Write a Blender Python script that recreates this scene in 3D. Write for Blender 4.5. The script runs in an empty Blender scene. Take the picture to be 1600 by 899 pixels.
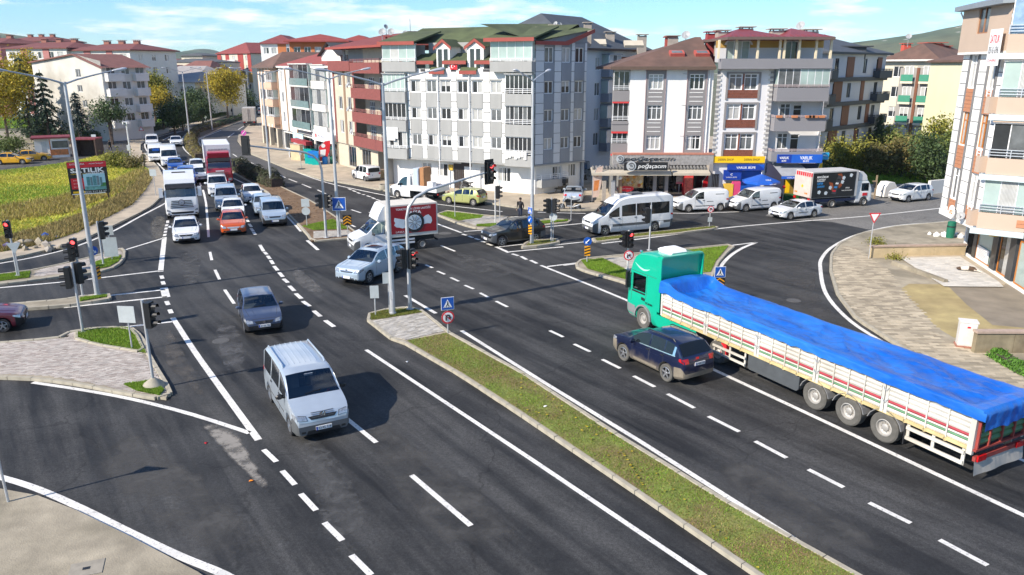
import bpy,bmesh,math,random
from mathutils import Vector,Matrix
from mathutils.bvhtree import BVHTree
R=random.Random(7)
scn=bpy.context.scene
C=scn.collection
PI=math.pi
# camera, world, sun, exposure
CAM_H,FPX=11.8,1200.0
PITCH=math.atan(344.5/FPX)
cam=bpy.data.objects.new('camera',bpy.data.cameras.new('camera'))
C.objects.link(cam)
cam.location=(0,0,CAM_H)
cam.rotation_euler=(PI/2-PITCH,0,0)
cam.data.sensor_width=36
cam.data.lens=27.0
cam.data.clip_end=12000
scn.camera=cam
SUN_EL=math.radians(36)
SUN_AZ=Vector((-0.84,-0.545,0)).normalized()
world=bpy.data.worlds.new('World')
scn.world=world
world.use_nodes=True
wn,wl=world.node_tree.nodes,world.node_tree.links
bg=wn['Background']
sky=wn.new('ShaderNodeTexSky')
sky.sky_type='NISHITA'
sky.sun_disc=False
sky.sun_elevation=SUN_EL
sky.sun_rotation=math.atan2(SUN_AZ.x,SUN_AZ.y)
sky.altitude=0
sky.air_density=1.0
sky.dust_density=0.0
sky.ozone_density=4.0
tc=wn.new('ShaderNodeTexCoord')
sep=wn.new('ShaderNodeSeparateXYZ');wl.new(tc.outputs['Generated'],sep.inputs[0])
mz=wn.new('ShaderNodeMath');mz.operation='MAXIMUM';mz.inputs[1].default_value=0.0;wl.new(sep.outputs[2],mz.inputs[0])
az=wn.new('ShaderNodeMath');az.operation='ADD';az.inputs[1].default_value=0.12;wl.new(mz.outputs[0],az.inputs[0])
dv=wn.new('ShaderNodeVectorMath');dv.operation='DIVIDE'
cb=wn.new('ShaderNodeCombineXYZ')
for i in range(3):wl.new(az.outputs[0],cb.inputs[i])
wl.new(tc.outputs['Generated'],dv.inputs[0]);wl.new(cb.outputs[0],dv.inputs[1])
cn=wn.new('ShaderNodeTexNoise');cn.inputs['Scale'].default_value=1.15;cn.inputs['Detail'].default_value=8;cn.inputs['Roughness'].default_value=0.58
wl.new(dv.outputs[0],cn.inputs['Vector'])
cr=wn.new('ShaderNodeMapRange');cr.inputs[1].default_value=0.53;cr.inputs[2].default_value=0.66;cr.inputs[3].default_value=0.0;cr.inputs[4].default_value=0.9
wl.new(cn.outputs[0],cr.inputs[0])
tn=wn.new('ShaderNodeVectorMath');tn.operation='MULTIPLY';tn.inputs[1].default_value=(.41,.58,.72);wl.new(sky.outputs[0],tn.inputs[0])
mx=wn.new('ShaderNodeMix');mx.data_type='RGBA'
wl.new(cr.outputs[0],mx.inputs[0]);wl.new(tn.outputs[0],mx.inputs[6]);mx.inputs[7].default_value=(4.9,5.0,5.1,1)
wl.new(mx.outputs[2],bg.inputs[0])
bg.inputs[1].default_value=0.15
sun=bpy.data.objects.new('sun',bpy.data.lights.new('sun','SUN'))
C.objects.link(sun)
sun.data.energy=4.2
sun.data.angle=math.radians(0.6)
sun.data.color=(1.0,0.91,0.78)
sdir=-(SUN_AZ*math.cos(SUN_EL)+Vector((0,0,math.sin(SUN_EL))))
sun.rotation_euler=sdir.to_track_quat('-Z','Y').to_euler()
sun.location=(-40,-20,60)
scn.view_settings.view_transform='Standard'
scn.view_settings.look='None'
scn.view_settings.gamma=1
scn.view_settings.use_curve_mapping=False
scn.view_settings.exposure=0.8
# photograph geometry: pixel -> point of the ground
_c,_s=math.cos(PITCH),math.sin(PITCH)
def G(u,v,z=0.0):
 px,py=(u-800)/FPX,(v-449.5)/FPX
 t=(CAM_H-z)/(_s+py*_c)
 return Vector((t*px,t*(_c-py*_s),z))
def zat(p,v):
 q=(v-449.5)/FPX
 return CAM_H-p[1]*(_s+q*_c)/(_c-q*_s)
def ray(u,v):
 px,py=(u-800)/FPX,(v-449.5)/FPX
 return Vector((px,_c-py*_s,-_s-py*_c))
def depth_pt(u,v,y):
 r=ray(u,v);return Vector((0,0,CAM_H))+r*(y/r.y)
# materials
MATS={}
def mat(name,rgb=(.5,.5,.5),rough=.6,var=.12,scale=3.0,bump=0.0,bscale=None,metal=0.0,spec=.5,coat=0.0,emit=None,stretch=None,island=0.0,tint=None,trans=0.0):
 if name in MATS:return MATS[name]
 m=bpy.data.materials.new(name);m.use_nodes=True
 n,l=m.node_tree.nodes,m.node_tree.links
 b=n['Principled BSDF']
 b.inputs['Roughness'].default_value=rough
 b.inputs['Metallic'].default_value=metal
 b.inputs['Specular IOR Level'].default_value=spec
 b.inputs['Coat Weight'].default_value=coat
 b.inputs['Coat Roughness'].default_value=.04
 col=(*rgb,1)
 t=n.new('ShaderNodeTexCoord')
 vec=t.outputs['Object']
 if stretch:
  mp=n.new('ShaderNodeMapping');mp.inputs['Scale'].default_value=stretch;l.new(vec,mp.inputs[0]);vec=mp.outputs[0]
 nz=n.new('ShaderNodeTexNoise');nz.inputs['Scale'].default_value=scale;nz.inputs['Detail'].default_value=5;nz.inputs['Roughness'].default_value=.6
 l.new(vec,nz.inputs['Vector'])
 mr=n.new('ShaderNodeMapRange');mr.inputs[1].default_value=.25;mr.inputs[2].default_value=.75
 mr.inputs[3].default_value=1-var;mr.inputs[4].default_value=1+var
 l.new(nz.outputs[0],mr.inputs[0])
 fac=mr.outputs[0]
 if island:
  g=n.new('ShaderNodeNewGeometry')
  r2=n.new('ShaderNodeMapRange');r2 .inputs[3].default_value=1-island;r2 .inputs[4].default_value=1+island
  l.new(g.outputs['Random Per Island'],r2 .inputs[0])
  mm=n.new('ShaderNodeMath');mm.operation='MULTIPLY';l.new(fac,mm.inputs[0]);l.new(r2 .outputs[0],mm.inputs[1]);fac=mm.outputs[0]
 base=None
 if tint:
  mxx=n.new('ShaderNodeMix');mxx.data_type='RGBA';mxx.inputs[6].default_value=col;mxx.inputs[7].default_value=(*tint,1)
  if island:
   g2=n.new('ShaderNodeNewGeometry');wn2=n.new('ShaderNodeTexWhiteNoise');wn2 .noise_dimensions='1D'
   l.new(g2 .outputs['Random Per Island'],wn2 .inputs['W']);l.new(wn2 .outputs[0],mxx.inputs[0])
  else:
   n2=n.new('ShaderNodeTexNoise');n2 .inputs['Scale'].default_value=scale*.37;n2 .inputs['Detail'].default_value=4;l.new(vec,n2 .inputs['Vector'])
   m2=n.new('ShaderNodeMapRange');m2 .inputs[1].default_value=.4;m2 .inputs[2].default_value=.62;l.new(n2 .outputs[0],m2 .inputs[0]);l.new(m2 .outputs[0],mxx.inputs[0])
  base=mxx.outputs[2]
 mul=n.new('ShaderNodeVectorMath');mul.operation='SCALE'
 if base:l.new(base,mul.inputs[0])
 else:mul.inputs[0].default_value=rgb
 l.new(fac,mul.inputs['Scale']);l.new(mul.outputs[0],b.inputs['Base Color'])
 if bump:
  nb=n.new('ShaderNodeTexNoise');nb.inputs['Scale'].default_value=bscale or scale*8;nb.inputs['Detail'].default_value=3;l.new(vec,nb.inputs['Vector'])
  bp=n.new('ShaderNodeBump');bp.inputs['Strength'].default_value=bump;bp.inputs['Distance'].default_value=.03
  l.new(nb.outputs[0],bp.inputs['Height']);l.new(bp.outputs[0],b.inputs['Normal'])
 if emit:
  b.inputs['Emission Color'].default_value=(*rgb,1);b.inputs['Emission Strength'].default_value=emit
 if trans:
  tr=n.new('ShaderNodeBsdfTranslucent');ms=n.new('ShaderNodeMixShader');ms.inputs[0].default_value=trans
  l.new(mul.outputs[0],tr.inputs[0]);l.new(b.outputs[0],ms.inputs[1]);l.new(tr.outputs[0],ms.inputs[2])
  l.new(ms.outputs[0],n['Material Output'].inputs[0])
 MATS[name]=m
 return m
def glass(name,tint=(.55,.6,.6),dens=.6):
 """see-through tinted car glass: a thin sheet, part tinted see-through, part mirror by angle"""
 if name in MATS:return MATS[name]
 m=bpy.data.materials.new(name);m.use_nodes=True
 n,l=m.node_tree.nodes,m.node_tree.links
 n.remove(n['Principled BSDF'])
 tr=n.new('ShaderNodeBsdfTransparent');tr.inputs[0].default_value=(*[x*(1-dens)for x in tint],1)
 gl=n.new('ShaderNodeBsdfGlossy');gl.inputs['Roughness'].default_value=.02;gl.inputs[0].default_value=(.9,.95,1,1)
 fr=n.new('ShaderNodeFresnel');fr.inputs[0].default_value=1.6
 ad=n.new('ShaderNodeMath');ad.operation='ADD';ad.inputs[1].default_value=.06;ad.use_clamp=True;l.new(fr.outputs[0],ad.inputs[0])
 mxs=n.new('ShaderNodeMixShader');l.new(ad.outputs[0],mxs.inputs[0]);l.new(tr.outputs[0],mxs.inputs[1]);l.new(gl.outputs[0],mxs.inputs[2])
 l.new(mxs.outputs[0],n['Material Output'].inputs[0])
 MATS[name]=m
 return m
def car_paint(name,rgb,metal=0.0,rough=.32,dirt=0.0):
 if name in MATS:return MATS[name]
 m=mat(name,rgb,rough=rough,var=.05,scale=2,metal=metal,coat=.8)
 n,l=m.node_tree.nodes,m.node_tree.links
 b=n['Principled BSDF']
 b.inputs['Coat Roughness'].default_value=.06
 if dirt:
  src=b.inputs['Base Color'].links[0].from_socket
  t=n.new('ShaderNodeTexCoord');sp=n.new('ShaderNodeSeparateXYZ');l.new(t.outputs['Object'],sp.inputs[0])
  nz=n.new('ShaderNodeTexNoise');nz.inputs['Scale'].default_value=3.5;nz.inputs['Detail'].default_value=6;l.new(t.outputs['Object'],nz.inputs['Vector'])
  a=n.new('ShaderNodeMath');a.operation='MULTIPLY_ADD';a.inputs[1].default_value=.5;l.new(nz.outputs[0],a.inputs[0]);l.new(sp.outputs[2],a.inputs[2])
  mr=n.new('ShaderNodeMapRange');mr.inputs[1].default_value=.95;mr.inputs[2].default_value=.55;mr.inputs[3].default_value=.0;mr.inputs[4].default_value=dirt;l.new(a.outputs[0],mr.inputs[0])
  mxx=n.new('ShaderNodeMix');mxx.data_type='RGBA';l.new(mr.outputs[0],mxx.inputs[0]);l.new(src,mxx.inputs[6]);mxx.inputs[7].default_value=(.24,.2,.15,1)
  l.new(mxx.outputs[2],b.inputs['Base Color'])
  cw=n.new('ShaderNodeMapRange');cw.inputs[3].default_value=.8;cw.inputs[4].default_value=0;l.new(mr.outputs[0],cw.inputs[0]);l.new(cw.outputs[0],b.inputs['Coat Weight'])
 return m
WHITE=mat('white_plastic',(.78,.78,.78),.45,.04)
BLACK=mat('black_plastic',(.018,.018,.02),.45,.15)
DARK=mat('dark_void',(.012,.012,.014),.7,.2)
GALV=mat('galvanised_steel',(.46,.48,.5),.42,.12,4,metal=.55)
CHROME=mat('chrome',(.75,.76,.78),.15,.03,metal=1)
TYRE=mat('tyre_rubber',(.028,.028,.03),.85,.3,6)
DTYRE=mat('dusty_tyre_rubber',(.10,.095,.085),.9,.25,5)
ALLOY=mat('alloy_rim',(.5,.51,.53),.3,.06,metal=.8)
STEELRIM=mat('pale_steel_rim',(.42,.4,.37),.5,.25,metal=.3)
DGLASS=mat('dark_glass',(.012,.016,.02),.04,.1,spec=.9)
REDP=mat('red_paint',(.62,.02,.03),.4,.06)
# mesh builder and object helpers
class MB:
 def __init__(s):s.v,s.f,s.m=[],[],[]
 def add(s,vs,fs,m=0):
  o=len(s.v);s.v+=[tuple(p)for p in vs]
  for f in fs:s.f.append([o+i for i in f]);s.m.append(m)
  return s
 def box(s,x0,x1,y0,y1,z0,z1,m=0):
  return s.add([(x0,y0,z0),(x1,y0,z0),(x1,y1,z0),(x0,y1,z0),(x0,y0,z1),(x1,y0,z1),(x1,y1,z1),(x0,y1,z1)],[(0,3,2,1),(4,5,6,7),(0,1,5,4),(1,2,6,5),(2,3,7,6),(3,0,4,7)],m)
 def cbox(s,c,d,rz=0,m=0,M=None):
  a,b,e=d[0]/2,d[1]/2,d[2]/2
  X=M or(Matrix.Translation(c)@Matrix.Rotation(rz,4,'Z'))
  vs=[X@Vector(p)for p in[(-a,-b,-e),(a,-b,-e),(a,b,-e),(-a,b,-e),(-a,-b,e),(a,-b,e),(a,b,e),(-a,b,e)]]
  return s.add(vs,[(0,3,2,1),(4,5,6,7),(0,1,5,4),(1,2,6,5),(2,3,7,6),(3,0,4,7)],m)
 def quad(s,a,b,c,d,m=0):return s.add([a,b,c,d],[(0,1,2,3)],m)
 def poly(s,pts,z,m=0):return s.add([(p[0],p[1],z)for p in pts],[list(range(len(pts)))],m)
 def prism(s,pts,z0,z1,m=0,bottom=False):
  n=len(pts);vs=[(p[0],p[1],z0)for p in pts]+[(p[0],p[1],z1)for p in pts]
  fs=[list(range(n,2*n))]+[(i,(i+1)%n,n+(i+1)%n,n+i)for i in range(n)]
  if bottom:fs.append(list(range(n-1,-1,-1)))
  return s.add(vs,fs,m)
 def side(s,pts,y0,y1,m=0):
  n=len(pts);vs=[(p[0],y0,p[1])for p in pts]+[(p[0],y1,p[1])for p in pts]
  return s.add(vs,[list(range(n)),list(range(2*n-1,n-1,-1))]+[(i,n+i,n+(i+1)%n,(i+1)%n)for i in range(n)],m)
 def tube(s,pts,rad,n=8,m=0,cap=True):
  pts=[Vector(p)for p in pts];rad=rad if isinstance(rad,(list,tuple))else[rad]*len(pts)
  o=len(s.v);k=len(pts);up=None
  for i,p in enumerate(pts):
   d=(pts[min(i+1,k-1)]-pts[max(i-1,0)]).normalized()
   a=d.cross(Vector((0,0,1))if abs(d.z)<.9 else Vector((1,0,0))).normalized()
   if up is not None and up.dot(a)<0:a=-a
   up=a;b=d.cross(a)
   for j in range(n):
    t=2*PI*j/n;q=p+(a*math.cos(t)+b*math.sin(t))*rad[i];s.v.append(tuple(q))
  for i in range(k-1):
   for j in range(n):
    s.f.append([o+i*n+j,o+i*n+(j+1)%n,o+(i+1)*n+(j+1)%n,o+(i+1)*n+j]);s.m.append(m)
  if cap:
   s.f.append([o+j for j in range(n)][::-1]);s.m.append(m)
   s.f.append([o+(k-1)*n+j for j in range(n)]);s.m.append(m)
  return s
 def lathe(s,prof,n=20,axis='Z',c=(0,0,0),m=0):
  o=len(s.v);c=Vector(c)
  for r,h in prof:
   for j in range(n):
    t=2*PI*j/n;x,y=r*math.cos(t),r*math.sin(t)
    p=(x,y,h)if axis=='Z' else((x,h,y)if axis=='Y' else(h,x,y))
    s.v.append(tuple(c+Vector(p)))
  for i in range(len(prof)-1):
   for j in range(n):
    s.f.append([o+i*n+j,o+i*n+(j+1)%n,o+(i+1)*n+(j+1)%n,o+(i+1)*n+j]);s.m.append(m)
  for i in(0,len(prof)-1):
   if prof[i][0]>1e-4:s.f.append([o+i*n+j for j in range(n)]);s.m.append(m)
  return s
 def mesh(s,name,mats,smooth=None,fixn=True):
  me=bpy.data.meshes.new(name);me.from_pydata(s.v,[],s.f)
  for q in(mats if isinstance(mats,(list,tuple))else[mats]):me.materials.append(q)
  if len(me.materials)>1:me.polygons.foreach_set('material_index',s.m)
  if fixn:
   bm=bmesh.new();bm.from_mesh(me);bmesh.ops.remove_doubles(bm,verts=bm.verts,dist=1e-5);bmesh.ops.recalc_face_normals(bm,faces=bm.faces);bm.to_mesh(me);bm.free()
  if smooth:
   me.polygons.foreach_set('use_smooth',[True]*len(me.polygons));me.set_sharp_from_angle(angle=math.radians(smooth))
  me.update()
  return me
 def build(s,name,mats,parent=None,M=None,smooth=None,fixn=True):
  return ob(name,s.mesh(name,mats,smooth,fixn),parent,M)
def ob(name,data,parent=None,M=None):
 o=bpy.data.objects.new(name,data);C.objects.link(o)
 if parent:o.parent=parent
 if M is not None:o.matrix_local=M
 return o
def tag(o,label=None,cat=None,group=None,kind=None):
 if label:o['label']=label
 if cat:o['category']=cat
 if group:o['group']=group
 if kind:o['kind']=kind
 return o
def thing(name,label,cat,loc=(0,0,0),rz=0,group=None):
 o=bpy.data.objects.new(name,None);C.objects.link(o);o.empty_display_size=.3
 o.location=loc;o.rotation_euler=(0,0,rz)
 return tag(o,label,cat,group)
def struct(o):o['kind']='structure';return o
def copy_tree(o,parent=None):
 c=o.copy();C.objects.link(c)
 if parent:c.parent=parent
 for ch in list(o.children):copy_tree(ch,c)
 return c
def T(x,y,z,rz=0):return Matrix.Translation((x,y,z))@Matrix.Rotation(rz,4,'Z')
TXT={}
def text(s,w,h,material,parent,M,name='lettering',ext=.004,shear=0,bold=0.0):
 """lettering as mesh, centred, w x h metres, in the local x-z plane of M (reads from -y)"""
 cu=bpy.data.curves.new('lettering','FONT');cu.body=s;cu.align_x='CENTER';cu.align_y='CENTER';cu.extrude=ext;cu.resolution_u=2;cu.shear=shear;cu.offset=bold
 o=bpy.data.objects.new('tmp',cu);C.objects.link(o)
 dg=bpy.context.evaluated_depsgraph_get()
 me=bpy.data.meshes.new_from_object(o.evaluated_get(dg));bpy.data.objects.remove(o);bpy.data.curves.remove(cu)
 xs=[v.co.x for v in me.vertices];ys=[v.co.y for v in me.vertices]
 if not xs:return None
 kx,ky=w/max(max(xs)-min(xs),1e-3),h/max(max(ys)-min(ys),1e-3);cx,cy=(max(xs)+min(xs))/2,(max(ys)+min(ys))/2
 for v in me.vertices:v.co=Vector(((v.co.x-cx)*kx,-v.co.z,(v.co.y-cy)*ky))
 me.materials.clear();me.materials.append(material)
 return ob(name,me,parent,M)
def smooth_pts(pts,k=4,closed=False):
 pts=[Vector((p[0],p[1],0))for p in pts];out=[];n=len(pts)
 for i in range(n if closed else n-1):
  a,b,c,d=(pts[(i-1)%n],pts[i],pts[(i+1)%n],pts[(i+2)%n])if closed else(pts[max(i-1,0)],pts[i],pts[i+1],pts[min(i+2,n-1)])
  for j in range(k):
   t=j/k;out.append(.5*((2*b)+(c-a)*t+(2*a-5*b+4*c-d)*t*t+(3*b-a-3*c+d)*t**3))
 if not closed:out.append(pts[-1])
 return out
def PX(l,z=0.0):return[G(u,v,z)for u,v in l]
# the setting: ground, roads, pavements, islands, markings
def asphalt_mat(name,base,light,streak=True,rough=.8,mixlo=.47,mixhi=.75):
 m=bpy.data.materials.new(name);m.use_nodes=True
 n,l=m.node_tree.nodes,m.node_tree.links
 b=n['Principled BSDF'];b.inputs['Specular IOR Level'].default_value=.35
 t=n.new('ShaderNodeTexCoord');vec=t.outputs['Object']
 def noise(sc,det=5,st=None,rot=0,rough_=.6):
  v=vec
  if st:
   mp=n.new('ShaderNodeMapping');mp.vector_type='TEXTURE';mp.inputs['Rotation'].default_value=(0,0,rot);mp.inputs['Scale'].default_value=st;l.new(v,mp.inputs[0]);v=mp.outputs[0]
  q=n.new('ShaderNodeTexNoise');q.inputs['Scale'].default_value=sc;q.inputs['Detail'].default_value=det;q.inputs['Roughness'].default_value=rough_;l.new(v,q.inputs['Vector']);return q.outputs[0]
 def rng(x,a,c,d,e):
  q=n.new('ShaderNodeMapRange');q.inputs[1].default_value=a;q.inputs[2].default_value=c;q.inputs[3].default_value=d;q.inputs[4].default_value=e;l.new(x,q.inputs[0]);return q.outputs[0]
 def mth(op,a,c):
  q=n.new('ShaderNodeMath');q.operation=op;l.new(a,q.inputs[0])
  if isinstance(c,float):q.inputs[1].default_value=c
  else:l.new(c,q.inputs[1])
  return q.outputs[0]
 big=noise(.16,6,rough_=.65)
 st=noise(1.0,6,(14,.9,1),math.radians(-54.5),.68)
 fac=mth('ADD',rng(big,.4,.64,0,.55),rng(st,.42,.66,0,.75))if streak else rng(big,.35,.68,0,1)
 mxx=n.new('ShaderNodeMix');mxx.data_type='RGBA';mxx.inputs[6].default_value=(*base,1);mxx.inputs[7].default_value=(*light,1);l.new(fac,mxx.inputs[0])
 grain=mth('MULTIPLY',rng(noise(34,3,rough_=.85),.3,.7,.5,1.55),rng(noise(11,5,rough_=.85),.34,.66,.62,1.4))
 mid=rng(noise(4.5,6,rough_=.75),.3,.7,.84,1.18)
 wear=rng(noise(.9,7,rough_=.75),.6,.72,1.0,1.5)
 crk=n.new('ShaderNodeTexVoronoi');crk.feature='DISTANCE_TO_EDGE';crk.inputs['Scale'].default_value=.11;crk.inputs['Randomness'].default_value=1
 dvv=n.new('ShaderNodeVectorMath');dvv.operation='ADD';l.new(vec,dvv.inputs[0])
 nd=n.new('ShaderNodeTexNoise');nd.inputs['Scale'].default_value=.8;nd.inputs['Detail'].default_value=5;l.new(vec,nd.inputs['Vector'])
 nsc=n.new('ShaderNodeVectorMath');nsc.operation='SCALE';nsc.inputs['Scale'].default_value=1.6;l.new(nd.outputs[1],nsc.inputs[0]);l.new(nsc.outputs[0],dvv.inputs[1]);l.new(dvv.outputs[0],crk.inputs['Vector'])
 cf=rng(crk.outputs[0],0.0,.006,.62,1.0)
 f=mth('MULTIPLY',mth('MULTIPLY',mth('MULTIPLY',grain,mid),wear),cf)
 mul=n.new('ShaderNodeVectorMath');mul.operation='SCALE';l.new(mxx.outputs[2],mul.inputs[0]);l.new(f,mul.inputs['Scale']);l.new(mul.outputs[0],b.inputs['Base Color'])
 l.new(rng(st,.35,.7,rough-.12,rough+.08),b.inputs['Roughness'])
 bp=n.new('ShaderNodeBump');bp.inputs['Strength'].default_value=.35;bp.inputs['Distance'].default_value=.012;l.new(noise(55,2),bp.inputs['Height']);l.new(bp.outputs[0],b.inputs['Normal'])
 MATS[name]=m
 return m
NEWASPH=asphalt_mat('new_asphalt',(.0105,.0107,.0115),(.06,.0595,.059))
OLDASPH=asphalt_mat('old_grey_asphalt',(.13,.125,.117),(.2,.19,.175),False)
MIDASPH=asphalt_mat('worn_asphalt',(.05,.05,.051),(.095,.092,.09))
CONC=mat('old_concrete',(.34,.295,.22),.9,.3,1.2,.4,25,tint=(.23,.2,.145))
SLAB=mat('sidewalk_concrete',(.45,.375,.28),.9,.22,.8,.3,20,tint=(.36,.305,.23))
KERB=mat('kerb_concrete',(.36,.325,.255),.9,.22,2.2,.3,30)
SOIL=mat('brown_soil',(.13,.078,.042),.95,.4,2.5,.8,9,tint=(.18,.115,.065))
LAWN=mat('lawn_earth',(.17,.21,.045),.95,.35,2,.5,20,tint=(.2,.145,.065))
EARTH=mat('field_earth',(.48,.4,.1),.95,.3,.12,.5,3,tint=(.24,.36,.05))
GROUND=mat('far_ground',(.1,.115,.06),.95,.35,.01,tint=(.16,.14,.09))
MOSS=mat('mossy_concrete',(.4,.32,.15),.95,.25,.9,.3,20,tint=(.32,.25,.12))
PAINT=mat('road_paint',(.72,.7,.66),.7,.22,1.1)
_n,_l=PAINT.node_tree.nodes,PAINT.node_tree.links
_w=_n.new('ShaderNodeTexNoise');_w.inputs['Scale'].default_value=9;_w.inputs['Detail'].default_value=7;_w.inputs['Roughness'].default_value=.8
_t=_n.new('ShaderNodeTexCoord');_l.new(_t.outputs['Object'],_w.inputs['Vector'])
_r=_n.new('ShaderNodeMapRange');_r.inputs[1].default_value=.53;_r.inputs[2].default_value=.66;_l.new(_w.outputs[0],_r.inputs[0])
_m=_n.new('ShaderNodeMix');_m.data_type='RGBA';_b=_n['Principled BSDF'];_src=_b.inputs['Base Color'].links[0].from_socket
_l.new(_r.outputs[0],_m.inputs[0]);_l.new(_src,_m.inputs[6]);_m.inputs[7].default_value=(.16,.16,.16,1);_l.new(_m.outputs[2],_b.inputs['Base Color'])
MB().poly([(-3000,-250),(4200,-250),(4200,4250),(-3000,4250)],-.03).build('ground',GROUND)['kind']='structure'
road=struct(MB().poly([(-110,2),(60,2),(75,60),(62,110),(0,130),(-40,175),(-63,260),(-85,260),(-85,150),(-110,100)],0).build('road',NEWASPH))
def sheet(name,px,m,z,k=1,world=None):
 pts=world or PX(px)
 if k>1:pts=smooth_pts(pts,k,True)
 return struct(MB().poly(pts,z).build(name,m,fixn=False))
sheet('old_road_surface',[(413,283),(440,276),(470,278),(506,284),(450,264),(385,239),(370,222),(374,211),(396,192),(432,168),(396,166),(375,186),(340,205),(310,217),(309,226),(322,237),(366,259)],MIDASPH,.004)
sheet('old_road_surface',[(1196,337),(1222,321),(1262,317),(1300,313),(1475,296),(1640,280),(1640,330),(1480,346),(1390,354),(1357,359),(1300,347),(1225,343)],OLDASPH,.004)
def stain(name,px,rgb,z,thr=.5,scale=1.2,amt=.9):
 m=bpy.data.materials.new(name);m.use_nodes=True
 n,l=m.node_tree.nodes,m.node_tree.links
 b=n['Principled BSDF'];b.inputs['Base Color'].default_value=(*rgb,1);b.inputs['Roughness'].default_value=.9
 t=n.new('ShaderNodeTexCoord');q=n.new('ShaderNodeTexNoise');q.inputs['Scale'].default_value=scale;q.inputs['Detail'].default_value=8;q.inputs['Roughness'].default_value=.72;l.new(t.outputs['Object'],q.inputs['Vector'])
 a=n.new('ShaderNodeAttribute');a.attribute_name='edge'
 s=n.new('ShaderNodeMath');s.operation='MULTIPLY_ADD';s.inputs[1].default_value=.35;l.new(a.outputs['Fac'],s.inputs[0]);l.new(q.outputs[0],s.inputs[2])
 r=n.new('ShaderNodeMapRange');r.inputs[1].default_value=.35+thr-.02;r.inputs[2].default_value=.35+thr+.2;r.inputs[4].default_value=amt;l.new(s.outputs[0],r.inputs[0])
 tr=n.new('ShaderNodeBsdfTransparent');ms=n.new('ShaderNodeMixShader');l.new(r.outputs[0],ms.inputs[0]);l.new(tr.outputs[0],ms.inputs[1]);l.new(b.outputs[0],ms.inputs[2]);l.new(ms.outputs[0],n['Material Output'].inputs[0])
 pts=smooth_pts(PX(px),3,True);c=sum(pts,Vector())/len(pts);k=len(pts)
 vs=[(c.x,c.y,z)]+[(c.x+(p.x-c.x)*.55,c.y+(p.y-c.y)*.55,z)for p in pts]+[(p.x,p.y,z)for p in pts]
 fs=[(0,1+i,1+(i+1)%k)for i in range(k)]+[(1+i,1+k+i,1+k+(i+1)%k,1+(i+1)%k)for i in range(k)]
 me=bpy.data.meshes.new(name);me.from_pydata(vs,[],fs);me.materials.append(m)
 at=me.attributes.new('edge','FLOAT','POINT')
 for i in range(len(vs)):at.data[i].value=1.0 if i<=k else 0.0
 o=ob(name,me);o['kind']='structure';return o
stain('dried_mud_patch',[(305,655),(335,652),(375,680),(400,720),(430,770),(418,778),(385,745),(345,705)],(.27,.25,.225),.006,.34,1.5)
stain('pale_worn_patch',[(455,640),(520,690),(580,780),(600,880),(520,899),(480,800)],(.10,.10,.10),.006,.42,2.5,.7)
stain('pale_worn_patch',[(330,495),(370,490),(395,560),(385,600),(340,590)],(.13,.13,.135),.006,.45,1.1,.75)
stain('pale_worn_patch',[(690,385),(760,400),(830,425),(800,445),(700,420)],(.12,.118,.115),.006,.45,1.0,.7)
stain('pale_worn_patch',[(280,388),(315,386),(318,440),(300,470),(280,440)],(.10,.10,.10),.006,.42,1.6,.7)
stain('pale_worn_patch',[(455,408),(490,432),(520,465),(480,462),(450,432)],(.15,.145,.14),.006,.42,1.6,.8)
stain('pale_worn_patch',[(1180,390),(1270,395),(1290,470),(1350,530),(1300,535),(1200,450)],(.075,.072,.07),.006,.42,.8,.7)
stain('dusty_patch',[(232,340),(262,330),(262,372),(235,385)],(.17,.155,.13),.006,.42,2.5,.8)
stain('dusty_patch',[(252,508),(266,505),(330,620),(320,640),(250,570)],(.12,.11,.10),.006,.42,1.5,.75)
for pl in([(180,640),(400,800),(480,899),(330,899),(100,720)],[(560,620),(800,790),(860,890),(700,880),(560,730)],[(1130,690),(1400,850),(1420,899),(1250,890),(1080,720)]):
 stain('faint_worn_patch',pl,(.085,.083,.08),.0055,.42,.7,.7)
# raised pavements
def slab(name,px,m,z1=.12,k=1,world=None):
 pts=world or PX(px)
 if k>1:pts=smooth_pts(pts,k,True)
 return struct(MB().prism([(p[0],p[1])for p in pts],-.05,z1).build(name,m,fixn=False))
_ks={}
def kerb(parent,pts,m=KERB,w=.17,h=.15,stone=.95,closed=False,maxn=300):
 """kerb stones one by one along a line"""
 if closed:pts=list(pts)+[pts[0]]
 L=[0]
 for a,b in zip(pts,pts[1:]):L.append(L[-1]+(Vector(b[:2])-Vector(a[:2])).length)
 n=max(1,round(L[-1]/stone));n=min(n,maxn);st=L[-1]/n
 def at(d):
  for i in range(len(pts)-1):
   if d<=L[i+1]or i==len(pts)-2:
    t=(d-L[i])/max(L[i+1]-L[i],1e-6);return Vector(pts[i][:2]).lerp(Vector(pts[i+1][:2]),t)
 key=(m.name,w,h)
 if key not in _ks:
  a=.5;b=MB().side([(-w/2,-.04),(w/2,-.04),(w/2,h),(-w/2+.03,h),(-w/2,h-.03)],-a,a);_ks[key]=b.mesh('kerb_stone',m)
 for i in range(n):
  p,q=at(i*st),at((i+1)*st);d=q-p
  M=Matrix.Translation((*((p+q)/2),R.uniform(-.008,.008)))@Matrix.Rotation(math.atan2(d.y,d.x)-PI/2+R.uniform(-.01,.01),4,'Z')@Matrix.Diagonal((1,max(d.length-.022,.05),1,1))
  ob('kerb_stone',_ks[key],parent,M)
def inside(p,poly):
 c=False;n=len(poly);j=n-1
 for i in range(n):
  a,b=poly[i],poly[j]
  if(a[1]>p[1])!=(b[1]>p[1])and p[0]<(b[0]-a[0])*(p[1]-a[1])/(b[1]-a[1])+a[0]:c=not c
  j=i
 return c
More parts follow.
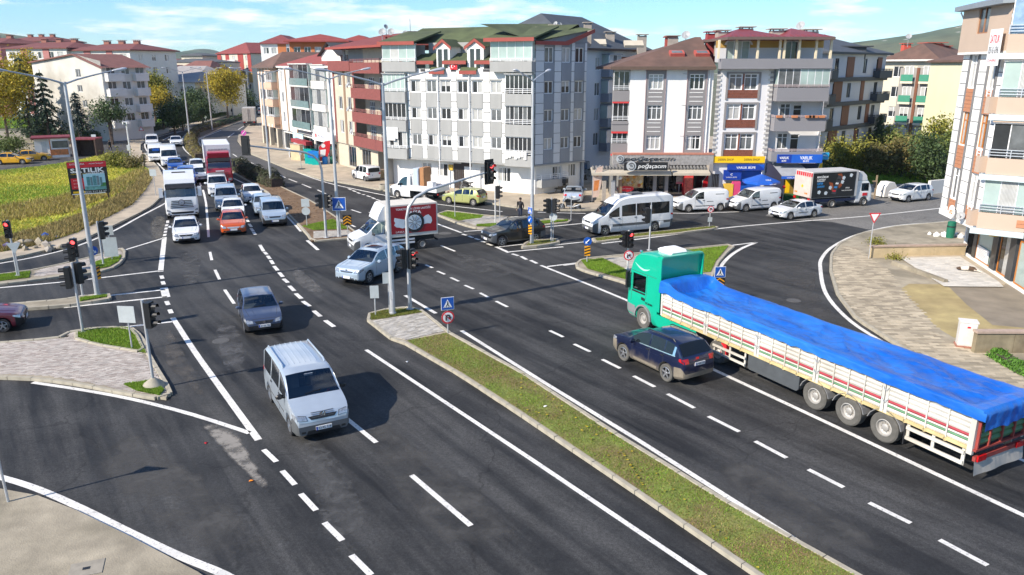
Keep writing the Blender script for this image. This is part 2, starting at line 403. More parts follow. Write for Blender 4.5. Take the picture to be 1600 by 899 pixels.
def inset(poly,d):
 c=sum((Vector(p[:2])for p in poly),Vector((0,0)))/len(poly);out=[]
 for p in poly:
  v=Vector(p[:2])-c;out.append(c+v*max(0,(v.length-d)/max(v.length,1e-6)))
 return out
def clip(P,q):
 n=len(q)
 for i in range(n):
  a,b=q[i],q[(i+1)%n];out=[]
  sd=lambda p:(b[0]-a[0])*(p[1]-a[1])-(b[1]-a[1])*(p[0]-a[0])
  for j in range(len(P)):
   p,r=P[j],P[(j+1)%len(P)];s0,s1=sd(p),sd(r)
   if s0>=0:out.append(p)
   if(s0>=0)!=(s1>=0):t=s0/(s0-s1);out.append((p[0]+(r[0]-p[0])*t,p[1]+(r[1]-p[1])*t))
  P=out
  if not P:return[]
 return P
def paving(name,poly,ang,w,l,z,m,parent=None,gap=.008):
 """joined paving stones, running bond, cut to the polygon by leaving stones out; real joints between them"""
 mb=MB();ca,sa=math.cos(ang),math.sin(ang)
 q=[(p[0]*ca+p[1]*sa,-p[0]*sa+p[1]*ca)for p in poly]
 ar=sum(q[i][0]*q[(i+1)%len(q)][1]-q[(i+1)%len(q)][0]*q[i][1]for i in range(len(q)))
 if ar<0:q=q[::-1]
 convex=all((q[(i+1)%len(q)][0]-q[i][0])*(q[(i+2)%len(q)][1]-q[(i+1)%len(q)][1])-(q[(i+1)%len(q)][1]-q[i][1])*(q[(i+2)%len(q)][0]-q[(i+1)%len(q)][0])>=-1e-9 for i in range(len(q)))
 x0,x1=min(p[0]for p in q),max(p[0]for p in q);y0,y1=min(p[1]for p in q),max(p[1]for p in q)
 r=0;y=y0
 while y<y1:
  x=x0-(l/2 if r%2 else 0)
  while x<x1:
   a,b,c,d=x+gap,x+l-gap,y+gap,y+w-gap
   P=[(a,c),(b,c),(b,d),(a,d)]
   if convex:P=clip(P,q)
   elif not inside((x+l/2,y+w/2),q):P=[]
   if len(P)>2:
    h=z+R.uniform(-.006,.006);k=len(P)
    P=[(X*ca-Y*sa,X*sa+Y*ca)for X,Y in P]
    mb.add([(*p,z-.03)for p in P]+[(*p,h)for p in P],[tuple(range(k,2*k))]+[(i,(i+1)%k,k+(i+1)%k,k+i)for i in range(k)])
   x+=l
  y+=w;r+=1
 o=mb.build(name,m,parent,fixn=False);o['kind']='stuff';return o
def grass(name,poly,n,h,m,z,parent=None,w=.02,lean=.5,patch=None):
 mb=MB();xs=[p[0]for p in poly];ys=[p[1]for p in poly];k=0;tries=0
 while k<n and tries<n*6:
  tries+=1
  x,y=R.uniform(min(xs),max(xs)),R.uniform(min(ys),max(ys))
  if not inside((x,y),poly):continue
  if patch and not patch(x,y):continue
  hh=h*R.uniform(.5,1.3);a=R.uniform(0,2*PI);b=R.uniform(0,2*PI);ww=w*R.uniform(.6,1.4)
  dx,dy=math.cos(a)*ww,math.sin(a)*ww;ex,ey=math.cos(b)*hh*lean,math.sin(b)*hh*lean
  mb.add([(x-dx,y-dy,z),(x+dx,y+dy,z),(x+ex,y+ey,z+hh)],[(0,1,2)]);k+=1
 o=mb.build(name,m,parent,fixn=False);o['kind']='stuff';return o
GRASS=mat('grass_blade',(.17,.25,.025),.7,.2,.6,island=.4,tint=(.25,.21,.06),trans=.3)
GREENG=mat('fresh_grass_blade',(.17,.34,.015),.7,.2,.6,island=.4,tint=(.23,.3,.04),trans=.3)
DRYG=mat('dry_grass_blade',(.62,.5,.1),.8,.25,.15,island=.4,tint=(.4,.47,.05),trans=.3)
BROWNG=mat('brown_weed_blade',(.34,.24,.1),.85,.3,.2,island=.5,tint=(.24,.22,.07),trans=.2)
PAVE=mat('pink_paving_stone',(.49,.445,.4),.85,.12,1.5,.2,40,island=.2,tint=(.36,.305,.265))
GPAVE=mat('grey_paving_stone',(.45,.425,.385),.85,.15,.7,.2,40,island=.22,tint=(.36,.33,.285))
WPAVE=mat('worn_paving_stone',(.43,.365,.265),.9,.2,.4,.2,30,island=.3,tint=(.33,.28,.205))
def island(px,name='traffic_island',k=1,h=.13,m=None,stone=.95):
 pts=smooth_pts(PX(px),k,True)if k>1 else PX(px)
 o=struct(MB().prism([(p.x,p.y)for p in inset(pts,.1)],-.05,h-.03).build(name,m or CONC,fixn=False))
 kerb(o,pts,closed=True,h=h,stone=stone)
 return o,pts
med_px=[(612,531),(626,534),(720,588),(810,647),(1010,782),(1180,899),(1290,975),(1480,985),(1338,904),(1130,787),(955,678),(820,589),(700,522),(660,489),(650,483),(625,483),(598,487),(578,493),(574,501)]
med,mp=island(med_px,'grass_median',stone=1.0)
lawn=PX([(636,536),(725,588),(813,645),(1013,780),(1184,897),(1290,970),(1470,980),(1332,904),(1124,786),(950,678),(815,589),(697,524)])
MB().poly([(p.x,p.y)for p in lawn],.112).build('lawn_bed',LAWN,med,fixn=False)
def patchy(sc,thr):
 from mathutils import noise
 return lambda x,y:noise.noise(Vector((x*sc,y*sc,3.1)))>thr+R.uniform(-.35,.35)
grass('grass',lawn,34000,.035,GRASS,.11,med,.014,1.2)
grass('grass',lawn,24000,.04,GREENG,.11,med,.013,1.2,patchy(.7,.05))
grass('grass',lawn,14000,.035,mat('withered_blade',(.24,.15,.06),.8,.2,.5,island=.4,tint=(.3,.22,.08)),.11,med,.013,.9,patchy(.5,.2))
pv=PX([(582,505),(660,493),(694,521),(634,535),(613,530)])
paving('paving_stone',pv,math.radians(40),.16,.32,.125,GPAVE,med)
ng=PX([(578,494),(600,488),(645,485),(660,491),(600,501),(580,503)])
MB().poly([(p.x,p.y)for p in ng],.114).build('lawn_bed',LAWN,med,fixn=False);grass('grass',ng,5000,.06,GRASS,.11,med,.014)
il_px=[(-60,590),(0,592),(66,595),(130,604),(200,618),(262,627),(267,617),(256,597),(240,571),(232,556),(226,538),(214,521),(200,513),(160,516),(130,517),(110,521),(106,529),(60,534),(0,539),(-60,543)]
il,ip=island(il_px,stone=1.0)
paving('paving_stone',inset(ip,.25),math.radians(12),.1,.21,.122,PAVE,il)
for g_px in([(120,524),(132,519),(200,516),(212,524),(228,556),(160,545),(120,535)],[(195,606),(240,600),(257,615),(250,623),(215,616)]):
 g=PX(g_px);MB().poly([(p.x,p.y)for p in g],.135).build('lawn_bed',LAWN,il,fixn=False);grass('grass',g,9000,.08,GREENG,.13,il,.02)
 if g_px[0][0]==120:kerb(il,g,closed=True,h=.19,w=.14)
iu,_p=island([(-40,436),(0,431),(54,424),(100,414),(150,402),(190,390),(195,394),(194,405),(187,414),(172,423),(150,428),(110,432),(50,440),(0,446),(-40,449)])
paving('paving_stone',PX([(57,426),(150,404),(188,393),(190,400),(150,412),(146,424),(55,436)]),math.radians(15),.12,.24,.122,PAVE,iu)
for g_px in([(-30,436),(48,427),(46,437),(-30,446)],[(150,412),(190,402),(186,411),(170,420),(150,424)]):
 g=PX(g_px);MB().poly([(p.x,p.y)for p in g],.125).build('lawn_bed',LAWN,iu,fixn=False);grass('grass',g,6000,.07,GREENG,.12,iu,.02)
im,_p=island([(-60,492),(0,488),(98,481),(172,471),(171,463),(130,466),(98,472),(0,480),(-60,484)],h=.16)
g=PX([(126,470),(168,465),(167,468),(126,475)]);grass('grass',g,2500,.08,GREENG,.14,im,.02)
i6,_p=island([(682,337),(698,331),(757,338),(800,341),(845,344),(890,345),(892,349),(830,356),(770,360),(740,358),(712,349)])
for g_px in([(686,337),(700,333),(755,339),(752,343),(716,347)],[(745,354),(775,352),(776,357),(745,356)],[(828,349),(888,346),(886,348),(830,354)]):
 g=PX(g_px);MB().poly([(p.x,p.y)for p in g],.125).build('lawn_bed',LAWN,i6,fixn=False);grass('grass',g,5000,.08,GREENG,.12,i6,.025)
paving('paving_stone',PX([(722,347),(757,340),(820,343),(826,352),(775,351),(742,355)]),.2,.14,.28,.122,GPAVE,i6)
i7,_p=island([(816,389),(824,380),(870,377),(876,381),(847,387)],h=.2)
grass('grass',inset(_p,.3),2500,.06,GRASS,.16,i7,.02)
i7b,_p=island([(926,375),(1000,367),(1060,361),(1120,355),(1122,358),(1060,366),(1000,372),(930,380)])
grass('grass',inset(_p,.2),9000,.06,GRASS,.1,i7b,.02)
i8,_p=island([(901,414),(908,408),(925,405),(985,399),(1070,391),(1140,384),(1148,386),(1136,396),(1122,412),(1113,432),(1100,470),(1085,478),(1040,470),(978,444),(915,426),(902,420)])
for g_px in([(908,410),(942,407),(980,426),(982,441),(918,423)],[(1072,394),(1138,387),(1118,411),(1110,428),(1080,430)]):
 g=PX(g_px);MB().poly([(p.x,p.y)for p in g],.125).build('lawn_bed',LAWN,i8,fixn=False);grass('grass',g,12000,.07,GREENG,.12,i8,.02)
paving('paving_stone',PX([(945,407),(1068,395),(1080,430),(1100,470),(1040,466),(985,441),(983,424)]),.3,.14,.28,.122,GPAVE,i8)
lm_px=[(560,368),(556,373),(520,376),(487,379),(484,372),(470,356),(450,336),(417,301),(360,268),(325,254),(308,245),(292,228),(291,216),(302,205),(335,196),(378,182),(396,171),(404,170),(398,178),(385,187),(340,204),(311,217),(310,225),(322,236),(366,258),(415,282),(485,315),(525,341)]
lm,lp=island(lm_px,'planted_median',stone=1.2,m=SOIL)
sb=PX([(480,366),(454,336),(420,302),(402,288),(416,285),(484,317),(520,340)]);MB().poly([(p.x,p.y)for p in sb],.118).build('soil_bed',SOIL,lm,fixn=False)
_clod=mat('soil_clod',(.15,.09,.05),.95,.3,4,island=.4)
mb=MB()
for i in range(1500):
 x,y=R.uniform(-32,-10),R.uniform(45,82)
 if inside((x,y),sb):
  r=R.uniform(.03,.11);mb.add([(x-r,y,.11),(x+r*.4,y-r,.11),(x+r*.6,y+r,.11),(x,y,.11+r)],[(0,1,3),(1,2,3),(2,0,3)])
mb.build('soil_clods',_clod,lm,fixn=False)['kind']='stuff'
g=PX([(472,356),(520,345),(546,360),(490,362)]);MB().poly([(p.x,p.y)for p in g],.12).build('lawn_bed',LAWN,lm,fixn=False);grass('grass',g,9000,.07,GREENG,.115,lm,.02)
paving('paving_stone',PX([(490,364),(545,362),(553,369),(522,373),(490,375)]),.2,.14,.28,.122,GPAVE,lm)
kl=[(-60,420),(0,409),(45,400),(120,381),(180,353),(215,336),(236,324),(249,311),(256,297),(257,283),(247,263),(230,245),(219,236),(219,227),(231,219),(250,212),(277,202),(312,194),(362,180),(390,170)]
sw=slab('left_pavement',kl+[(380,168),(345,178),(300,188),(262,197),(235,205),(214,214),(200,222),(207,250),(232,266),(236,283),(226,300),(206,322),(160,346),(120,366),(60,386),(0,397),(-60,407)],SLAB)
kerb(sw,PX(kl),stone=1.2,maxn=200)
field=PX([(-90,275),(0,268),(60,262),(105,255),(160,243),(207,250),(232,266),(236,283),(226,300),(206,322),(160,346),(120,366),(60,386),(0,397),(-90,410)])
struct(MB().poly(field,.02).build('meadow',EARTH,fixn=False))
sheet('side_road',[(-120,284),(0,268),(60,262),(105,255),(150,247),(200,238),(224,236),(222,224),(205,216),(150,222),(105,231),(0,240),(-120,250)],MIDASPH,.006)
sheet('yard_ground',[(-120,252),(0,242),(105,233),(170,222),(205,214),(150,205),(0,205),(-120,215)],CONC,.004)
kr=[(432,163),(396,189),(374,211),(372,221),(384,238),(450,265),(505,282),(560,291),(600,299),(640,305),(700,311),(757,318),(810,326),(850,330),(912,330),(1000,327),(1075,325),(1160,324),(1215,321),(1262,316),(1300,312),(1350,308),(1450,300),(1640,284)]
pv2=slab('shop_pavement',None,SLAB,.12,world=PX(kr)+[Vector((70,130,0)),Vector((20,140,0)),Vector((-30,200,0)),Vector((-60,250,0))])
kerb(pv2,PX(kr[2:]),stone=1.2,maxn=240)
kr2=[(1640,330),(1480,349),(1400,356),(1345,367),(1312,383),(1299,400),(1298,425),(1309,462),(1338,500),(1374,523),(1425,556),(1475,580),(1560,630),(1640,690)]
sr=slab('right_pavement',None,CONC,.12,world=PX(kr2)+[Vector((60,26,0)),Vector((60,58,0))])
kerb(sr,PX(kr2),stone=1.0,maxn=120)
paving('paving_stone',PX([(1303,400),(1302,425),(1313,462),(1342,499),(1378,520),(1428,553),(1480,578),(1560,626),(1660,690),(1660,640),(1545,560),(1500,545),(1465,520),(1430,480),(1405,452),(1385,425),(1362,408),(1340,390),(1318,386)]),math.radians(-4),.2,.42,.13,WPAVE,sr)
sheet('mossy_yard',[(1407,455),(1420,447),(1470,448),(1560,452),(1640,470),(1640,540),(1520,530),(1490,532),(1462,515),(1428,478)],MOSS,.124)
sheet('damp_yard',[(1480,450),(1560,446),(1640,462),(1640,520),(1550,512),(1510,480)],mat('damp_concrete',(.24,.2,.15),.85,.25,.8,.3,20),.128)
ap=slab('tiled_apron',[(1405,403),(1500,400),(1560,440),(1570,449),(1474,448)],SLAB,.2)
paving('paving_stone',PX([(1407,403),(1500,401),(1560,440),(1568,448),(1475,447)],.2),math.radians(3),.24,.4,.21,mat('pale_apron_tile',(.56,.53,.48),.8,.1,1,island=.14),ap)
cl=slab('concrete_corner',[(-200,745),(0,768),(60,779),(120,802),(200,841),(310,899),(370,940),(-200,1000)],CONC,.1)
mh=MB();c=G(135,889,.1)
mh.cbox((c.x,c.y,.105),(.75,.6,.02),.35);mh.build('manhole_frame',mat('manhole_concrete',(.3,.27,.22),.9,.2,5),cl)
MB().cbox((c.x,c.y,.118),(.16,.1,.01),.35).build('manhole_handle',BLACK,cl)
# markings
def strip(px,w,name,z=.009,k=1):
 pts=PX(px)
 if k>1:pts=smooth_pts(pts,k)
 vs,fs=[],[]
 for i,p in enumerate(pts):
  d=(pts[min(i+1,len(pts)-1)]-pts[max(i-1,0)]).normalized();nn=Vector((-d.y,d.x,0))*w/2
  vs+=[(p.x+nn.x,p.y+nn.y,z),(p.x-nn.x,p.y-nn.y,z)]
 for i in range(len(pts)-1):fs.append((2*i,2*i+1,2*i+3,2*i+2))
 return MB().add(vs,fs).build(name,PAINT,road,fixn=False)
for w,k,l in((.24,3,[(270,497),(303,548),(340,600),(404,688)]),(.2,3,[(51,598),(130,610),(210,625),(300,648),(390,677)]),(.24,4,[(-60,733),(0,746),(60,765),(130,796),(200,831),(280,869),(352,899),(400,930)]),(.17,1,[(572,547),(830,718),(1115,910)]),(.19,1,[(721,517),(850,598),(1000,690),(1140,779),(1350,912)]),(.2,1,[(1085,564),(1280,655),(1640,825)]),(.2,1,[(633,462),(681,490)]),(.2,1,[(845,415),(930,449),(978,469),(1020,490)]),(.3,1,[(257,371),(251,425)]),(.18,1,[(195,391),(257,372)]),(.2,1,[(-60,457),(0,450),(110,440),(255,423)]),(.2,1,[(172,462),(258,453)]),(.2,1,[(100,481),(261,464)]),(.4,1,[(256,450),(260,465)]),(.2,1,[(115,519),(180,513),(270,503)]),(.2,4,[(-60,424),(0,412),(50,403),(100,391),(136,379),(180,360),(220,338),(258,318),(270,308)]),(.15,1,[(-40,442),(55,425),(150,399),(188,388)]),(.22,5,[(1640,329),(1483,346),(1400,353),(1342,366),(1302,385),(1284,404),(1282,422),(1291,460),(1330,503),(1400,547)]),(.2,3,[(940,381),(1030,370),(1120,358),(1180,352),(1240,347),(1355,338),(1475,325),(1640,306)]),(.2,1,[(880,415),(980,402)]),(.2,1,[(1068,393),(1182,379)]),(.24,4,[(1182,379),(1160,388),(1140,401),(1126,417),(1118,436)]),(.25,1,[(775,386),(795,395)]),(.2,1,[(780,386),(817,382)]),(.2,1,[(795,394),(880,386)]),(.2,1,[(855,417),(911,410)]),(.2,1,[(843,356),(915,349)]),(.18,1,[(860,384),(925,377)]),(.2,1,[(725,362),(756,360)]),(.2,1,[(680,349),(721,364)]),(.2,4,[(440,168),(408,190),(384,207),(376,214),(380,228),(400,243),(450,264),(505,284),(560,297),(620,309),(680,319),(785,331)]),(.18,1,[(840,332),(915,334)]),(.18,1,[(1045,333),(1075,334),(1160,331)]),(.18,4,[(345,204),(313,217),(312,225),(324,237),(367,258),(416,284),(485,320),(555,355)]),(.18,4,[(300,203),(286,215),(286,230),(298,243),(315,252),(365,279),(407,300),(450,340),(470,362)]),(.22,1,[(480,376),(497,391)]),(.2,4,[(395,172),(330,194),(290,203),(247,214),(229,222),(227,231),(238,246),(262,272),(272,286)]),(.18,2,[(317,297),(322,318),(326,371)])):
 strip(l,w,'lane_line',k=k)
D=[((328,394),(331,407)),((336,422),(343,437)),((351,453),(366,475)),((530,645),(588,692)),((643,743),(736,822)),((860,930),(930,985)),((312,285),(314,291)),((689,384),(711,393)),((665,414),(676,419)),((683,424),(695,429)),((704,434),(717,440)),((726,446),(740,452)),((750,458),(763,465)),((775,471),(793,480)),((859,517),(880,527)),((897,538),(922,550)),((941,562),(969,576)),((990,588),(1023,605)),((1043,616),(1085,638)),((1107,651),(1155,675)),((1180,690),(1229,716)),((1263,734),(1318,762)),((1358,786),(1423,818)),((1468,844),(1543,884)),((549,328),(564,333)),((364,241),(370,245)),((375,247),(382,250)),((386,252),(396,256)),((401,259),(412,263)),((435,273),(446,278)),((451,280),(464,285)),((472,288),(486,294)),((496,297),(509,303)),((577,332),(586,336)),((344,224),(352,218)),((356,215),(366,208)),((372,203),(383,196)),((412,703),(432,722)),((441,736),(461,758)),((470,772),(494,798)),((507,817),(535,845)),((549,868),(580,899)),((1585,714),(1640,738)),((255,219),(266,213)),((275,208),(290,204))]
for a,b in D:strip([a,b],.17,'lane_dash')
D2=[((406,383),(412,393)),((413,394),(417,398)),((418,400),(422,405)),((423,407),(427,413)),((428,416),(434,423)),((436,426),(442,433)),((443,436),(450,442)),((452,447),(460,455)),((462,459),(471,467)),((473,471),(484,479)),((490,486),(501,495)),((508,501),(522,511)),((365,296),(367,302)),((369,305),(372,312)),((373,315),(377,322)),((378,325),(381,331)),((385,342),(388,347)),((389,350),(393,355)),((392,357),(396,362)),((396,363),(399,367)),((262,345),(262,349)),((261,351),(260,354)),((260,356),(259,359)),((259,361),(258,364)),((258,366),(257,369)),((252,431),(254,436)),((254,440),(256,445)),((260,471),(263,477)),((265,484),(268,490)),((722,366),(729,368)),((732,369),(739,372)),((742,373),(749,375)),((751,377),(759,379)),((761,381),(769,384)),((800,397),(810,400)),((814,401),(823,406)),((829,407),(839,412)),((544,295),(549,297)),((551,298),(556,300)),((558,301),(563,303)),((566,304),(570,305)),((573,306),(579,308)),((581,309),(586,311)),((588,312),(594,314)),((597,315),(603,317))]
for a,b in D2:strip([a,b],.22,'lane_dash')
MHM=mat('iron_cover',(.09,.087,.083),.7,.3,8)
for u,v,rr in((695,365,.4),(345,533,.3),(1240,470,.3)):
 g_=G(u,v);k_=MB().lathe([(rr,.0),(rr,.012),(rr*.9,.012),(rr*.88,.008),(.01,.008)],20);k_.lathe([(rr*1.25,0),(rr*1.25,.006),(rr*1.02,.007)],20);k_.build('manhole_cover',MHM,road,T(g_.x,g_.y,.004))
# buildings
def pane_curtain():
 m=mat('curtained_pane',(.5,.5,.48),.5,.22,1.5,coat=1.0)
 n,l=m.node_tree.nodes,m.node_tree.links;b=n['Principled BSDF'];src=b.inputs['Base Color'].links[0].from_socket
 t=n.new('ShaderNodeTexCoord');w=n.new('ShaderNodeTexWave');w.inputs['Scale'].default_value=5;w.inputs['Distortion'].default_value=1.5;w.inputs['Detail'].default_value=1;l.new(t.outputs['Object'],w.inputs['Vector'])
 r=n.new('ShaderNodeMapRange');r.inputs[3].default_value=.55;r.inputs[4].default_value=1.1;l.new(w.outputs[1],r.inputs[0])
 s=n.new('ShaderNodeVectorMath');s.operation='SCALE';l.new(src,s.inputs[0]);l.new(r.outputs[0],s.inputs['Scale']);l.new(s.outputs[0],b.inputs['Base Color'])
 return m
CURT=pane_curtain()
PDARK=mat('dark_window_pane',(.03,.034,.038),.06,.4,.8,spec=.7)
PMID=mat('grey_window_pane',(.13,.14,.145),.1,.5,1.2,spec=.7)
PGREEN=mat('greenish_glazing',(.36,.45,.42),.08,.25,.5,spec=.8)
WALLW=mat('white_render',(.79,.78,.75),.85,.09,1.4,.15,12,stretch=(1,1,.15))
GREYR=mat('grey_render',(.3,.3,.295),.85,.07,.6,.15,12)
LGREY=mat('light_grey_render',(.34,.34,.33),.85,.1,1.4,.15,12,stretch=(1,1,.15))
BLUEG_SHADE=mat('blue_and_shaded_grey_cladding',(.26,.28,.31),.8,.1,1.4,stretch=(1,1,.15))  # on the corner block's right face: grey render with bluish shade painted in
JOINT=mat('dark_joint',(.06,.06,.065),.9,.1)
class Fac:
 def __init__(s,A,B):
  s.A,s.B=Vector((A[0],A[1],0)),Vector((B[0],B[1],0));s.L=(s.B-s.A).length
  s.t=(s.B-s.A).normalized();s.n=Vector((s.t.y,-s.t.x,0));s.a=math.atan2(s.t.y,s.t.x);s.o=s.A.copy()
 def st(s,u,v,d=0):
  r=ray(u,v);o=Vector((0,0,CAM_H));k=(s.A+s.n*d-o).dot(s.n)/r.dot(s.n);p=o+r*k
  return(p-s.A).dot(s.t),p.z
 def S(s,u,v,d=0):return s.st(u,v,d)[0]
 def Z(s,u,v,d=0):return s.st(u,v,d)[1]
 def M(s,x,z,d=0):return Matrix.Translation(s.A+s.t*x+s.n*d+Vector((0,0,z))-s.o)@Matrix.Rotation(s.a,4,'Z')
def wall(root,f,s0,s1,z0,z1,ops=(),m=None,name='wall',depth=.16,rm=None,d=0):
 """one wall sheet with real window openings and their reveals; ops: (s centre, z bottom, w, h)"""
 R_=[(a-w/2,a+w/2,b,b+h)for a,b,w,h in ops if a+w/2>s0 and a-w/2<s1]
 xs=sorted({s0,s1,*[q for r in R_ for q in r[:2]if s0<q<s1]});zs=sorted({z0,z1,*[q for r in R_ for q in r[2:]if z0<q<z1]})
 mb=MB()
 for i in range(len(xs)-1):
  for j in range(len(zs)-1):
   cx,cz=(xs[i]+xs[i+1])/2,(zs[j]+zs[j+1])/2
   if any(r[0]<cx<r[1]and r[2]<cz<r[3]for r in R_):continue
   mb.quad((xs[i],0,zs[j]),(xs[i+1],0,zs[j]),(xs[i+1],0,zs[j+1]),(xs[i],0,zs[j+1]))
 for a,b,c,e in R_:
  a,b,c,e=max(a,s0),min(b,s1),max(c,z0),min(e,z1)
  mb.quad((a,0,c),(a,depth,c),(a,depth,e),(a,0,e));mb.quad((b,0,c),(b,0,e),(b,depth,e),(b,depth,c))
  mb.quad((a,0,c),(b,0,c),(b,depth,c),(a,depth,c));mb.quad((a,0,e),(a,depth,e),(b,depth,e),(b,0,e))
 return mb.build(name,[m or WALLW],root,f.M(0,0,d),fixn=False)
_wc={}
def window(root,f,s,z,w,h,cols=2,tr=0,fm=None,pane=None,d=-.1,door=False,fw=.07):
 fm=fm or WHITE;pane=pane or R.choice([CURT,CURT,CURT,PMID,PDARK])
 k=(round(w,2),round(h,2),cols,tr,fm.name,fw)
 if k not in _wc:
  mb=MB();a=w/2
  mb.box(-a,a,-.03,.03,0,fw).box(-a,a,-.03,.03,h-fw,h).box(-a,-a+fw,-.03,.03,fw,h-fw).box(a-fw,a,-.03,.03,fw,h-fw)
  for i in range(1,cols):x=-a+w*i/cols;mb.box(x-fw*.55,x+fw*.55,-.035,.035,fw,h-fw)
  if tr:mb.box(-a+fw,a-fw,-.028,.028,h*tr-fw*.4,h*tr+fw*.4)
  _wc[k]=mb.mesh('window',fm)
 vr=R.choice(((0,0),(0,0),(1,0),(0,0),(2,0),(0,1)))if pane is CURT else(0,0)
 pk=(round(w,2),round(h,2),pane.name,vr)
 if pk not in _wc:
  q=MB();x0,xm_,x1,z0,zm=-w/2+.03,0 if vr!=(2,0)else w/2-.03,w/2-.03,.03,h-.03
  if vr==(2,0):zb_=h*.55;q.quad((x0,.012,z0),(x1,.012,z0),(x1,.012,zb_),(x0,.012,zb_),1).quad((x0,.012,zb_),(x1,.012,zb_),(x1,.012,zm),(x0,.012,zm),0)
  else:q.quad((x0,.012,z0),(0,.012,z0),(0,.012,zm),(x0,.012,zm),vr[0]).quad((0,.012,z0),(x1,.012,z0),(x1,.012,zm),(0,.012,zm),vr[1])
  _wc[pk]=q.mesh('pane',[pane,PDARK],fixn=False)
 o=ob('balcony_door' if door else 'window',_wc[k],root,f.M(s,z,d));ob('pane',_wc[pk],o);return o
def panel(root,f,s0,s1,z0,z1,m,d0=0.0,d1=.03,name='facade_panel'):
 return MB().box(s0,s1,-d1,-d0,z0,z1).build(name,m,root,f.M(0,0))
def railing(parent,M,L,z,h,m=None,n=2,posts=1.0,returns=0,name='railing',r=.022):
 mb=MB();m=m or WHITE
 for i in range(n+1):
  zz=z+h*(i+1)/(n+1);mb.box(0,L,-r,r,zz-r,zz+r)
  if returns:mb.box(-r,r,r,returns,zz-r,zz+r).box(L-r,L+r,r,returns,zz-r,zz+r)
 k=max(1,round(L/posts))
 for i in range(k+1):x=L*i/k;mb.box(x-r,x+r,-r*1.1,r*1.1,z,z+h)
 return mb.build(name,m,parent,M)
def balcony(root,f,s0,s1,zf,depth,ph,m,rail=.35,rm=None,glaze=0,gm=None,npan=5,slab=.18,d=0,panels=None):
 """slab and parapet standing out from the wall; railing and glazing panels are sub-parts"""
 L=s1-s0;mb=MB();t=.1
 mb.box(0,L,-depth,0,zf-slab,zf)
 if ph:mb.box(0,L,-depth,-depth+t,zf,zf+ph).box(0,t,-depth+t,0,zf,zf+ph).box(L-t,L,-depth+t,0,zf,zf+ph)
 b=mb.build('balcony',m,root,f.M(s0,0,d))
 if rail:railing(b,T(0,-depth+t/2,0),L,zf+ph,rail,rm,2,1.0,depth-t/2)
 if glaze:
  g0=zf+ph+(0.02);H=glaze-g0;fr=MB();x=.04
  fr.box(0,L,-depth+.02,-depth+.08,glaze-.06,glaze)
  for i in range(npan+1):xx=x+(L-2*x)*i/npan;fr.box(xx-.025,xx+.025,-depth+.13,-depth+.17,g0,glaze-.061)
  fr.build('glazing_frame',WHITE,b)
  for i in range(npan):
   a,c=x+(L-2*x)*i/npan+.03,x+(L-2*x)*(i+1)/npan-.03
   MB().box(a,c,-depth+.14,-depth+.155,g0+.01,glaze-.07).build('glass_panel',(panels or[gm or PGREEN])[i%len(panels or[1])],b)
  MB().box(.03,.045,-depth+.18,-.02,g0,glaze).box(L-.045,L-.03,-depth+.18,-.02,g0,glaze).build('glass_panel',gm or PGREEN,b)
  MB().box(-.05,L+.05,-depth-.05,0,glaze+.002,glaze+.1).build('canopy',m,b)
 return b
def hip(root,pts,z,h,over,m,fm=None,ridge=.5,t=.22,name='roof'):
 """hipped roof on four corners (first edge is the eave that faces the street)"""
 P=[Vector((p[0],p[1],0))-root.location for p in pts];c=sum(P,Vector())/4
 P=[p+(p-c).normalized()*over for p in P]
 a,b=(P[3]+P[0])/2,(P[1]+P[2])/2
 if(P[1]-P[0]).length<(P[2]-P[1]).length:P=P[1:]+P[:1];a,b=(P[3]+P[0])/2,(P[1]+P[2])/2
 r0,r1=a.lerp(b,.5*ridge),b.lerp(a,.5*ridge)
 zz=lambda p,q:(p.x,p.y,q-root.location.z)
 o=MB().add([zz(p,z+t)for p in P]+[zz(r0,z+t+h),zz(r1,z+t+h)]+[zz(p,z)for p in P],[(0,1,5,4),(1,2,5),(2,3,4,5),(3,0,4),(9,8,7,6)]).build(name,m,root)
 MB().add([zz(p,z+t+.004)for p in P]+[zz(p,z-.004)for p in P]+[zz(p+(c-p).normalized()*.06,z+t+.004)for p in P],[(i,4+i,4+(i+1)%4,(i+1)%4)for i in range(4)]).build('fascia',fm or m,root,fixn=False)
 return o
def chimney(roof,x,y,z,h=1.2,w=.7,m=None,dish=0):
 """brick stack with a cap slab, child of the roof; x y world"""
 root=roof.parent;p=Vector((x,y,0))-root.location
 mb=MB().box(p.x-w/2,p.x+w/2,p.y-w/2,p.y+w/2,z-1.5,z+h).box(p.x-w*.7,p.x+w*.7,p.y-w*.7,p.y+w*.7,z+h+.12,z+h+.2)
 for i in(-1,1):
  for j in(-1,1):mb.box(p.x+i*w*.4-.05,p.x+i*w*.4+.05,p.y+j*w*.4-.05,p.y+j*w*.4+.05,z+h,z+h+.13)
 mb.build('chimney',m or mat('chimney_render',(.34,.3,.26),.9,.2,2),roof,roof.matrix_basis.inverted())
_DM=mat('dish_grey',(.33,.34,.35),.6,.15,3)
def dish(root,x,y,z,r=.5,az=-1.2,mast=1.0):
 p=Vector((x,y,z))-root.location;d=Vector((math.cos(az),math.sin(az),.55)).normalized()
 q=d.to_track_quat('Z','Y').to_matrix().to_4x4()
 mb=MB().tube([p-Vector((0,0,mast)),p],.04,6)
 k=MB().lathe([(0.01,-.16*r),(r*.5,-.1*r),(r*.85,.03*r),(r,.12*r),(r*.98,.14*r),(r*.5,-.06*r),(.01,-.1*r)],14)
 o=len(mb.v);X=Matrix.Translation(p)@q;mb.v+=[tuple(X@Vector(w))for w in k.v];mb.f+=[[o+i for i in g]for g in k.f];mb.m+=k.m
 mb.tube([p-d*.02+Vector((0,0,-r)),p+d*r*.9],.018,5)
 mb.build('satellite_dish',_DM,root)
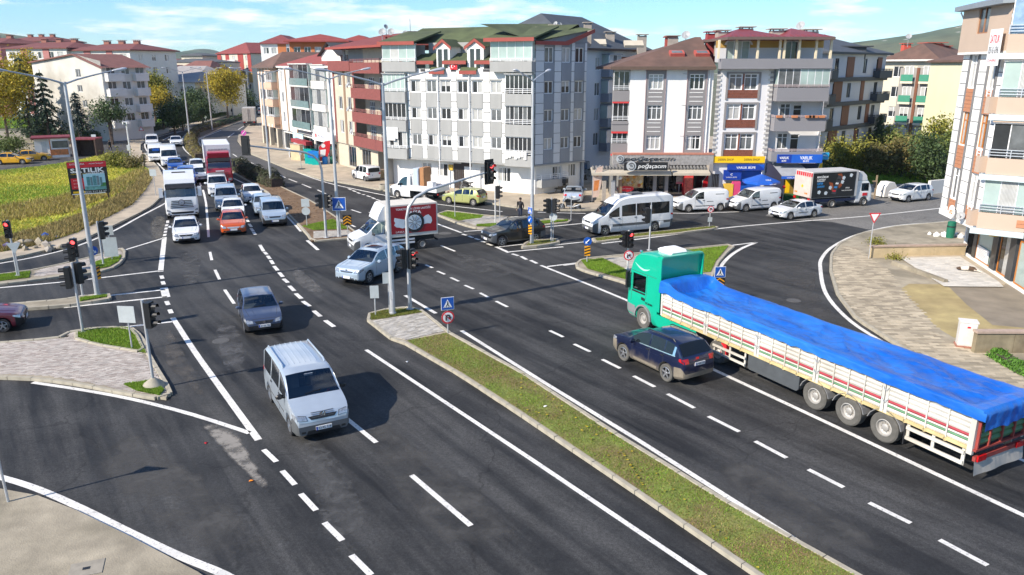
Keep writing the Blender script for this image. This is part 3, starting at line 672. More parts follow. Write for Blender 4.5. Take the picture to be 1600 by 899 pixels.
def body(name,label,pts,z1,wm,group=None,cat='building',z0=0):
 f=[Fac(pts[i],pts[(i+1)%len(pts)])for i in range(len(pts))]
 root=thing(name,label,cat,(*pts[0][:2],0),0,group)
 for q in f:q.o=f[0].A
 return root,f
def back(A,B,d):
 """rear corners of a plot whose front runs A -> B"""
 A,B=Vector(A[:2]),Vector(B[:2]);t=(B-A).normalized();n=Vector((-t.y,t.x));return B+n*d,A+n*d
def grid(root,f,cols,rows,w,h,wm,z0,z1,nc=2,tr=0,fm=None,s0=0,s1=None,panes=None,name='wall',sill=None):
 ops=[(c,r,w,h)for c in cols for r in rows]
 wall(root,f,s0,f.L if s1 is None else s1,z0,z1,ops,wm,name)
 for o in ops:window(root,f,*o,cols=nc,tr=tr,fm=fm,pane=R.choice(panes)if panes else None)
def lin(a,b,n):return[a+(b-a)*(i+.5)/n for i in range(n)]
# white and grey corner block with green roofs
A,B=G(606,244.6,3.0),G(835,258.4,3.0);Cc=G(915,252,3.0)
Cc=Vector((B.x+5.0,B.y+3.9,0))
bk=[Cc+Vector((-3.5,9,0)),A+Vector((4.2,9.5,0))]
wg,F=body('apartment_block','white and grey corner apartment block with green roofs and red eaves',[A,B,Cc,bk[0],bk[1]],14,WALLW)
f1,f2=F[0],F[1]
GREENROOF=mat('green_shingle_roof',(.085,.105,.045),.9,.3,.8,.4,12,tint=(.06,.075,.035));REDF=mat('red_fascia',(.3,.06,.045),.7,.12,2)
sM=lambda u,v=135:f1 .S(u,v)
sl,sr_=sM(636),sM(794)
cols=[sM(u)for u in(649,674,696,722.5,745.5,775)]
zr=[(f1 .Z(730,b),f1 .Z(730,t)-f1 .Z(730,b))for t,b in((213,230.5),(170,188),(126.5,145.5))]
TOP=f1 .Z(730,108)
ops=[(c,z,1.12,h)for c in cols for z,h in zr]
wall(wg,f1,sl,sr_,3.0,TOP,ops,WALLW)
for o in ops:window(wg,f1,*o,cols=2)
for c in cols:
 zz=[3.02]+[q for z,h in zr for q in(z-.03,z+h+.05)]
 for a,b in((zz[0],zz[1]),(zz[2],zz[3]),(zz[4],zz[5])):panel(wg,f1,c-.62,c+.62,a,b,LGREY,.002,.05,'grey_panel')
 panel(wg,f1,c-.66,c+.66,zz[6],zz[6]+.12,LGREY,.002,.08,'window_hood')
_g=[sl+.02]+[q for c in cols for q in(c-.64,c+.64)]+[sr_-.02]
k=0
for i in range(0,len(_g)-1,2):
 panel(wg,f1,_g[i],_g[i+1],3.02,TOP-.02,JOINT,.001,.01,'joint_backing')
 z=3.02
 while z<TOP-.5:
  hh=min(.93,TOP-z-.02);panel(wg,f1,_g[i]+.02,_g[i+1]-.02,z+.03,z+hh-.03,WALLW,.012,.045,'white_panel');z+=hh
for c in((cols[1]+cols[2])/2,(cols[3]+cols[4])/2):MB().tube([(0,0,0),(0,0,TOP-.3)],.06,6).build('drainpipe',WHITE,wg,f1 .M(c,0,.12))
panel(wg,f1,0,f1 .L+.05,2.88,3.0,LGREY,-.9,.12,'ledge')
g1=Fac(A-f1 .n*.9,B-f1 .n*.9-f1 .t*.35);g1 .o=f1 .A
gops=[(g1 .S(u,262),1.2,1.15,1.3)for u in(667,692,758)]+[(g1 .S(788,266),1.1,1.35,1.4),(g1 .S(717,268),.0,1.25,2.6)]
wall(wg,g1,0,g1 .L,0,2.9,gops,WALLW,'ground_floor_wall')
for o in gops[:4]:window(wg,g1,*o,cols=3 if o[2]>1.2 else 2,pane=CURT)
DOORM=mat('dark_door',(.05,.035,.03),.5,.2);dr=MB().box(-.62,.62,-.04,.04,0,2.6).build('entrance_door',DOORM,wg,g1 .M(gops[4][0],0,-.1))
for i in range(5):MB().box(-.5+i*.22,-.44+i*.22,-.07,-.045,.3,2.4).build('door_bar',JOINT,dr)
MB().box(-.25,.25,-.15,0,0,.55).build('meter_box',mat('yellow_box',(.6,.38,.05),.5),wg,g1 .M(g1 .S(705,262),1.9,0))
MB().box(-.55,.55,-.08,0,0,.35).build('name_board',DOORM,wg,g1 .M(g1 .S(729,259),2.35,0))
g2=Fac(B-f1 .n*.9-f1 .t*.35,Cc-f2 .n*.6);g2 .o=f1 .A
gops=[(g2 .L*.48,1.35,1.1,1.25),(g2 .L*.82,1.45,1.0,1.25)]
wall(wg,g2,0,g2 .L,0,2.9,gops,WALLW,'ground_floor_wall')
for o in gops:window(wg,g2,*o,cols=3,pane=CURT)
balcony(wg,g2,.2,g2 .L*.62,.95,.8,.55,LGREY,.5,WHITE)
wall(wg,Fac(Cc,bk[0]),0,1,0,3,(),WALLW)if False else None
bz=[f1 .Z(815,v)for v in(246,206,166)]
for i,zf in enumerate((3.05,5.85,8.6)):
 balcony(wg,f1,0,sl,zf,.45,.85,LGREY,.3,WHITE,glaze=zf+2.55,panels=[[CURT,PDARK],[PDARK],[PGREEN]][i],npan=5)
 b=balcony(wg,f1,sr_,f1 .L,zf,.75,.85,LGREY,.45,WHITE,glaze=zf+2.55,panels=[[PDARK],[PMID,PDARK],[PDARK]][i],npan=6)
 wall(wg,f1,0,sl,zf,zf+2.55,(),GREYR,'balcony_wall',d=-.4);wall(wg,f1,sr_,f1 .L,zf,zf+2.55,(),LGREY,'balcony_wall',d=-.4)
wall(wg,f1,0,sl,11.2,TOP+.1,(),WALLW);wall(wg,f1,sr_,f1 .L,11.2,TOP+.1,(),WALLW)
TOWEL=mat('white_laundry',(.8,.79,.77),.9,.08)
lq=MB()
for i in range(7):
 a=i*.32;lq.box(a,a+.27,-.012,.012,-.75+.12*(i%3),0)
tag(lq.build('laundry',TOWEL,None,Matrix.Translation(f1 .A)@f1 .M(sr_+.1,4.3,.84)),'white laundry hanging on the lowest right corner balcony of the white and grey block','laundry')
tag(MB().box(0,1.0,-.02,.02,-1.3,0).box(1.05,1.35,-.02,.02,-1.1,0).build('laundry',TOWEL,None,Matrix.Translation(f1 .A)@f1 .M(.35,6.0,.5)),'white sheets drying on the left end balcony above the red drill stand','laundry')
c2=[f2 .S(u,135)for u in(857.5,884,904.5)]
z2=zr+[(f1 .Z(830,98),1.35)]
z2=[(z,h)for z,h in z2]
H2=14.0
ops=[(c*1.0,z,1.05,h)for c in c2 for z,h in z2 if c<f2 .L-.4]
wall(wg,f2,0,f2 .L,3.0,H2,ops,BLUEG_SHADE)
for o in ops:window(wg,f2,*o,cols=2)
for c in c2:
 zz=[3.02]+[q for z,h in z2 for q in(z-.03,z+h+.03)]
 for a,b in((zz[0],zz[1]),(zz[2],zz[3]),(zz[4],zz[5]),(zz[6],zz[7])):panel(wg,f2,c-.6,c+.6,a,b,BLUEG_SHADE,.002,.05,'grey_panel')
_g=[.02]+[q for c in c2 for q in(c-.62,c+.62)]+[f2 .L-.02];LBLUE_SHADE=mat('blue_and_shaded_white_cladding',(.6,.62,.64),.8,.05,.6)  # white panels of the right face, their bluish shade put into the colour
for i in range(0,len(_g)-1,2):
 panel(wg,f2,_g[i],_g[i+1],3.02,H2-.02,JOINT,.001,.01,'joint_backing')
 z=3.02
 while z<H2-.3 and _g[i+1]-_g[i]>.1:
  hh=min(.93,H2-z-.02);panel(wg,f2,_g[i]+.02,_g[i+1]-.02,z+.02,z+hh-.02,LBLUE_SHADE,.012,.045,'white_panel');z+=hh
panel(wg,f2,-.05,f2 .L,2.88,3.0,LGREY,-.6,.12,'ledge')
wall(wg,F[2],0,F[2].L,0,14,(),LBLUE_SHADE);wall(wg,F[4],0,F[4].L,0,TOP,(),GREYR)
def shed(root,f,s0,s1,z0,z1,d0,d1,m,fm,name='roof'):
 """sloping roof sheet from the eave (depth d0 outwards, z0) up to (d1, z1) with a painted fascia"""
 t=.14;o=MB().add([(s0,-d0,z0),(s1,-d0,z0),(s1,-d1,z1),(s0,-d1,z1),(s0,-d0,z0-t),(s1,-d0,z0-t),(s1,-d1,z1-t),(s0,-d1,z1-t)],[(0,1,2,3),(7,6,5,4),(1,5,6,2),(0,3,7,4),(3,2,6,7)]).build(name,m,root,f.M(0,0))
 MB().box(s0-.03,s1+.03,-d0-.05,-d0,z0-.3,z0+.03).build('fascia',fm,o)
 return o
zA=TOP+.05
s_r0=sM(771,85)
wall(wg,f1,0,sM(652,85),zA,zA+2.2,[(sM(600,85)+1.3,zA+.1,1.4,1.9)],LGREY,'attic_wall',d=-1.4)
balcony(wg,f1,0,sM(651,85),11.55,.35,.75,LGREY,.3,WHITE,glaze=13.9,panels=[PGREEN,CURT,PGREEN],npan=4)
balcony(wg,f1,s_r0,f1 .L,11.55,.75,.75,LGREY,.25,WHITE,glaze=14.1,panels=[PGREEN],npan=5)
wall(wg,f1,sM(651,85),s_r0,zA,14.1,(),LGREY,'attic_wall',d=-2.2)
for u0,u1 in((646,678),(693,729),(743,772)):shed(wg,f1,f1 .S(u0,97),f1 .S(u1,95),12.35,13.1,.16,-1.6,GREENROOF,REDF)
for u0,u1 in((673,696),(720,746)):shed(wg,f1,f1 .S(u0,112),f1 .S(u1,112),11.45,11.8,.3,-.1,GREENROOF,REDF)
for u0,u1 in((679,704),(727,757)):
 a,b=f1 .S(u0,85),f1 .S(u1,85);c=(a+b)/2
 dm=MB();dm.side([(a+.15,11.5),(b-.15,11.5),(b-.15,13.7),(c,14.25),(a+.15,13.7)],.1,2.4)
 dd=dm.build('dormer',WALLW,wg,f1 .M(0,0,0))
 gb=MB()
 for x0,z0,x1,z1 in((a-.1,13.62,c,14.35),(c,14.35,b+.1,13.62)):
  gb.add([(x0,-.08,z0-.28),(x1,-.08,z1-.28),(x1,-.08,z1+.02),(x0,-.08,z0+.02),(x0,-.02,z0-.28),(x1,-.02,z1-.28),(x1,-.02,z1+.02),(x0,-.02,z0+.02)],[(0,1,2,3),(7,6,5,4),(3,2,6,7),(0,4,5,1),(1,5,6,2),(0,3,7,4)])
 gb.build('bargeboard',REDF,dd)
 MB().add([(a-.1,-.1,13.64),(c,-.1,14.37),(c,2.6,14.37),(a-.1,2.6,13.64),(b+.1,-.1,13.64),(b+.1,2.6,13.64)],[(0,1,2,3),(1,4,5,2)]).build('dormer_roof',GREENROOF,dd)
 for q in(-.32,.32):window(dd,f1,0,0,.6,1.9,cols=1,pane=R.choice([CURT,PDARK])).matrix_local=T(c+q,.085,11.6)
c0=(A+B)/2-f1 .n*5
rf=shed(wg,f1,sM(598,75)-.2,sM(652,75),14.15,15.3,.6,-4.5,GREENROOF,REDF)
rf1=MB().add([(-.5,2.2,14.0),(f1 .L,2.2,14.0),(f1 .L+1.5,6.5,15.7),(.5,6.5,15.7),(f1 .L+1,10,14),(-.5,10,14)],[(0,1,2,3),(3,2,4,5)]).build('roof',GREENROOF,wg,f1 .M(0,0))
rr=shed(wg,f1,s_r0-.4,f1 .L+.35,14.3,15.5,1.1,-4.5,GREENROOF,REDF)
e0,e1=Vector((f1 .L+.2,-.9,14.2)),None
q=f2 .M(0,0)
gm=MB().add([(-.4,-.5,14.0),(f2 .L+.4,-.5,15.2),(f2 .L+.4,5,15.9),(-2.5,5,15.6),(-.4,-.5,13.75),(f2 .L+.4,-.5,14.95)],[(0,1,2,3)]).build('roof',GREENROOF,wg,q)
MB().add([(-.4,-.55,13.72),(f2 .L*.55,-.55,13.72),(f2 .L+.45,-.55,14.9),(f2 .L+.45,-.55,15.22),(f2 .L*.5,-.55,14.05),(-.4,-.55,14.03),(-.4,-.48,13.72),(f2 .L*.55,-.48,13.72),(f2 .L+.45,-.48,14.9),(f2 .L+.45,-.48,15.22),(f2 .L*.5,-.48,14.05),(-.4,-.48,14.03)],[(0,1,4,5),(1,2,3,4),(6,11,10,7),(7,10,9,8),(0,6,7,1),(1,7,8,2),(2,8,9,3),(5,4,10,11),(4,3,9,10)]).build('fascia',REDF,gm)
MB().add([(0,0,13.9),(f2 .L,0,13.9),(f2 .L,0,15.1)],[(0,1,2)]).build('gable_wall',BLUEG_SHADE,wg,f2 .M(0,0))
dm_=mat('dark_chimney',(.1,.09,.085),.9,.2)
for u,v,y,w,m_ in((675,72,84,.8,dm_),(760,68,82,.9,dm_),(801,55,79,.8,mat('brick_chimney',(.4,.1,.06),.9,.2)),(842,58,77,.7,None),(864,54,79,.9,None),(918,50,80,.9,None),(608,71,84,.8,REDF),(645,63,86,.9,dm_)):
 p=depth_pt(u,v,y);chimney(rf1,p.x,p.y,p.z+.1,.6,w*.8,m_)
for u,v,y,r_ in((611,50,84,.75),(597,50,84.5,.75),(603,42,85,.5),(633,52,86,.55),(733,55,84,.35),(738,56,84,.3),(808,45,79,.75),(868,37,79,.42),(875,38,79,.42)):
 p=depth_pt(u,v,y);dish(wg,p.x,p.y,p.z,r_*.52,R.uniform(-2.2,-.6),1.6)
p=depth_pt(641,45,86);MB().tube([p-wg.location,p-wg.location+Vector((0,0,2.2))],.025,5).build('antenna_mast',JOINT,wg,Matrix.Translation((0,0,-1.2)))
fl=MB();nx=8
for i in range(nx):fl.quad((i*.1,-.02*math.sin(i*.9),0),((i+1)*.1,-.02*math.sin((i+1)*.9),0),((i+1)*.1,-.02*math.sin((i+1)*.9),.58),(i*.1,-.02*math.sin(i*.9),.58))
flag=fl.build('flag',REDP,None,Matrix.Translation(f1 .A)@f1 .M(f1 .S(704,109),f1 .Z(704,109),.1));tag(flag,'small red flag with white crescent and star on the white parapet','flag')
mb=MB();cr_=[(.3+.16*math.cos(a),.29+.16*math.sin(a))for a in[math.radians(40+i*14)for i in range(21)]];ci=[(.335+.125*math.cos(a),.29+.125*math.sin(a))for a in[math.radians(50+i*13)for i in range(21)]]
for i in range(20):mb.quad((*[cr_[i][0]],-.04,cr_[i][1]),(cr_[i+1][0],-.04,cr_[i+1][1]),(ci[i+1][0],-.04,ci[i+1][1]),(ci[i][0],-.04,ci[i][1]))
st_=[(.52+(.08 if i%2==0 else.032)*math.cos(math.radians(180+i*36)),-.04,.29+(.08 if i%2==0 else.032)*math.sin(math.radians(180+i*36)))for i in range(10)]
mb.add(st_,[list(range(10))]);mb.build('crescent_and_star',WHITE,flag)
# white block over the bakery
yb=70.6
Fy=Fac((-50,yb),(80,yb))
xs=lambda u,v:Fy.st(u,v)[0]-50
xl,xr_=xs(980,240),xs(1107,240)
ba,F=body('apartment_block','white apartment block with brown roof and grey window strips above the bakery',[(xl,yb),(xr_,yb),(xr_,yb+12),(xl,yb+12)],12,WALLW)
f=F[0];ZB,ZT=f.Z(1040,241),f.Z(1040,104.5)
rows=[(f.Z(1054,b),f.Z(1054,t)-f.Z(1054,b))for t,b in((211.5,234),(164.5,187.5),(116,140))]
cc=[f.S(1022.5,175),f.S(1086,175)]
GREYB=mat('mid_grey_render',(.25,.235,.235),.85,.06,.5);PINKB=mat('dusty_pink_trim',(.35,.26,.26),.8,.05)
ops=[(c,z,1.3,h)for c in cc for z,h in rows]
wall(ba,f,0,f.L,ZB,ZT,ops,WALLW)
for i,o in enumerate(ops):window(ba,f,*o,cols=3,tr=.78,pane=[CURT,PMID,CURT,CURT,PMID,PDARK][i])
for c in cc:
 z0,z1=rows[0][0]-.35,rows[2][0]+rows[2][1]+.3
 panel(ba,f,c-.84,c-.66,z0,z1,GREYB,.002,.06,'grey_strip');panel(ba,f,c+.66,c+.84,z0,z1,GREYB,.002,.06,'grey_strip')
 for a,b in((z0,rows[0][0]),(rows[0][0]+rows[0][1],rows[1][0]),(rows[1][0]+rows[1][1],rows[2][0]),(rows[2][0]+rows[2][1],z1)):
  panel(ba,f,c-.657,c+.657,a,b,GREYB,.002,.058,'grey_strip')
  if b-a>.8:
   for k in range(3):panel(ba,f,c-.6,c+.6,a+(b-a)*(.22+.28*k),a+(b-a)*(.22+.28*k)+.06,WALLW,.058,.08,'white_stripe')
 panel(ba,f,c-.9,c-.843,z0-.08,z1+.08,PINKB,.002,.1,'trim');panel(ba,f,c+.843,c+.9,z0-.08,z1+.08,PINKB,.002,.1,'trim');panel(ba,f,c-.84,c+.84,z1+.003,z1+.08,PINKB,.002,.1,'trim');panel(ba,f,c-.84,c+.84,z0-.08,z0-.003,PINKB,.002,.1,'trim')
MB().tube([(0,0,0),(0,0,ZT-ZB)],.06,6).build('drainpipe',WHITE,ba,f.M(f.L-.35,ZB,.08))
for u,v in((1068,116),(1066,165),(1063,213)):MB().tube([(0,0,0),(-.5,-.5,.05)],.03,5).build('wall_bracket',GALV,ba,f.M(f.S(u+6,v),f.Z(u,v)))
wall(ba,F[3],0,12,0,ZT,(),LGREY)
fb=Fac((xl-1.45,yb+.35),(xl,yb+.35));fb.o=f.A
REDT=mat('red_edge',(.62,.05,.05),.6)
for zf in(ZB+.2,rows[1][0]-.85,rows[2][0]-.85):
 balcony(ba,fb,0,1.44,zf,.3,.75,GREYB,.4,WHITE,glaze=zf+2.45,panels=[PDARK],npan=3)
 MB().box(-.02,1.44,-.34,0,zf-.35,zf-.19).build('red_edge',REDT,ba,fb.M(0,0))
wall(ba,fb,0,1.45,0,ZT,(),GREYR,'side_wall',d=-.35);fw_=Fac((xl+.2,yb+9),(xl-1.45,yb+.7));fw_.o=f.A;wall(ba,fw_,0,fw_.L,0,ZT,(),GREYR,'side_wall')
BROWNROOF=mat('brown_shingle_roof',(.15,.085,.065),.9,.2,1.2,.5,12,tint=(.115,.07,.055))
_w=xr_-xl;_rz=depth_pt(1088,58,yb+6).z;_rx=depth_pt(1086,58,yb+6).x-xl
hr=MB().add([(-1.8,-.6,ZT),(_w,-.6,ZT),(_w,6,_rz),(_rx,6,_rz),(_w,12,ZT),(-1.8,12,ZT),(-1.8,-.6,ZT-.22),(_w,-.6,ZT-.22),(_w,12,ZT-.22),(-1.8,12,ZT-.22)],[(0,1,2,3),(3,2,4,5),(0,3,5),(1,4,2),(0,6,7,1),(0,5,9,6),(6,9,8,7),(1,7,8,4)]).build('roof',BROWNROOF,ba)
MB().box(-1.84,_w,-.66,-.602,ZT-.26,ZT+.02).build('fascia',mat('brown_fascia',(.12,.08,.06),.8),hr)
for u,v in((1058,75),(1097,77)):
 p=depth_pt(u,v,yb+1.9);p.z=ZT+(_rz-ZT)*2.5/6.6+.12;s=MB().cbox((0,0,0),(1.3,.9,.3),M=Matrix.Translation(p-ba.location)@Matrix.Rotation(.36,4,'X'));k=s.build('roof_light',mat('roof_light_frame',(.42,.09,.07),.7),ba);MB().cbox((0,0,0),(.95,.6,.33),M=Matrix.Translation(p-ba.location)@Matrix.Rotation(.36,4,'X')).build('pane',PMID,k)
for u,v,w,m_ in((1050,66,1.0,None),(1112,60,1.0,mat('red_chimney',(.3,.05,.05),.8)),(1046,68,.8,REDF)):
 p=depth_pt(u,v,yb+6);chimney(hr,p.x,p.y,p.z-.8,1.2,w,m_)
p=depth_pt(1072,55,yb+6);dish(ba,p.x,p.y,p.z,.42,-2,1.5)
STONE=mat('grey_stone_cladding',(.3,.285,.275),.9,.3,5,.4,8);TILEB=mat('grey_roof_tile',(.16,.155,.15),.8,.2,2)
xa,xb=xs(956,250),xr_+.3
MB().box(xa-xl,xb-xl,-.75,0,f.Z(1040,257)+.02,ZB).build('stone_fascia',STONE,ba)
panel(ba,f,xa-xl,xb-xl,ZB+.004,ZB+.14,mat('red_brick_edge',(.4,.17,.12),.9,.2,4),-.1,.78,'brick_edge')
text('poğaçacım',4.6,.5,CHROME,ba,f.M(f.S(1012,248),f.Z(1012,246.8),.8),'fascia_lettering',.03,.25)
def emblem(parent,M,r):
 e=MB().lathe([(r,-.02),(r,.02)],22,'Y').build('round_emblem',mat('silver_emblem',(.62,.63,.64),.35,.1,metal=.4),parent,M)
 mb=MB();pts=[(r*.62*math.cos(a),r*.62*math.sin(a))for a in[math.radians(150-i*16)for i in range(19)]];mb.tube([(x,-.03,z)for x,z in pts],r*.12,6);mb.tube([(-r*.3,-.03,r*.1),(r*.1,-.03,r*.25),(r*.25,-.03,-.05),(-r*.2,-.03,-.1*r)],r*.09,6)
 mb.build('emblem_mark',mat('dark_emblem_mark',(.12,.12,.12),.5),e)
emblem(ba,f.M(f.S(967,247),f.Z(967,247),.83),.36)
bs=MB().box(0,f.S(1043,260,2.4)-f.S(975,260,2.4),-.12,.12,0,.72).build('sign_board',BLACK,ba,f.M(f.S(975,260,2.4),f.Z(1009,266.5,2.4),2.4))
text('poğaçacım',2.5,.5,WHITE,bs,T(2.45,-.14,.36),'sign_lettering',.02,.25)
emblem(bs,T(.62,-.16,.4),.43)
AWN=mat('beige_awning',(.45,.4,.32),.9,.12,2)
for u0,u1,m_ in((921,974,AWN),(1044,1101,AWN),(974,1042,AWN)):
 a,b=f.S(u0,266),f.S(u1,266);o=MB().add([(a,-.8,3.1),(b,-.8,3.1),(b,-2.2,2.72),(a,-2.2,2.72),(a,-2.2,2.52),(b,-2.2,2.52),(a,-.8,3.05),(b,-.8,3.05)],[(0,1,2,3),(3,2,5,4),(6,4,5,7)]).build('awning',m_,ba,fixn=False)
for i in range(34):
 a=f.S(925,259)+i*.305;MB().lathe([(.1,0),(.12,.6)],8,'Y').build('roof_tile',TILEB,ba,Matrix.Translation((a,-1.45,3.0))@Matrix.Rotation(.25,4,'X'))
gw=Fac((xa,yb+1.6),(xb,yb+1.6));gw.o=f.A
sop=[(s,.5,1.9,2.2)for s in lin(.2,gw.L-.3,6)]
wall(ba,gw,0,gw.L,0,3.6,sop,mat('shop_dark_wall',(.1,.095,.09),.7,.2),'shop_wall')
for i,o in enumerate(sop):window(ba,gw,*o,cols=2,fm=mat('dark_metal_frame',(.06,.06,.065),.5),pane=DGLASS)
for u in(1020,1038,1105,958):MB().box(-.15,.15,-.15,.15,.3,3.4).build('column',GREYB,ba,f.M(f.S(u,290),0,.9))
MB().box(0,xb-xa,-2.4,1.6,0,.4).build('terrace',mat('terrace_tile',(.42,.36,.3),.6,.15,1.5),ba,T(xa-xl,0,0))
bw=MB()
for r_ in range(4):
 for i in range(36):bw.box(i*.27+(.13 if r_%2 else 0),i*.27+.255+(.13 if r_%2 else 0),-.11,.11,r_*.13,r_*.13+.115)
tag(bw.build('low_brick_wall',mat('white_brick',(.66,.63,.58),.9,.1,2,island=.15),None,T(xs(1003,308),yb-2.7,.12),fixn=False),'low whitewashed brick wall in front of the bakery terrace','wall')
# block over the kiosks
xl3,xm,xr3=xs(1111,240)+.02,xs(1196,240),xs(1276,240)
va,F=body('apartment_block','white block with stepped stone corners, grey balconies and red roof over the kiosks',[(xl3,yb-.3),(xr3,yb-.3),(xr3,yb+12),(xl3,yb+12)],13,WALLW)
f=F[0];ZB3,ZT3=f.Z(1150,243),f.Z(1150,108)
BRICK=mat('dark_red_brick',(.2,.065,.04),.9,.3,6,.4,12);WB=mat('warm_white_render',(.68,.67,.68),.85,.06,.5)
rows=[(f.Z(1155,b),f.Z(1155,t)-f.Z(1155,b))for t,b in((209,234),(162.5,187),(115.5,140.5))]
cw=[f.S(1146,175),f.S(1169.5,175)]
ops=[(c,z,1.15,h)for c in cw for z,h in rows]
sm=xm-xl3
wall(va,f,0,sm,0,ZT3,ops+[(f.S(1116,275),0,.9,2.4),(f.S(1162,280),.0,3.2,2.9)],WB)
for o in ops:window(va,f,*o,cols=2,tr=.76,pane=R.choice([CURT,CURT,PMID]))
for z,h in rows:
 a,b=cw[0]-.75,cw[1]+.75
 panel(va,f,a-.1,a+.08,z-.85,z+h+.14,GREYB,.002,.09,'grey_frame');panel(va,f,b-.08,b+.1,z-.85,z+h+.14,GREYB,.002,.09,'grey_frame');panel(va,f,a+.083,b-.083,z+h+.002,z+h+.14,GREYB,.002,.09,'grey_frame')
 panel(va,f,cw[0]+.6,cw[1]-.6,z,z+h,BRICK,.002,.04,'brick_panel')
 for r_ in range(6):
  panel(va,f,a+.083,b-.083,z-.72+r_*.12,z-.72+r_*.12+.105,BRICK,.002,.045+.004*(r_%2),'brick_course')
QL,QD=mat('pale_quoin',(.55,.53,.5),.9,.12,3),mat('grey_quoin',(.27,.26,.26),.9,.12,3)
z=ZB3;i=0
while z<ZT3-.1:
 w=.44 if i%2 else.26
 panel(va,f,sm-w,sm+.02,z+.01,z+.2,QL if i%2 else QD,.002,.06,'quoin');panel(va,f,-.02,w*.8,z+.01,z+.2,QL if i%2 else QD,.002,.06,'quoin');z+=.21;i+=1
wall(va,f,sm,f.L,0,ZT3,[(sm+1.5,z,.95,h)for z,h in rows]+[(sm+2.6,z-.7,.8,h+.6)for z,h in rows],WB,d=-.5)
for z,h in rows:window(va,f,sm+1.5,z,.95,h,cols=2,tr=.72,pane=PMID,d=-.6);window(va,f,sm+2.6,z-.7,.8,h+.6,cols=1,tr=.8,pane=PDARK,d=-.6,door=True)
GP=mat('lavender_grey_render',(.23,.225,.24),.85,.05,.5)
for i,(z,h)in enumerate(rows):
 zf=z-.78
 b=balcony(va,f,sm+.12,f.L,zf,1.0,.98 if i else.7,GP,.22 if i<2 else.25,mat('pinkish_rail',(.4,.33,.33),.5),glaze=zf+2.6 if i==2 else 0,panels=[PMID,PMID,PMID,PGREEN,PGREEN,PGREEN,PGREEN],npan=7)
 if i==1:
  for x in(.35,1.7,2.9,3.2,3.5,4.1):MB().cbox((x,-1.12,zf+1.1),(.5,.18,.2)).build('flower_box',mat('terracotta',(.5,.19,.08),.8,.15),b)
wall(va,Fac((xr3,yb-1.3),(xr3,yb+12)),0,13.3,0,12,(),WB,'side_wall').matrix_local=Matrix.Translation((xr3-xl3,0,0))@Matrix.Rotation(PI/2,4,'Z')
ZP=f.Z(1150,92)
MB().box(-.02,f.L+.02,-1.02,0,ZT3+.003,ZP).build('roof_parapet',GP,va)
YEL=mat('ochre_render',(.5,.3,.08),.85,.1,.5);CRE=mat('cream_post',(.7,.6,.42),.7)
tops=f.Z(1150,63)
wall(va,f,0,f.L,ZP-.3,tops,[(f.S(1160,82),ZP-.2,2.1,1.75),(f.S(1245,82),ZP-.2,1.2,1.75)],WB,'attic_wall',d=-1.4)
wall(va,f,0,f.L,ZP+.95,tops,[(f.S(1160,82),ZP-.2,2.1,1.75),(f.S(1245,82),ZP-.2,1.2,1.75)],YEL,'attic_band',d=-1.37)
for u,w,pn in((1160,2.1,PGREEN),(1245,1.2,PDARK)):
 a=f.S(u,82);window(va,f,a,ZP-.2,w,1.75,cols=3 if w>2 else 2,pane=pn,d=-1.5)
 ar=MB();n=14
 for i in range(n):
  t0,t1=PI*i/n,PI*(i+1)/n;r0,r1=w/2+.02,w/2+.22;kz=.45
  ar.quad((a+r0*math.cos(t0),1.33,ZP+1.2+kz*r0*math.sin(t0)),(a+r1*math.cos(t0),1.33,ZP+1.2+kz*r1*math.sin(t0)),(a+r1*math.cos(t1),1.33,ZP+1.2+kz*r1*math.sin(t1)),(a+r0*math.cos(t1),1.33,ZP+1.2+kz*r0*math.sin(t1)))
 ar.build('window_arch',WB,va)
for u in(1119,1146,1179,1213,1220,1243,1269,1296):MB().box(-.09,.09,-.09,.09,ZP,tops).build('roof_post',CRE,va,f.M(f.S(u,82)if u<1290 else f.L-.2,0,.85))
REDROOF=mat('red_metal_roof',(.2,.035,.04),.55,.12,1,stretch=(1,1,1));GUT=mat('brown_gutter',(.13,.09,.075),.7)
sp=f.S(1222,70)
for a,b in((.3,sp),(sp+.15,f.L-.25)):
 h_=hip(va,[(xl3+a,yb-1.7),(xl3+b,yb-1.7),(xl3+b,yb+9),(xl3+a,yb+9)],tops,.95,.2,REDROOF,GUT,1.0)
 for k in range(int((b-a)/.5)):MB().add([(a+.3+k*.5-.025,-1.4,tops+.26),(a+.3+k*.5+.025,-1.4,tops+.26),(a+.3+k*.5+.025,-.4,tops+.43),(a+.3+k*.5-.025,-.4,tops+.43),(a+.3+k*.5,-1.4,tops+.3),(a+.3+k*.5,-.4,tops+.48)],[(0,4,5,3),(4,1,2,5)]).build('roof_seam',REDROOF,h_)
for u,v,w in((1128,55,1.0),(1165,50,1.1),(1213,53,1.1),(1228,56,.9),(1265,54,1.2),(1247,55,.8)):
 p=depth_pt(u,v,yb+3.5);chimney(h_,p.x,p.y,p.z-.35,.6,w,None)
p=depth_pt(1251,40,yb+4);dish(va,p.x,p.y,p.z,.42,-2.3,1.2)
BLUE=mat('deep_blue_sign',(.008,.045,.32),.4,.15,.8);BLUE2=mat('bright_blue_sign',(.01,.1,.5),.4,.2,.6);YSIGN=mat('yellow_sign',(.85,.52,.01),.4,.08,1)
def signb(root,f,u0,u1,v0,v1,m,d=.2,th=.15,name='sign_board'):
 a,b=f.S(u0,v1),f.S(u1,v1);z0,z1=f.Z(u0,v1),f.Z(u0,v0)
 return MB().box(0,b-a,-th,0,0,z1-z0).build(name,m,root,f.M(a,z0,d)),b-a,z1-z0
s,w,h=signb(va,f,1112,1193,244,254,YSIGN)
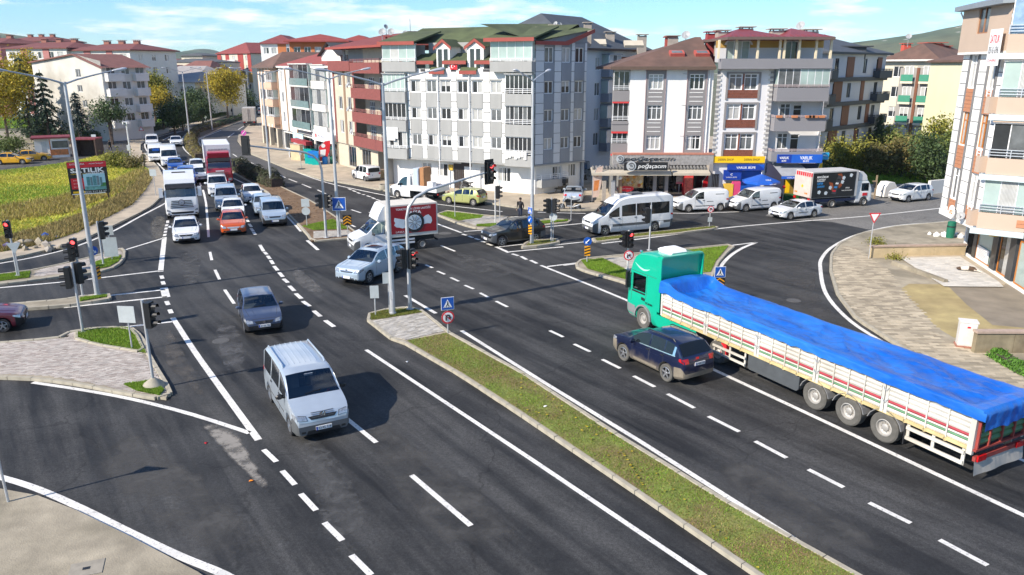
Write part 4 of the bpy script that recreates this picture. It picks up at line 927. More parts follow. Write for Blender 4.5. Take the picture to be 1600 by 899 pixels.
text('DERIN SHOP',w*.3,h*.36,BLACK,s,T(w*.25,-.155,h*.5),'sign_lettering');text('DERIN SHOP',w*.3,h*.36,BLACK,s,T(w*.75,-.155,h*.5),'sign_lettering')
s,w,h=signb(va,f,1135,1192,256.5,265.5,BLUE)
text('VARLIK BÜFE',w*.52,h*.48,WHITE,s,T(w*.5,-.155,h*.5),'sign_lettering',bold=.015)
MB().add([(w*.82,-.153,h),(w,-.153,h),(w,-.153,h*.3)],[(0,1,2)]).build('sign_corner',BLUE2,s)
s,w,h=signb(va,f,1129,1157,265.5,281,BLUE,.1,.08,'poster');text('VARLIK BÜFE',w*.62,h*.13,WHITE,s,T(w*.45,-.085,h*.28),'sign_lettering');text('c',w*.12,h*.2,WHITE,s,T(w*.45,-.085,h*.55),'sign_lettering')
s,w,h=signb(va,f,1157,1190,267,300,BLUE2,-.3,.05,'poster')
s,w,h=signb(va,f,1207,1276,239.5,252.5,BLUE2,1.1)
MB().box(.01,w*.31,-.16,-.152,.01,h-.01).build('sign_panel',BLUE,s)
text('VARLIK',w*.21,h*.3,WHITE,s,T(w*.15,-.165,h*.62),'sign_lettering',bold=.02);text('BÜFE',w*.1,h*.22,WHITE,s,T(w*.15,-.165,h*.28),'sign_lettering',bold=.02)
text('VARLIK',w*.28,h*.4,WHITE,s,T(w*.64,-.155,h*.62),'sign_lettering',bold=.02);text('BÜFE',w*.13,h*.26,WHITE,s,T(w*.64,-.155,h*.25),'sign_lettering',bold=.02)
s,w,h=signb(va,f,1280,1292,238,249,mat('cyan_sign',(.02,.3,.55),.4),.2,.2);text('VARLIK',w*.6,h*.2,WHITE,s,T(w*.5,-.205,h*.6),'sign_lettering')
a,b=f.S(1199,262),f.S(1258,262)
aw=MB().add([(a+.3,-.1,3.4),(b-.6,-.1,3.4),(b,-2.2,2.55),(a+.6,-2.2,2.55),(b,-2.2,2.25),(a+.6,-2.2,2.25)],[(0,1,2,3),(3,2,4,5)]).build('awning',mat('grey_blue_awning',(.3,.31,.34),.8,.15,2),va,fixn=False)
MB().box(a+.6,b,-2.23,-2.205,2.26,2.5).build('awning_valance',BLUE2,aw);text('VARLIK BÜFE',1.3,.13,WHITE,aw,T((a+b)/2,-2.235,2.38),'awning_lettering')
wall(va,f,sm,f.L,0,3.4,[(f.S(1235,285),.5,1.3,2.1)],mat('kiosk_wall',(.05,.05,.09),.6),'shop_wall',d=.15)
s=MB().box(-.65,.65,-.05,.05,.5,2.6).build('kiosk_door',mat('kiosk_door_glass',(.3,.18,.04),.3,.7,3),va,f.M(f.S(1235,285),0,.0));MB().box(-.45,-.05,-.07,-.055,.7,2.3).build('door_poster',YSIGN,s)
GST=mat('green_step',(.01,.12,.03),.8,.2,3)
for i in range(3):MB().box(-.9,.9,-2.3+i*.35,-.3,i*.18,i*.18+.175).build('step',GST,va,f.M(f.S(1236,302),.12,0))
gd=MB().box(-.45,.45,-.04,.04,0,2.4).build('iron_door',DOORM,va,f.M(f.S(1116,275),0,.0))
for i in range(6):MB().box(-.4+i*.15,-.37+i*.15,-.07,-.045,.1,2.3).build('door_bar',GALV,gd)
MB().box(-.45,.45,-.12,-.08,.0,.9).build('door_base',BRICK,gd)
# block at the right edge with terracotta boards and glazed corner balconies
A=G(1470,325,3.1);Bq=G(1600,385,3.1);d6=(Bq-A).normalized()
Bq=A+d6*6.3
E2=Bq+Vector((5.5,-4.2,0));e3=E2+Vector((14,4,0));e4=A+Vector((14,6,0))
rb,F=body('apartment_block','tall block at the right edge with terracotta boards, white panels and glazed corner balconies',[A,Bq,E2,e3,e4],16,WALLW)
f,f2=F[0],F[1]
BEI=mat('beige_render',(.5,.385,.3),.85,.06,.5);TERR=mat('terracotta_board',(.48,.21,.11),.75,.12,1.5,stretch=(1,1,6));ORF=mat('orange_wood_frame',(.48,.17,.03),.5)
GSTR=mat('dark_grey_strip',(.2,.195,.195),.85)
z1b=f.Z(1478,84);zfl=[3.35,6.25,9.5]
sc=[f.L*.27,f.L*.68]
wz=[(3.95,1.9),(7.3,1.9),(10.6,1.9)]
ops=[(c,z,1.0,h)for c in sc for z,h in wz]
wall(rb,f,0,f.L,3.1,z1b,ops,WALLW)
for i,o in enumerate(ops):window(rb,f,*o,cols=2,tr=.75,fm=ORF if o[1]==7.3 else WHITE,pane=CURT)
for c in sc:
 panel(rb,f,c-.75,c-.5,3.4,z1b,GSTR,.002,.05,'grey_strip');panel(rb,f,c+.5,c+.75,3.4,z1b,GSTR,.002,.05,'grey_strip')
 for a,b in((3.15,3.93),(5.88,7.27),(9.23,10.57),(12.52,z1b)):
  z=a
  while z<b-.08:panel(rb,f,c-.495,c+.495,z,min(z+.21,b),TERR,.002,.05,'terracotta_board');z+=.225
_g=[.0,sc[0]-.78,sc[0]+.78,sc[1]-.78,sc[1]+.78,f.L]
for i in(0,2,4):
 panel(rb,f,_g[i],_g[i+1],3.12,z1b,mat('grey_joint',(.16,.16,.17),.9),.001,.01,'joint_backing')
 z=3.15
 while z<z1b-.1:panel(rb,f,_g[i]+.015,_g[i+1]-.015,z,min(z+.65,z1b),WALLW,.012,.04,'white_panel');z+=.70
MB().box(-.05,f.L,-.06,.9,2.75,3.1).build('ledge',WALLW,rb,f.M(0,0))
zt6=f.Z(1500,22)
op=[(f.L*.45,z1b+1.0,1.5,1.6)]
wall(rb,f,-.15,f.L,z1b,zt6+.25,op,BEI,'top_wall',d=.35);window(rb,f,*op[0],cols=2,fm=mat('brown_frame',(.34,.16,.08),.5),pane=PMID,d=.25)
MB().box(-.15,f.L,-.352,0,z1b-.12,z1b).build('ledge',WALLW,rb,f.M(0,0))
wall(rb,Fac(e4,A),0,(A-e4).length,3.1,z1b,(),mat('cream_render',(.66,.6,.4),.85,.05,.5),'rear_wall').matrix_local=Fac(e4,A).M(0,0)@Matrix()if False else Matrix.Translation(e4-A)@Matrix.Rotation(Fac(e4,A).a,4,'Z')
c6=[A+f.t*-.4+f.n*.8,Bq+f.n*.9,E2+f2 .n*1.5+f2 .t,e3,e4]
rm=MB();top6=zt6+.3
rm.add([(*(p-A)[:2],top6)for p in c6]+[(*(p-A)[:2],top6-.25)for p in c6]+[((A.x+9)-A.x,1.5,top6+2.2)],[(0,1,10),(1,2,10),(2,3,10),(3,4,10),(4,0,10)]+[(i,5+i,5+(i+1)%5,(i+1)%5)for i in range(5)]+[(9,8,7,6,5)]).build('roof',mat('blue_grey_roof_edge',(.22,.25,.28),.6,.1),rb,fixn=False)
MB().tube([(-.2,-.5,top6-.3),(-.1,-.1,top6-1.1),(0,-.05,z1b)],.05,6).build('drainpipe',WHITE,rb,f.M(0,0))
wall(rb,f2,0,f2 .L,3.1,top6-.2,(),GREYR,d=-.6)
for i,zf in enumerate((3.35,6.35,9.55,12.7)):
 b=balcony(rb,f2,-.25,f2 .L,zf,.75,.7 if i<3 else.75,BEI,.45,mat('silver_rail',(.6,.62,.65),.35,metal=.5),glaze=zf+2.6,panels=[[PGREEN,CURT,PGREEN],[PDARK,PMID],[PGREEN,CURT],[mat('blue_glazing',(.25,.36,.5),.06,.3),PMID]][i],npan=9)
 if i<3:
  for k in range(4):MB().box(2.0+.35*abs(k-1.5)*2-.5,f2 .L,-.79,-.752,zf-.15+k*.21,zf+.04+k*.21).build('terracotta_board',TERR,b)
  b2=MB().box(0,.5,-.75,-.02,zf-.18,zf+.7).build('balcony_side',BEI,rb,f.M(f.L-.5,0));railing(b2,T(0,-.75,0),.5,zf+.7,.45,None)
 MB().box(-.28,f2 .L,-.85,-.6,zf-.5,zf-.19).build('blind_box',mat('pale_blue_box',(.5,.58,.6),.5),b)
bn=MB().box(0,1.45,-.02,.02,-1.9,0).build('banner',mat('banner_cloth',(.8,.8,.8),.8,.05),None,Matrix.Translation(f.A)@f.M(f.L-1.55,f.Z(1563,47),.62));tag(bn,'white for-sale banner with red and black lettering hanging at the right edge block','banner')
text('SATILIK',1.15,.42,REDP,bn,T(.72,-.025,-.5),'banner_lettering');text('0516 696',1.2,.38,BLACK,bn,T(.72,-.025,-1.08),'banner_lettering');text('DAIRE',1.0,.12,REDP,bn,T(.72,-.025,-1.62),'banner_lettering')
ga=G(1507,400);gb=G(1600,462);dg=(gb-ga).normalized();gf=Fac(ga,ga+dg*14);gf.o=f.A
DTILE=mat('black_tile_pier',(.05,.052,.055),.35,.2,3)
panel(rb,gf,-.25,.0,0,3.1,WALLW,-.3,.1,'white_pier')
ww=[(.05,1.0,'roller'),(1.75,2.6,'window'),(5.6,1.2,'door'),(8.0,1.6,'window'),(10.6,1.6,'window')]
panel(rb,gf,0,14,2.75,3.2,DTILE,-.2,.06,'shop_lintel')
for a,w,kd in((.05,1.2,0),(1.8,2.4,1),(5.2,1.4,2),(7.7,1.8,1),(10.4,2.0,1)):
 if kd==0:
  for i in range(5):panel(rb,gf,a+.1+i*.22,a+.14+i*.22,.2,2.7,BLACK,-.05,.02,'gate_bar')
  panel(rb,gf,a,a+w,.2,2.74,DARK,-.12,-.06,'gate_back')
 else:
  window(rb,gf,a+w/2,.3,w,2.4,cols=1,fm=ORF,pane=PGREEN if kd==1 else CURT,d=0)
 panel(rb,gf,a+w+.02,a+w+(.55 if kd==0 else.8),.2,2.74,DTILE,-.1,.08,'black_pier')
panel(rb,gf,0,14,0,.28,WALLW,-.1,.12,'plinth')
s=MB().box(0,1.9,-.03,.0,0,.8).build('window_notice',WHITE,rb,gf.M(2.05,.4,.05));INK=mat('grey_ink',(.3,.3,.32),.6)
for k in range(6):MB().box(.25,1.65-.2*(k%3),-.036,-.031,.62-k*.09,.655-k*.09).build('notice_print',INK,s)
MB().box(-.12,.12,-.5,-.1,0,.55).build('yellow_sign',YSIGN,rb,gf.M(4.75,2.3,0))
sb_=MB().lathe([(.42,-.03),(.42,.03)],18,'Y').build('round_shop_sign',WHITE,rb,f.M(f.L*.42,3.3,.35));MB().box(-.2,-.06,-.036,-.031,-.12,.12).box(.02,.2,-.036,-.031,.04,.12).box(.02,.2,-.036,-.031,-.1,-.02).build('sign_mark',mat('orange_ink',(.7,.25,.03),.5),sb_)
dish(rb,*(A+f.t*f.L*.62+f.n*.3)[:2],3.3,.25,-2.4,.3)
# the row of blocks along the right of the avenue
P0,P1=G(417,196,3.0),G(562,228.5,3.0);dv_=(P1-P0).normalized()
ln=Fac(P0,P1)
def along(u,v,d=0):return ln.A+ln.t*ln.S(u,v)
CREAM=mat('cream_tile_wall',(.52,.46,.36),.85,.12,1.5);RBR=mat('red_brick_render',(.21,.062,.055),.9,.2,5,.3,10);PEACH=mat('peach_render',(.58,.4,.29),.85,.08,.6);BROWNS=mat('brown_cladding',(.26,.17,.11),.85,.15,2)
a,b=along(526,219),along(605,238)
k0,k1=back(a,b,11)
rd,F=body('apartment_block','cream and red brick apartment block with red balcony fronts over the hardware shop',[a,b,k0,k1],14,CREAM)
f=F[0];Zt=f.Z(556,97)
rows=[(f.Z(545,b_),1.5)for b_ in(208,171,134,112)][:3]
cw=[f.S(533,170),f.S(547,170)];sb0=f.S(556,170)
fl_=[f.Z(575,v)for v in(228,190,152,112)]
grid(rd,f,cw,[z-.1 for z,h in rows],1.15,1.5,CREAM,2.9,Zt,s1=sb0)
for s_ in(0.0,sb0-.5):panel(rd,f,s_,s_+.5,2.9,Zt,RBR,.002,.06,'brick_pilaster')
panel(rd,f,f.S(540,170)-.3,f.S(540,170)+.3,2.9,Zt,BROWNS,.002,.05,'brown_strip')
dops=[(sb0+2.0,z+.1,1.7,2.0)for z in fl_[:3]]+[(sb0+4.8,z+.1,1.2,2.0)for z in fl_[:3]]
wall(rd,f,sb0,f.L,2.9,Zt+1.6,dops,CREAM,d=-1.2)
for o in dops:window(rd,f,*o,cols=3 if o[2]>1.5 else 2,tr=.7,pane=PMID,d=-1.3)
RFR=mat('maroon_rail',(.25,.1,.09),.5)
for z in fl_:balcony(rd,f,sb0,f.L,z,.5,.95,RBR,.35,RFR,slab=.2)
wall(rd,F[3],0,F[3].L,0,Zt,(),CREAM);panel(rd,f,0,sb0,Zt-1.0,Zt+.1,RBR,.0,.55,'brick_band')
h_=hip(rd,[a,b,k0,k1],Zt+1.45,1.5,.9,mat('dark_red_roof',(.2,.045,.04),.85,.2,1,.3,10),REDF)
wall(rd,f,0,sb0,Zt,Zt+1.6,[(1.2,Zt+.1,1.3,1.4)],LGREY,'attic_wall',d=-1.4);window(rd,f,1.2,Zt+.1,1.3,1.4,cols=2,d=-1.5)
for u in(575,588):p=depth_pt(u,70,93);chimney(h_,p.x,p.y,p.z-.9,.8,.8,REDF)
for u,v in((552,133),(553,170),(558,205)):p=Vector(f.A+f.t*f.S(u,v)+f.n*.7);dish(rd,p.x,p.y,f.Z(u,v),.35,-2.6,.3)
gops=[(f.S(600,250)-.3,.1,3.6,2.7),(f.S(570,240),.3,2.6,2.4),(f.S(548,235),.3,2.4,2.4)]
wall(rd,f,0,f.L,0,2.9,gops,CREAM,'shop_wall',1.6,d=-.2)
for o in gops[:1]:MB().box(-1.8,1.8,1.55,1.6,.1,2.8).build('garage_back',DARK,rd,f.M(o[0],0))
for o in gops[1:]:window(rd,f,*o,cols=3,fm=GALV,pane=DGLASS,d=-.3)
a2,b2=along(440,201),along(526,219);k0,k1=back(a2,b2,11)
cg,F=body('apartment_block','cream apartment block with brown strips and glazed green balconies, second along the avenue',[a2,b2,k0,k1],12,CREAM)
f=F[0];Zt=f.Z(476,106);W2=mat('white_bay_render',(.68,.66,.62),.85,.06,.6)
rz=[f.Z(475,v)for v in(200,168,134)]
sbay0,sbay1,sw1=f.S(462,150),f.S(491,150),f.S(512,150)
grid(cg,f,lin(0,sbay0,2),[z+.3 for z in rz],1.0,1.5,W2,2.9,Zt,s1=sbay0)
for s_ in(.0,sbay0*.45,sbay0-.5):panel(cg,f,s_,s_+.5,2.9,Zt,BROWNS,.002,.05,'brown_strip')
grid(cg,f,[(sw1+f.L)/2],[z+.4 for z in rz],1.0,1.4,W2,2.9,Zt,s0=sw1)
wall(cg,f,sbay0,sw1,2.9,Zt,(),GREYR)
TEAL=mat('teal_glass',(.17,.25,.25),.08,.2)
for z in rz:
 b=balcony(cg,f,sbay0,sbay1,z,.8,.02,W2,0,glaze=z+2.75,panels=[PDARK,PMID,PDARK],npan=4);MB().box(.1,sbay1-sbay0-.1,-.83,-.8,z+.05,z+.95).build('glass_balustrade',TEAL,b)
 balcony(cg,f,sbay1+.1,sw1,z,.4,.7,W2,0,glaze=z+2.6,panels=[CURT,PMID],npan=3)
h2=hip(cg,[a2,b2,k0,k1],Zt,2.0,.7,mat('bright_red_roof',(.26,.06,.05),.8,.15,1),W2)
wall(cg,F[3],0,F[3].L,0,Zt,(),W2)
at=MB().side([(0,0),(7,0),(7,1.2),(3.5,2.6),(0,1.2)],0,6).build('attic',W2,cg,f.M(f.L-8,Zt+.3,-1.5));MB().add([(-.4,-.5,1.1),(3.5,-.5,2.75),(3.5,6,2.75),(-.4,6,1.1),(7.4,-.5,1.1),(7.4,6,1.1)],[(0,1,2,3),(1,4,5,2)]).build('attic_roof',mat('black_roof',(.05,.05,.055),.8,.2,1),at,fixn=False)
gops=[(s_,.2,f.L/5-.5,2.3)for s_ in lin(0,f.L,5)]
wall(cg,f,0,f.L,0,2.9,gops,W2,'shop_wall',d=-.3)
for o in gops:window(cg,f,*o,cols=2,fm=GALV,pane=DGLASS,d=-.45)
s=MB().box(0,f.S(525,215)-f.S(494,215),-.15,0,0,1.3).build('sign_board',WHITE,cg,f.M(f.S(494,215),2.6,.35));text('PİLAŞ',2.4,.55,mat('navy_ink',(.03,.05,.2),.5),s,T(3.4,-.155,.65),'sign_lettering');MB().lathe([(.28,-.01),(.28,.01)],12,'Y').build('sign_mark',REDP,s,T(1.5,-.16,.65))
s=MB().box(0,4.5,-.1,0,0,2.4).build('shop_poster',mat('pale_cyan_poster',(.45,.66,.72),.6,.2,1),cg,f.M(f.S(462,225),.5,.2));text('ÖZTÜRK',2.2,.4,mat('teal_ink',(.02,.3,.42),.5),s,T(2.0,-.105,1.7),'sign_lettering')
s=MB().box(0,6.5,-.9,0,0,.5).build('shop_canopy',mat('maroon_canopy',(.3,.03,.04),.6),cg,f.M(f.S(468,225),1.75,.25))
a3,b3=along(409,194),along(440,201);k0,k1=back(a3,b3,12)
pe,F=body('apartment_block','peach and white apartment block furthest along the right side of the avenue',[a3,b3,k0,k1],12,PEACH)
f=F[0];Zt=f.Z(425,107);rz=[f.Z(425,v)for v in(190,164,138)]
grid(pe,f,lin(.3,f.L*.6,3),[z+.7 for z in rz],1.1,1.5,PEACH,2.9,Zt);wall(pe,F[3],0,F[3].L,0,Zt,(),PEACH)
for s_ in lin(0,f.L*.66,4):panel(pe,f,s_-.25,s_+.25,2.9,Zt,W2,.002,.06,'white_strip')
for z in rz:balcony(pe,f,f.L*.68,f.L-.3,z,.9,.9,PEACH,.3,WHITE,glaze=z+2.5,panels=[PMID,PDARK],npan=3)
hip(pe,[a3,b3,k0,k1],Zt,2.2,1.0,BROWNROOF,GUT)
for s_ in(1,5,9):MB().box(s_,s_+.7,-.3,.3,0,2.9).build('column',CREAM,pe,f.M(0,0))
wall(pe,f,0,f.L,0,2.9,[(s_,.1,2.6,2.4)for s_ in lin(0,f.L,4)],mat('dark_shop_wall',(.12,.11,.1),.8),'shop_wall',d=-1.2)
for s_ in lin(0,f.L,4):window(pe,f,s_,.1,2.6,2.4,cols=3,fm=GALV,pane=DGLASS,d=-1.35)
# blocks further off
def far(name,label,u0,v0,u1,y0,y1,vt,depth,wm,ncol,nrow,roofm,rh=2.2,w=1.2,h=1.4,group=None,fm=None,over=.6,vb=None,sides=True,balc=None,strips=None,panes=None,nrs=None,fas=None):
 """block whose front runs from pixel u0 (distance y0) to u1 (distance y1); eave at pixel row vt above u0"""
 A=depth_pt(u0,200,y0);B_=depth_pt(u1,200,y1);zt=depth_pt(u0,vt,y0).z
 k0,k1=back(A,B_,depth)
 root,F=body(name,label,[A,B_,k0,k1],zt,wm,group);f=F[0]
 zs=[zt-2.2-2.85*i for i in range(nrow)]
 grid(root,f,lin(.4,f.L-.4,ncol),zs,min(w,f.L/ncol*.6),h,wm,0,zt,fm=fm,panes=panes)
 if sides:
  for q in(1,3):grid(root,F[q],lin(1,F[q].L-1,nrs or 3),zs,min(1.2,F[q].L/3*.5),h,wm,0,zt,fm=fm,panes=panes,name='side_wall')
 if balc:
  for(s0,s1,m_)in balc:
   for z in zs:balcony(root,f,f.L*s0,f.L*s1,z-.75,1.0,.9,m_,.2,WHITE)
 if strips:
  for(s0,s1,m_,za,zb)in strips:panel(root,f,f.L*s0,f.L*s1,zt*za,zt*zb-.01,m_,.002,.06,'facade_strip')
 rf=hip(root,[A,B_,k0,k1],zt,rh,over,roofm,fas)
 return root,f,zt,rf
DRK=mat('anthracite_render',(.05,.055,.062),.7,.12,.7);WOOD=mat('wood_brown_board',(.17,.062,.03),.7,.2,2,stretch=(6,6,.5));DROOF=mat('slate_grey_roof',(.065,.075,.09),.8,.2,1,.3,8)
mo,f,zt,rf=far('apartment_block','dark grey and white modern block with brown board strips behind the block over the kiosks',1283,0,1371,92,104,84,12,mat('pale_modern_render',(.5,.5,.53),.85,.06,.6),4,4,DROOF,2.0,1.1,1.7,fm=DRK,over=1.0,panes=[PDARK,PMID],fas=DRK)
for k in range(4):
 z=zt-2.85*(k+1);panel(mo,f,0,f.L+.3,z-.28,z+.18,DRK,.002,.35,'dark_band')
 for a,w_ in(((.30,.12),(.84,.08)),((.12,.14),(.58,.06)),((.30,.12),(.72,.06)),((.12,.14),(.56,.05)))[k]:panel(mo,f,f.L*a,f.L*(a+w_),z+.2,z+2.55,WOOD,.002,.08,'wood_panel')
 balcony(mo,f,f.L*.78,f.L+.3,z+.2,.9,.75,DRK,.2,DRK);balcony(mo,f,0,f.L*.1,z+.2,.6,.75,DRK,.2,DRK)
text('CEREN',1.2,.3,WHITE,mo,f.M(f.L*.5,2.7,.45),'lettering')
MB().box(0,f.L*.9,-3.2,0,2.0,2.15).build('entrance_canopy',W2,mo,f.M(0,0))
p=depth_pt(1330,73,100);MB().cbox((p.x-mo.location.x,p.y-mo.location.y,p.z),(4.5,2.5,.15)).box(p.x-mo.location.x-1.8,p.x-mo.location.x+1.5,p.y-mo.location.y-1,p.y-mo.location.y+1,p.z-1.5,p.z-.1).build('roof_hatch',DRK,mo)
GRN=mat('green_glass',(.07,.27,.18),.15,.1);CRM=mat('pale_cream_render',(.62,.57,.44),.85,.06,.6)
cr2,f,zt,rf=far('apartment_block','cream block with green glass balustrades and a brown central strip',1370,0,1452,118,112,96,12,CRM,2,4,BROWNROOF,2.3,1.5,1.5,over=1.0,fas=W2)
panel(cr2,f,f.L*.32,f.L*1.0,.3,zt-.9,mat('taupe_grey_render',(.3,.28,.26),.85,.06),.002,.1,'grey_bay');panel(cr2,f,f.L*.64,f.L*.69,.3,zt-.9,WOOD,.1,.25,'brown_strip')
for k in range(4):
 z=zt-2.9*(k+1)+.1
 for a,b in((.38,.61),(.72,.95)):
  bb=balcony(cr2,f,f.L*a,f.L*b,z,.7,0,CRM,0,slab=.3);MB().box(.03,f.L*(b-a)-.03,-.69,-.66,z+.02,z+.95).build('glass_balustrade',GRN,bb)
  window(cr2,f,f.L*(a+b)/2,z+.05,f.L*(b-a)*.72,2.1,cols=2,pane=CURT,d=.13,door=True)
rc_=mat('salmon_red_render',(.5,.09,.06),.8,.1)
for u,v,w_ in((1416,70,1.0),(1432,76,1.4),(1457,69,2.2),(1478,74,1.0)):p=depth_pt(u,v,120);chimney(rf,p.x,p.y,p.z-.9,.9,w_,rc_)
p=depth_pt(1420,57,117);dish(cr2,p.x,p.y,p.z,.42,-2,1.5)
yl,f,zt,rf=far('apartment_block','plain pale yellow gable wall of a block beside the cream one',1440,0,1500,101,92,98,14,mat('pale_yellow_render',(.72,.68,.46),.9,.05,.4),1,1,BROWNROOF,1.2,.01,.01,over=.5,sides=False)
sb_,f,zt,rf=far('apartment_block','pale blue clad block with slate roof and roof windows behind the white and grey block',896,0,1000,88,101,78,14,LBLUE_SHADE,5,4,DROOF,4.0,1.2,1.5,over=1.4,fas=mat('dark_brown_fascia',(.08,.05,.04),.8))
for k in range(4):
 z=zt-2.85*(k+1);balcony(sb_,f,f.L*.36,f.L*.54,z+.1,1.1,.8,BLUEG_SHADE,0,WHITE,glaze=z+2.4,panels=[CURT,PMID],npan=3);panel(sb_,f,f.L*.62,f.L*.9,z+.4,z+2.2,WOOD,.002,.1,'wood_panel');panel(sb_,f,f.L*.55,f.L,z-.2,z+.3,DRK,.002,.12,'dark_band')
for u,v in((932,67),(990,69)):p=depth_pt(u,v,93);MB().cbox((0,0,0),(2.2,1.2,.3),M=Matrix.Translation(p-sb_.location)@Matrix.Rotation(.5,4,'X')).build('roof_light',CREAM,sb_)
for u,v in((953,58),(1003,62)):p=depth_pt(u,v,97);chimney(rf,p.x,p.y,p.z-.8,1.2,1.0)
ORG=mat('orange_render',(.5,.17,.06),.85,.1,.6)
far('apartment_block','orange top storeys of a block with red roof behind the avenue row',462,0,548,140,140,66,12,ORG,5,2,mat('maroon_roof',(.25,.05,.045),.8,.2,1),1.2,over=1.2)
far('apartment_block','white and orange top of a block far behind the peach one',418,0,470,190,190,69,14,WALLW,4,2,mat('dark_pink_roof',(.2,.05,.05),.8,.2,1),2.0,strips=((.5,.75,ORG,.5,1.0),))
far('apartment_block','white and red top of a block rising behind the black attic roof',528,0,600,150,150,70,12,WALLW,5,2,MATS['maroon_roof'],1.6)
CRM2=mat('ivory_render',(.6,.54,.43),.85,.08,.6)
tl,f,zt,rf=far('apartment_block','tall red, yellow and cream tower block at the end of the avenue',351,0,402,262,250,85,20,CRM2,5,8,mat('crimson_roof',(.22,.05,.045),.8,.2,1),3.4,1.7,1.6,balc=((.36,.6,W2),))
for a,b in((0,.12),(.25,.36),(.62,.78),(.9,1)):panel(tl,f,f.L*a,f.L*b,zt*.66,zt-.01,mat('muted_red',(.32,.05,.045),.8),.002,.08,'red_strip');panel(tl,f,f.L*a,f.L*b,zt*.45,zt*.66-.01,YEL,.002,.07,'yellow_strip')
far('apartment_block','pale flat block with boxy roof rooms right of the distant hills',266,0,330,240,235,98,16,CRM2,6,4,mat('slate_flat_roof',(.09,.095,.1),.8),1.0,over=.3)
far('house','pale upper house with dark flat roof above the flat block',296,0,328,262,260,88,12,CRM2,3,2,MATS['slate_flat_roof'],.8)
BRK=mat('salmon_brick',(.36,.16,.12),.9,.15,2)
far('house','salmon brick house with gabled roof left of the yellow plane tree',288,0,336,225,222,110,10,BRK,3,3,mat('faded_red_roof',(.2,.085,.07),.85,.2,1),2.4)
far('house','small house with low red roof beside the salmon brick house',262,0,290,226,225,112,8,BRK,2,2,MATS['faded_red_roof'],1.6)
far('house','small white house with dark roof left of the pine tops',222,0,238,240,238,98,10,W2,2,4,MATS['slate_flat_roof'],1.2)
lw,f,zt,rf=far('house','long white house with grey ribbed metal roof behind the yellow trees',236,0,313,205,192,126,14,mat('dirty_white_render',(.62,.6,.55),.9,.12,.4),3,2,mat('grey_metal_roof',(.3,.28,.27),.6,.15,1),3.4,1.6,1.8,over=.8)
fx=Fac(depth_pt(313,200,150),depth_pt(345,200,158))
far('house','white gabled wing with balcony windows at the right end of the long white house',312,0,345,190,196,130,9,W2,3,3,MATS['grey_metal_roof'],1.0)
RROW=mat('deep_red_roof',(.17,.055,.05),.85,.2,1);PINKW=mat('pink_brick_render',(.4,.17,.16),.9,.12,1)
for i,(u0,u1,y,vt,n_,lb)in enumerate(((-60,22,205,70,5,'pink brick row block with red roof, leftmost at the picture edge'),(24,92,250,66,5,'red-roofed white row block behind, partly hidden by the yellow tree'),(30,122,190,77,6,'long row block with red roof, white walls and salmon bays'),(126,218,185,80,6,'row block with red roof standing right behind the pale gabled house'))):
 o,f,zt,rf=far('apartment_block',lb,u0,0,u1,y,y-6,vt,14,PINKW if i==0 else W2,n_,5,RROW,1.5,1.8,1.5,over=1.0,nrs=3)
 for a in((.25,.36),(.62,.72)):panel(o,f,f.L*a[0],f.L*a[1],1,zt-.02,PINKW,.002,.12,'salmon_bay')
 for k in range(3):q=f.A+f.t*f.L*(.25+.25*k)-f.n*7;chimney(rf,q.x,q.y,zt+1.4,.9,1.2,MATS['salmon_brick'])
 for q in(1,3):pass
A=depth_pt(66,200,138);B_=depth_pt(171,200,128);k0,k1=back(A,B_,8)
STW=mat('stained_white_wall',(.58,.56,.51),.9,.16,.35,tint=(.4,.37,.31))
ph,F=body('house','pale four-storey house with streaked gable wall and balconies on its right side',[A,B_,k0,k1],14,STW)
f=F[0];ze,zp=f.Z(171,104),f.Z(118,85);zl=f.Z(66,96)
ops=[(f.S(u,v),f.Z(u,v),1.35,h_)for u,v,h_ in((123,121,1.3),(126,144,1.1),(134,168,1.1))]
wall(ph,f,0,f.L,0,zl,ops,STW,'gable_wall')
for o in ops:window(ph,f,*o,cols=2,pane=PMID)
pk=f.S(116,90)
MB().add([(0,0,zl),(f.L,0,zl),(f.L,0,ze),(pk,0,zp)],[(0,1,2,3)]).build('gable_wall',STW,ph,f.M(0,0),fixn=False)
panel(ph,f,f.S(123,130)-1.5,f.S(123,130)+.9,f.Z(123,150),f.Z(123,100),STW,.0,.3,'bay_wall')if False else None
rf=MB().add([(-.4,-.4,zl-.1),(pk,-.4,zp+.1),(pk,8.4,zp+.1),(-.4,8.4,zl-.1),(f.L+.9,-.4,ze-.2),(f.L+.9,8.4,ze-.2),(-.4,-.4,zl-.3),(pk,-.4,zp-.12),(f.L+.9,-.4,ze-.42)],[(0,1,2,3),(1,4,5,2),(0,6,7,1),(1,7,8,4)]).build('roof',MATS['faded_red_roof'],ph,f.M(0,0),fixn=False)
fs_=F[1]
rz=[f.Z(171,v)for v in(200,176,150,126)]
grid(ph,fs_,lin(.3,fs_.L,3),[z+.9 for z in rz],1.5,1.3,W2,0,ze,panes=[PDARK,PMID])
for z in rz:balcony(ph,fs_,.3,3.2,z,1.1,.9,W2,.2,WHITE);balcony(ph,fs_,5.2,7.6,z,1.1,.9,W2,.2,WHITE)
wall(ph,F[3],0,8,0,zl,(),STW)
A=G(57,247.5);B_=G(110,245)
tb=thing('taxi_booth','small white taxi booth with maroon roof and orange signs','booth',(*A[:2],0),math.atan2(B_.y-A.y,B_.x-A.x))
L_=(B_-A).length;OR2=mat('orange_sign',(.6,.2,.06),.5,.4,5);MAR=mat('maroon_metal',(.2,.03,.04),.6)
MB().box(0,L_*.42,0,3,0,2.5).build('annex',W2,tb);MB().box(L_*.42+.01,L_,-.4,3,0,2.55).build('wall',WALLW,tb)
MB().box(-.3,L_+.3,-.7,3.3,2.56,2.75).build('roof',MAR,tb)
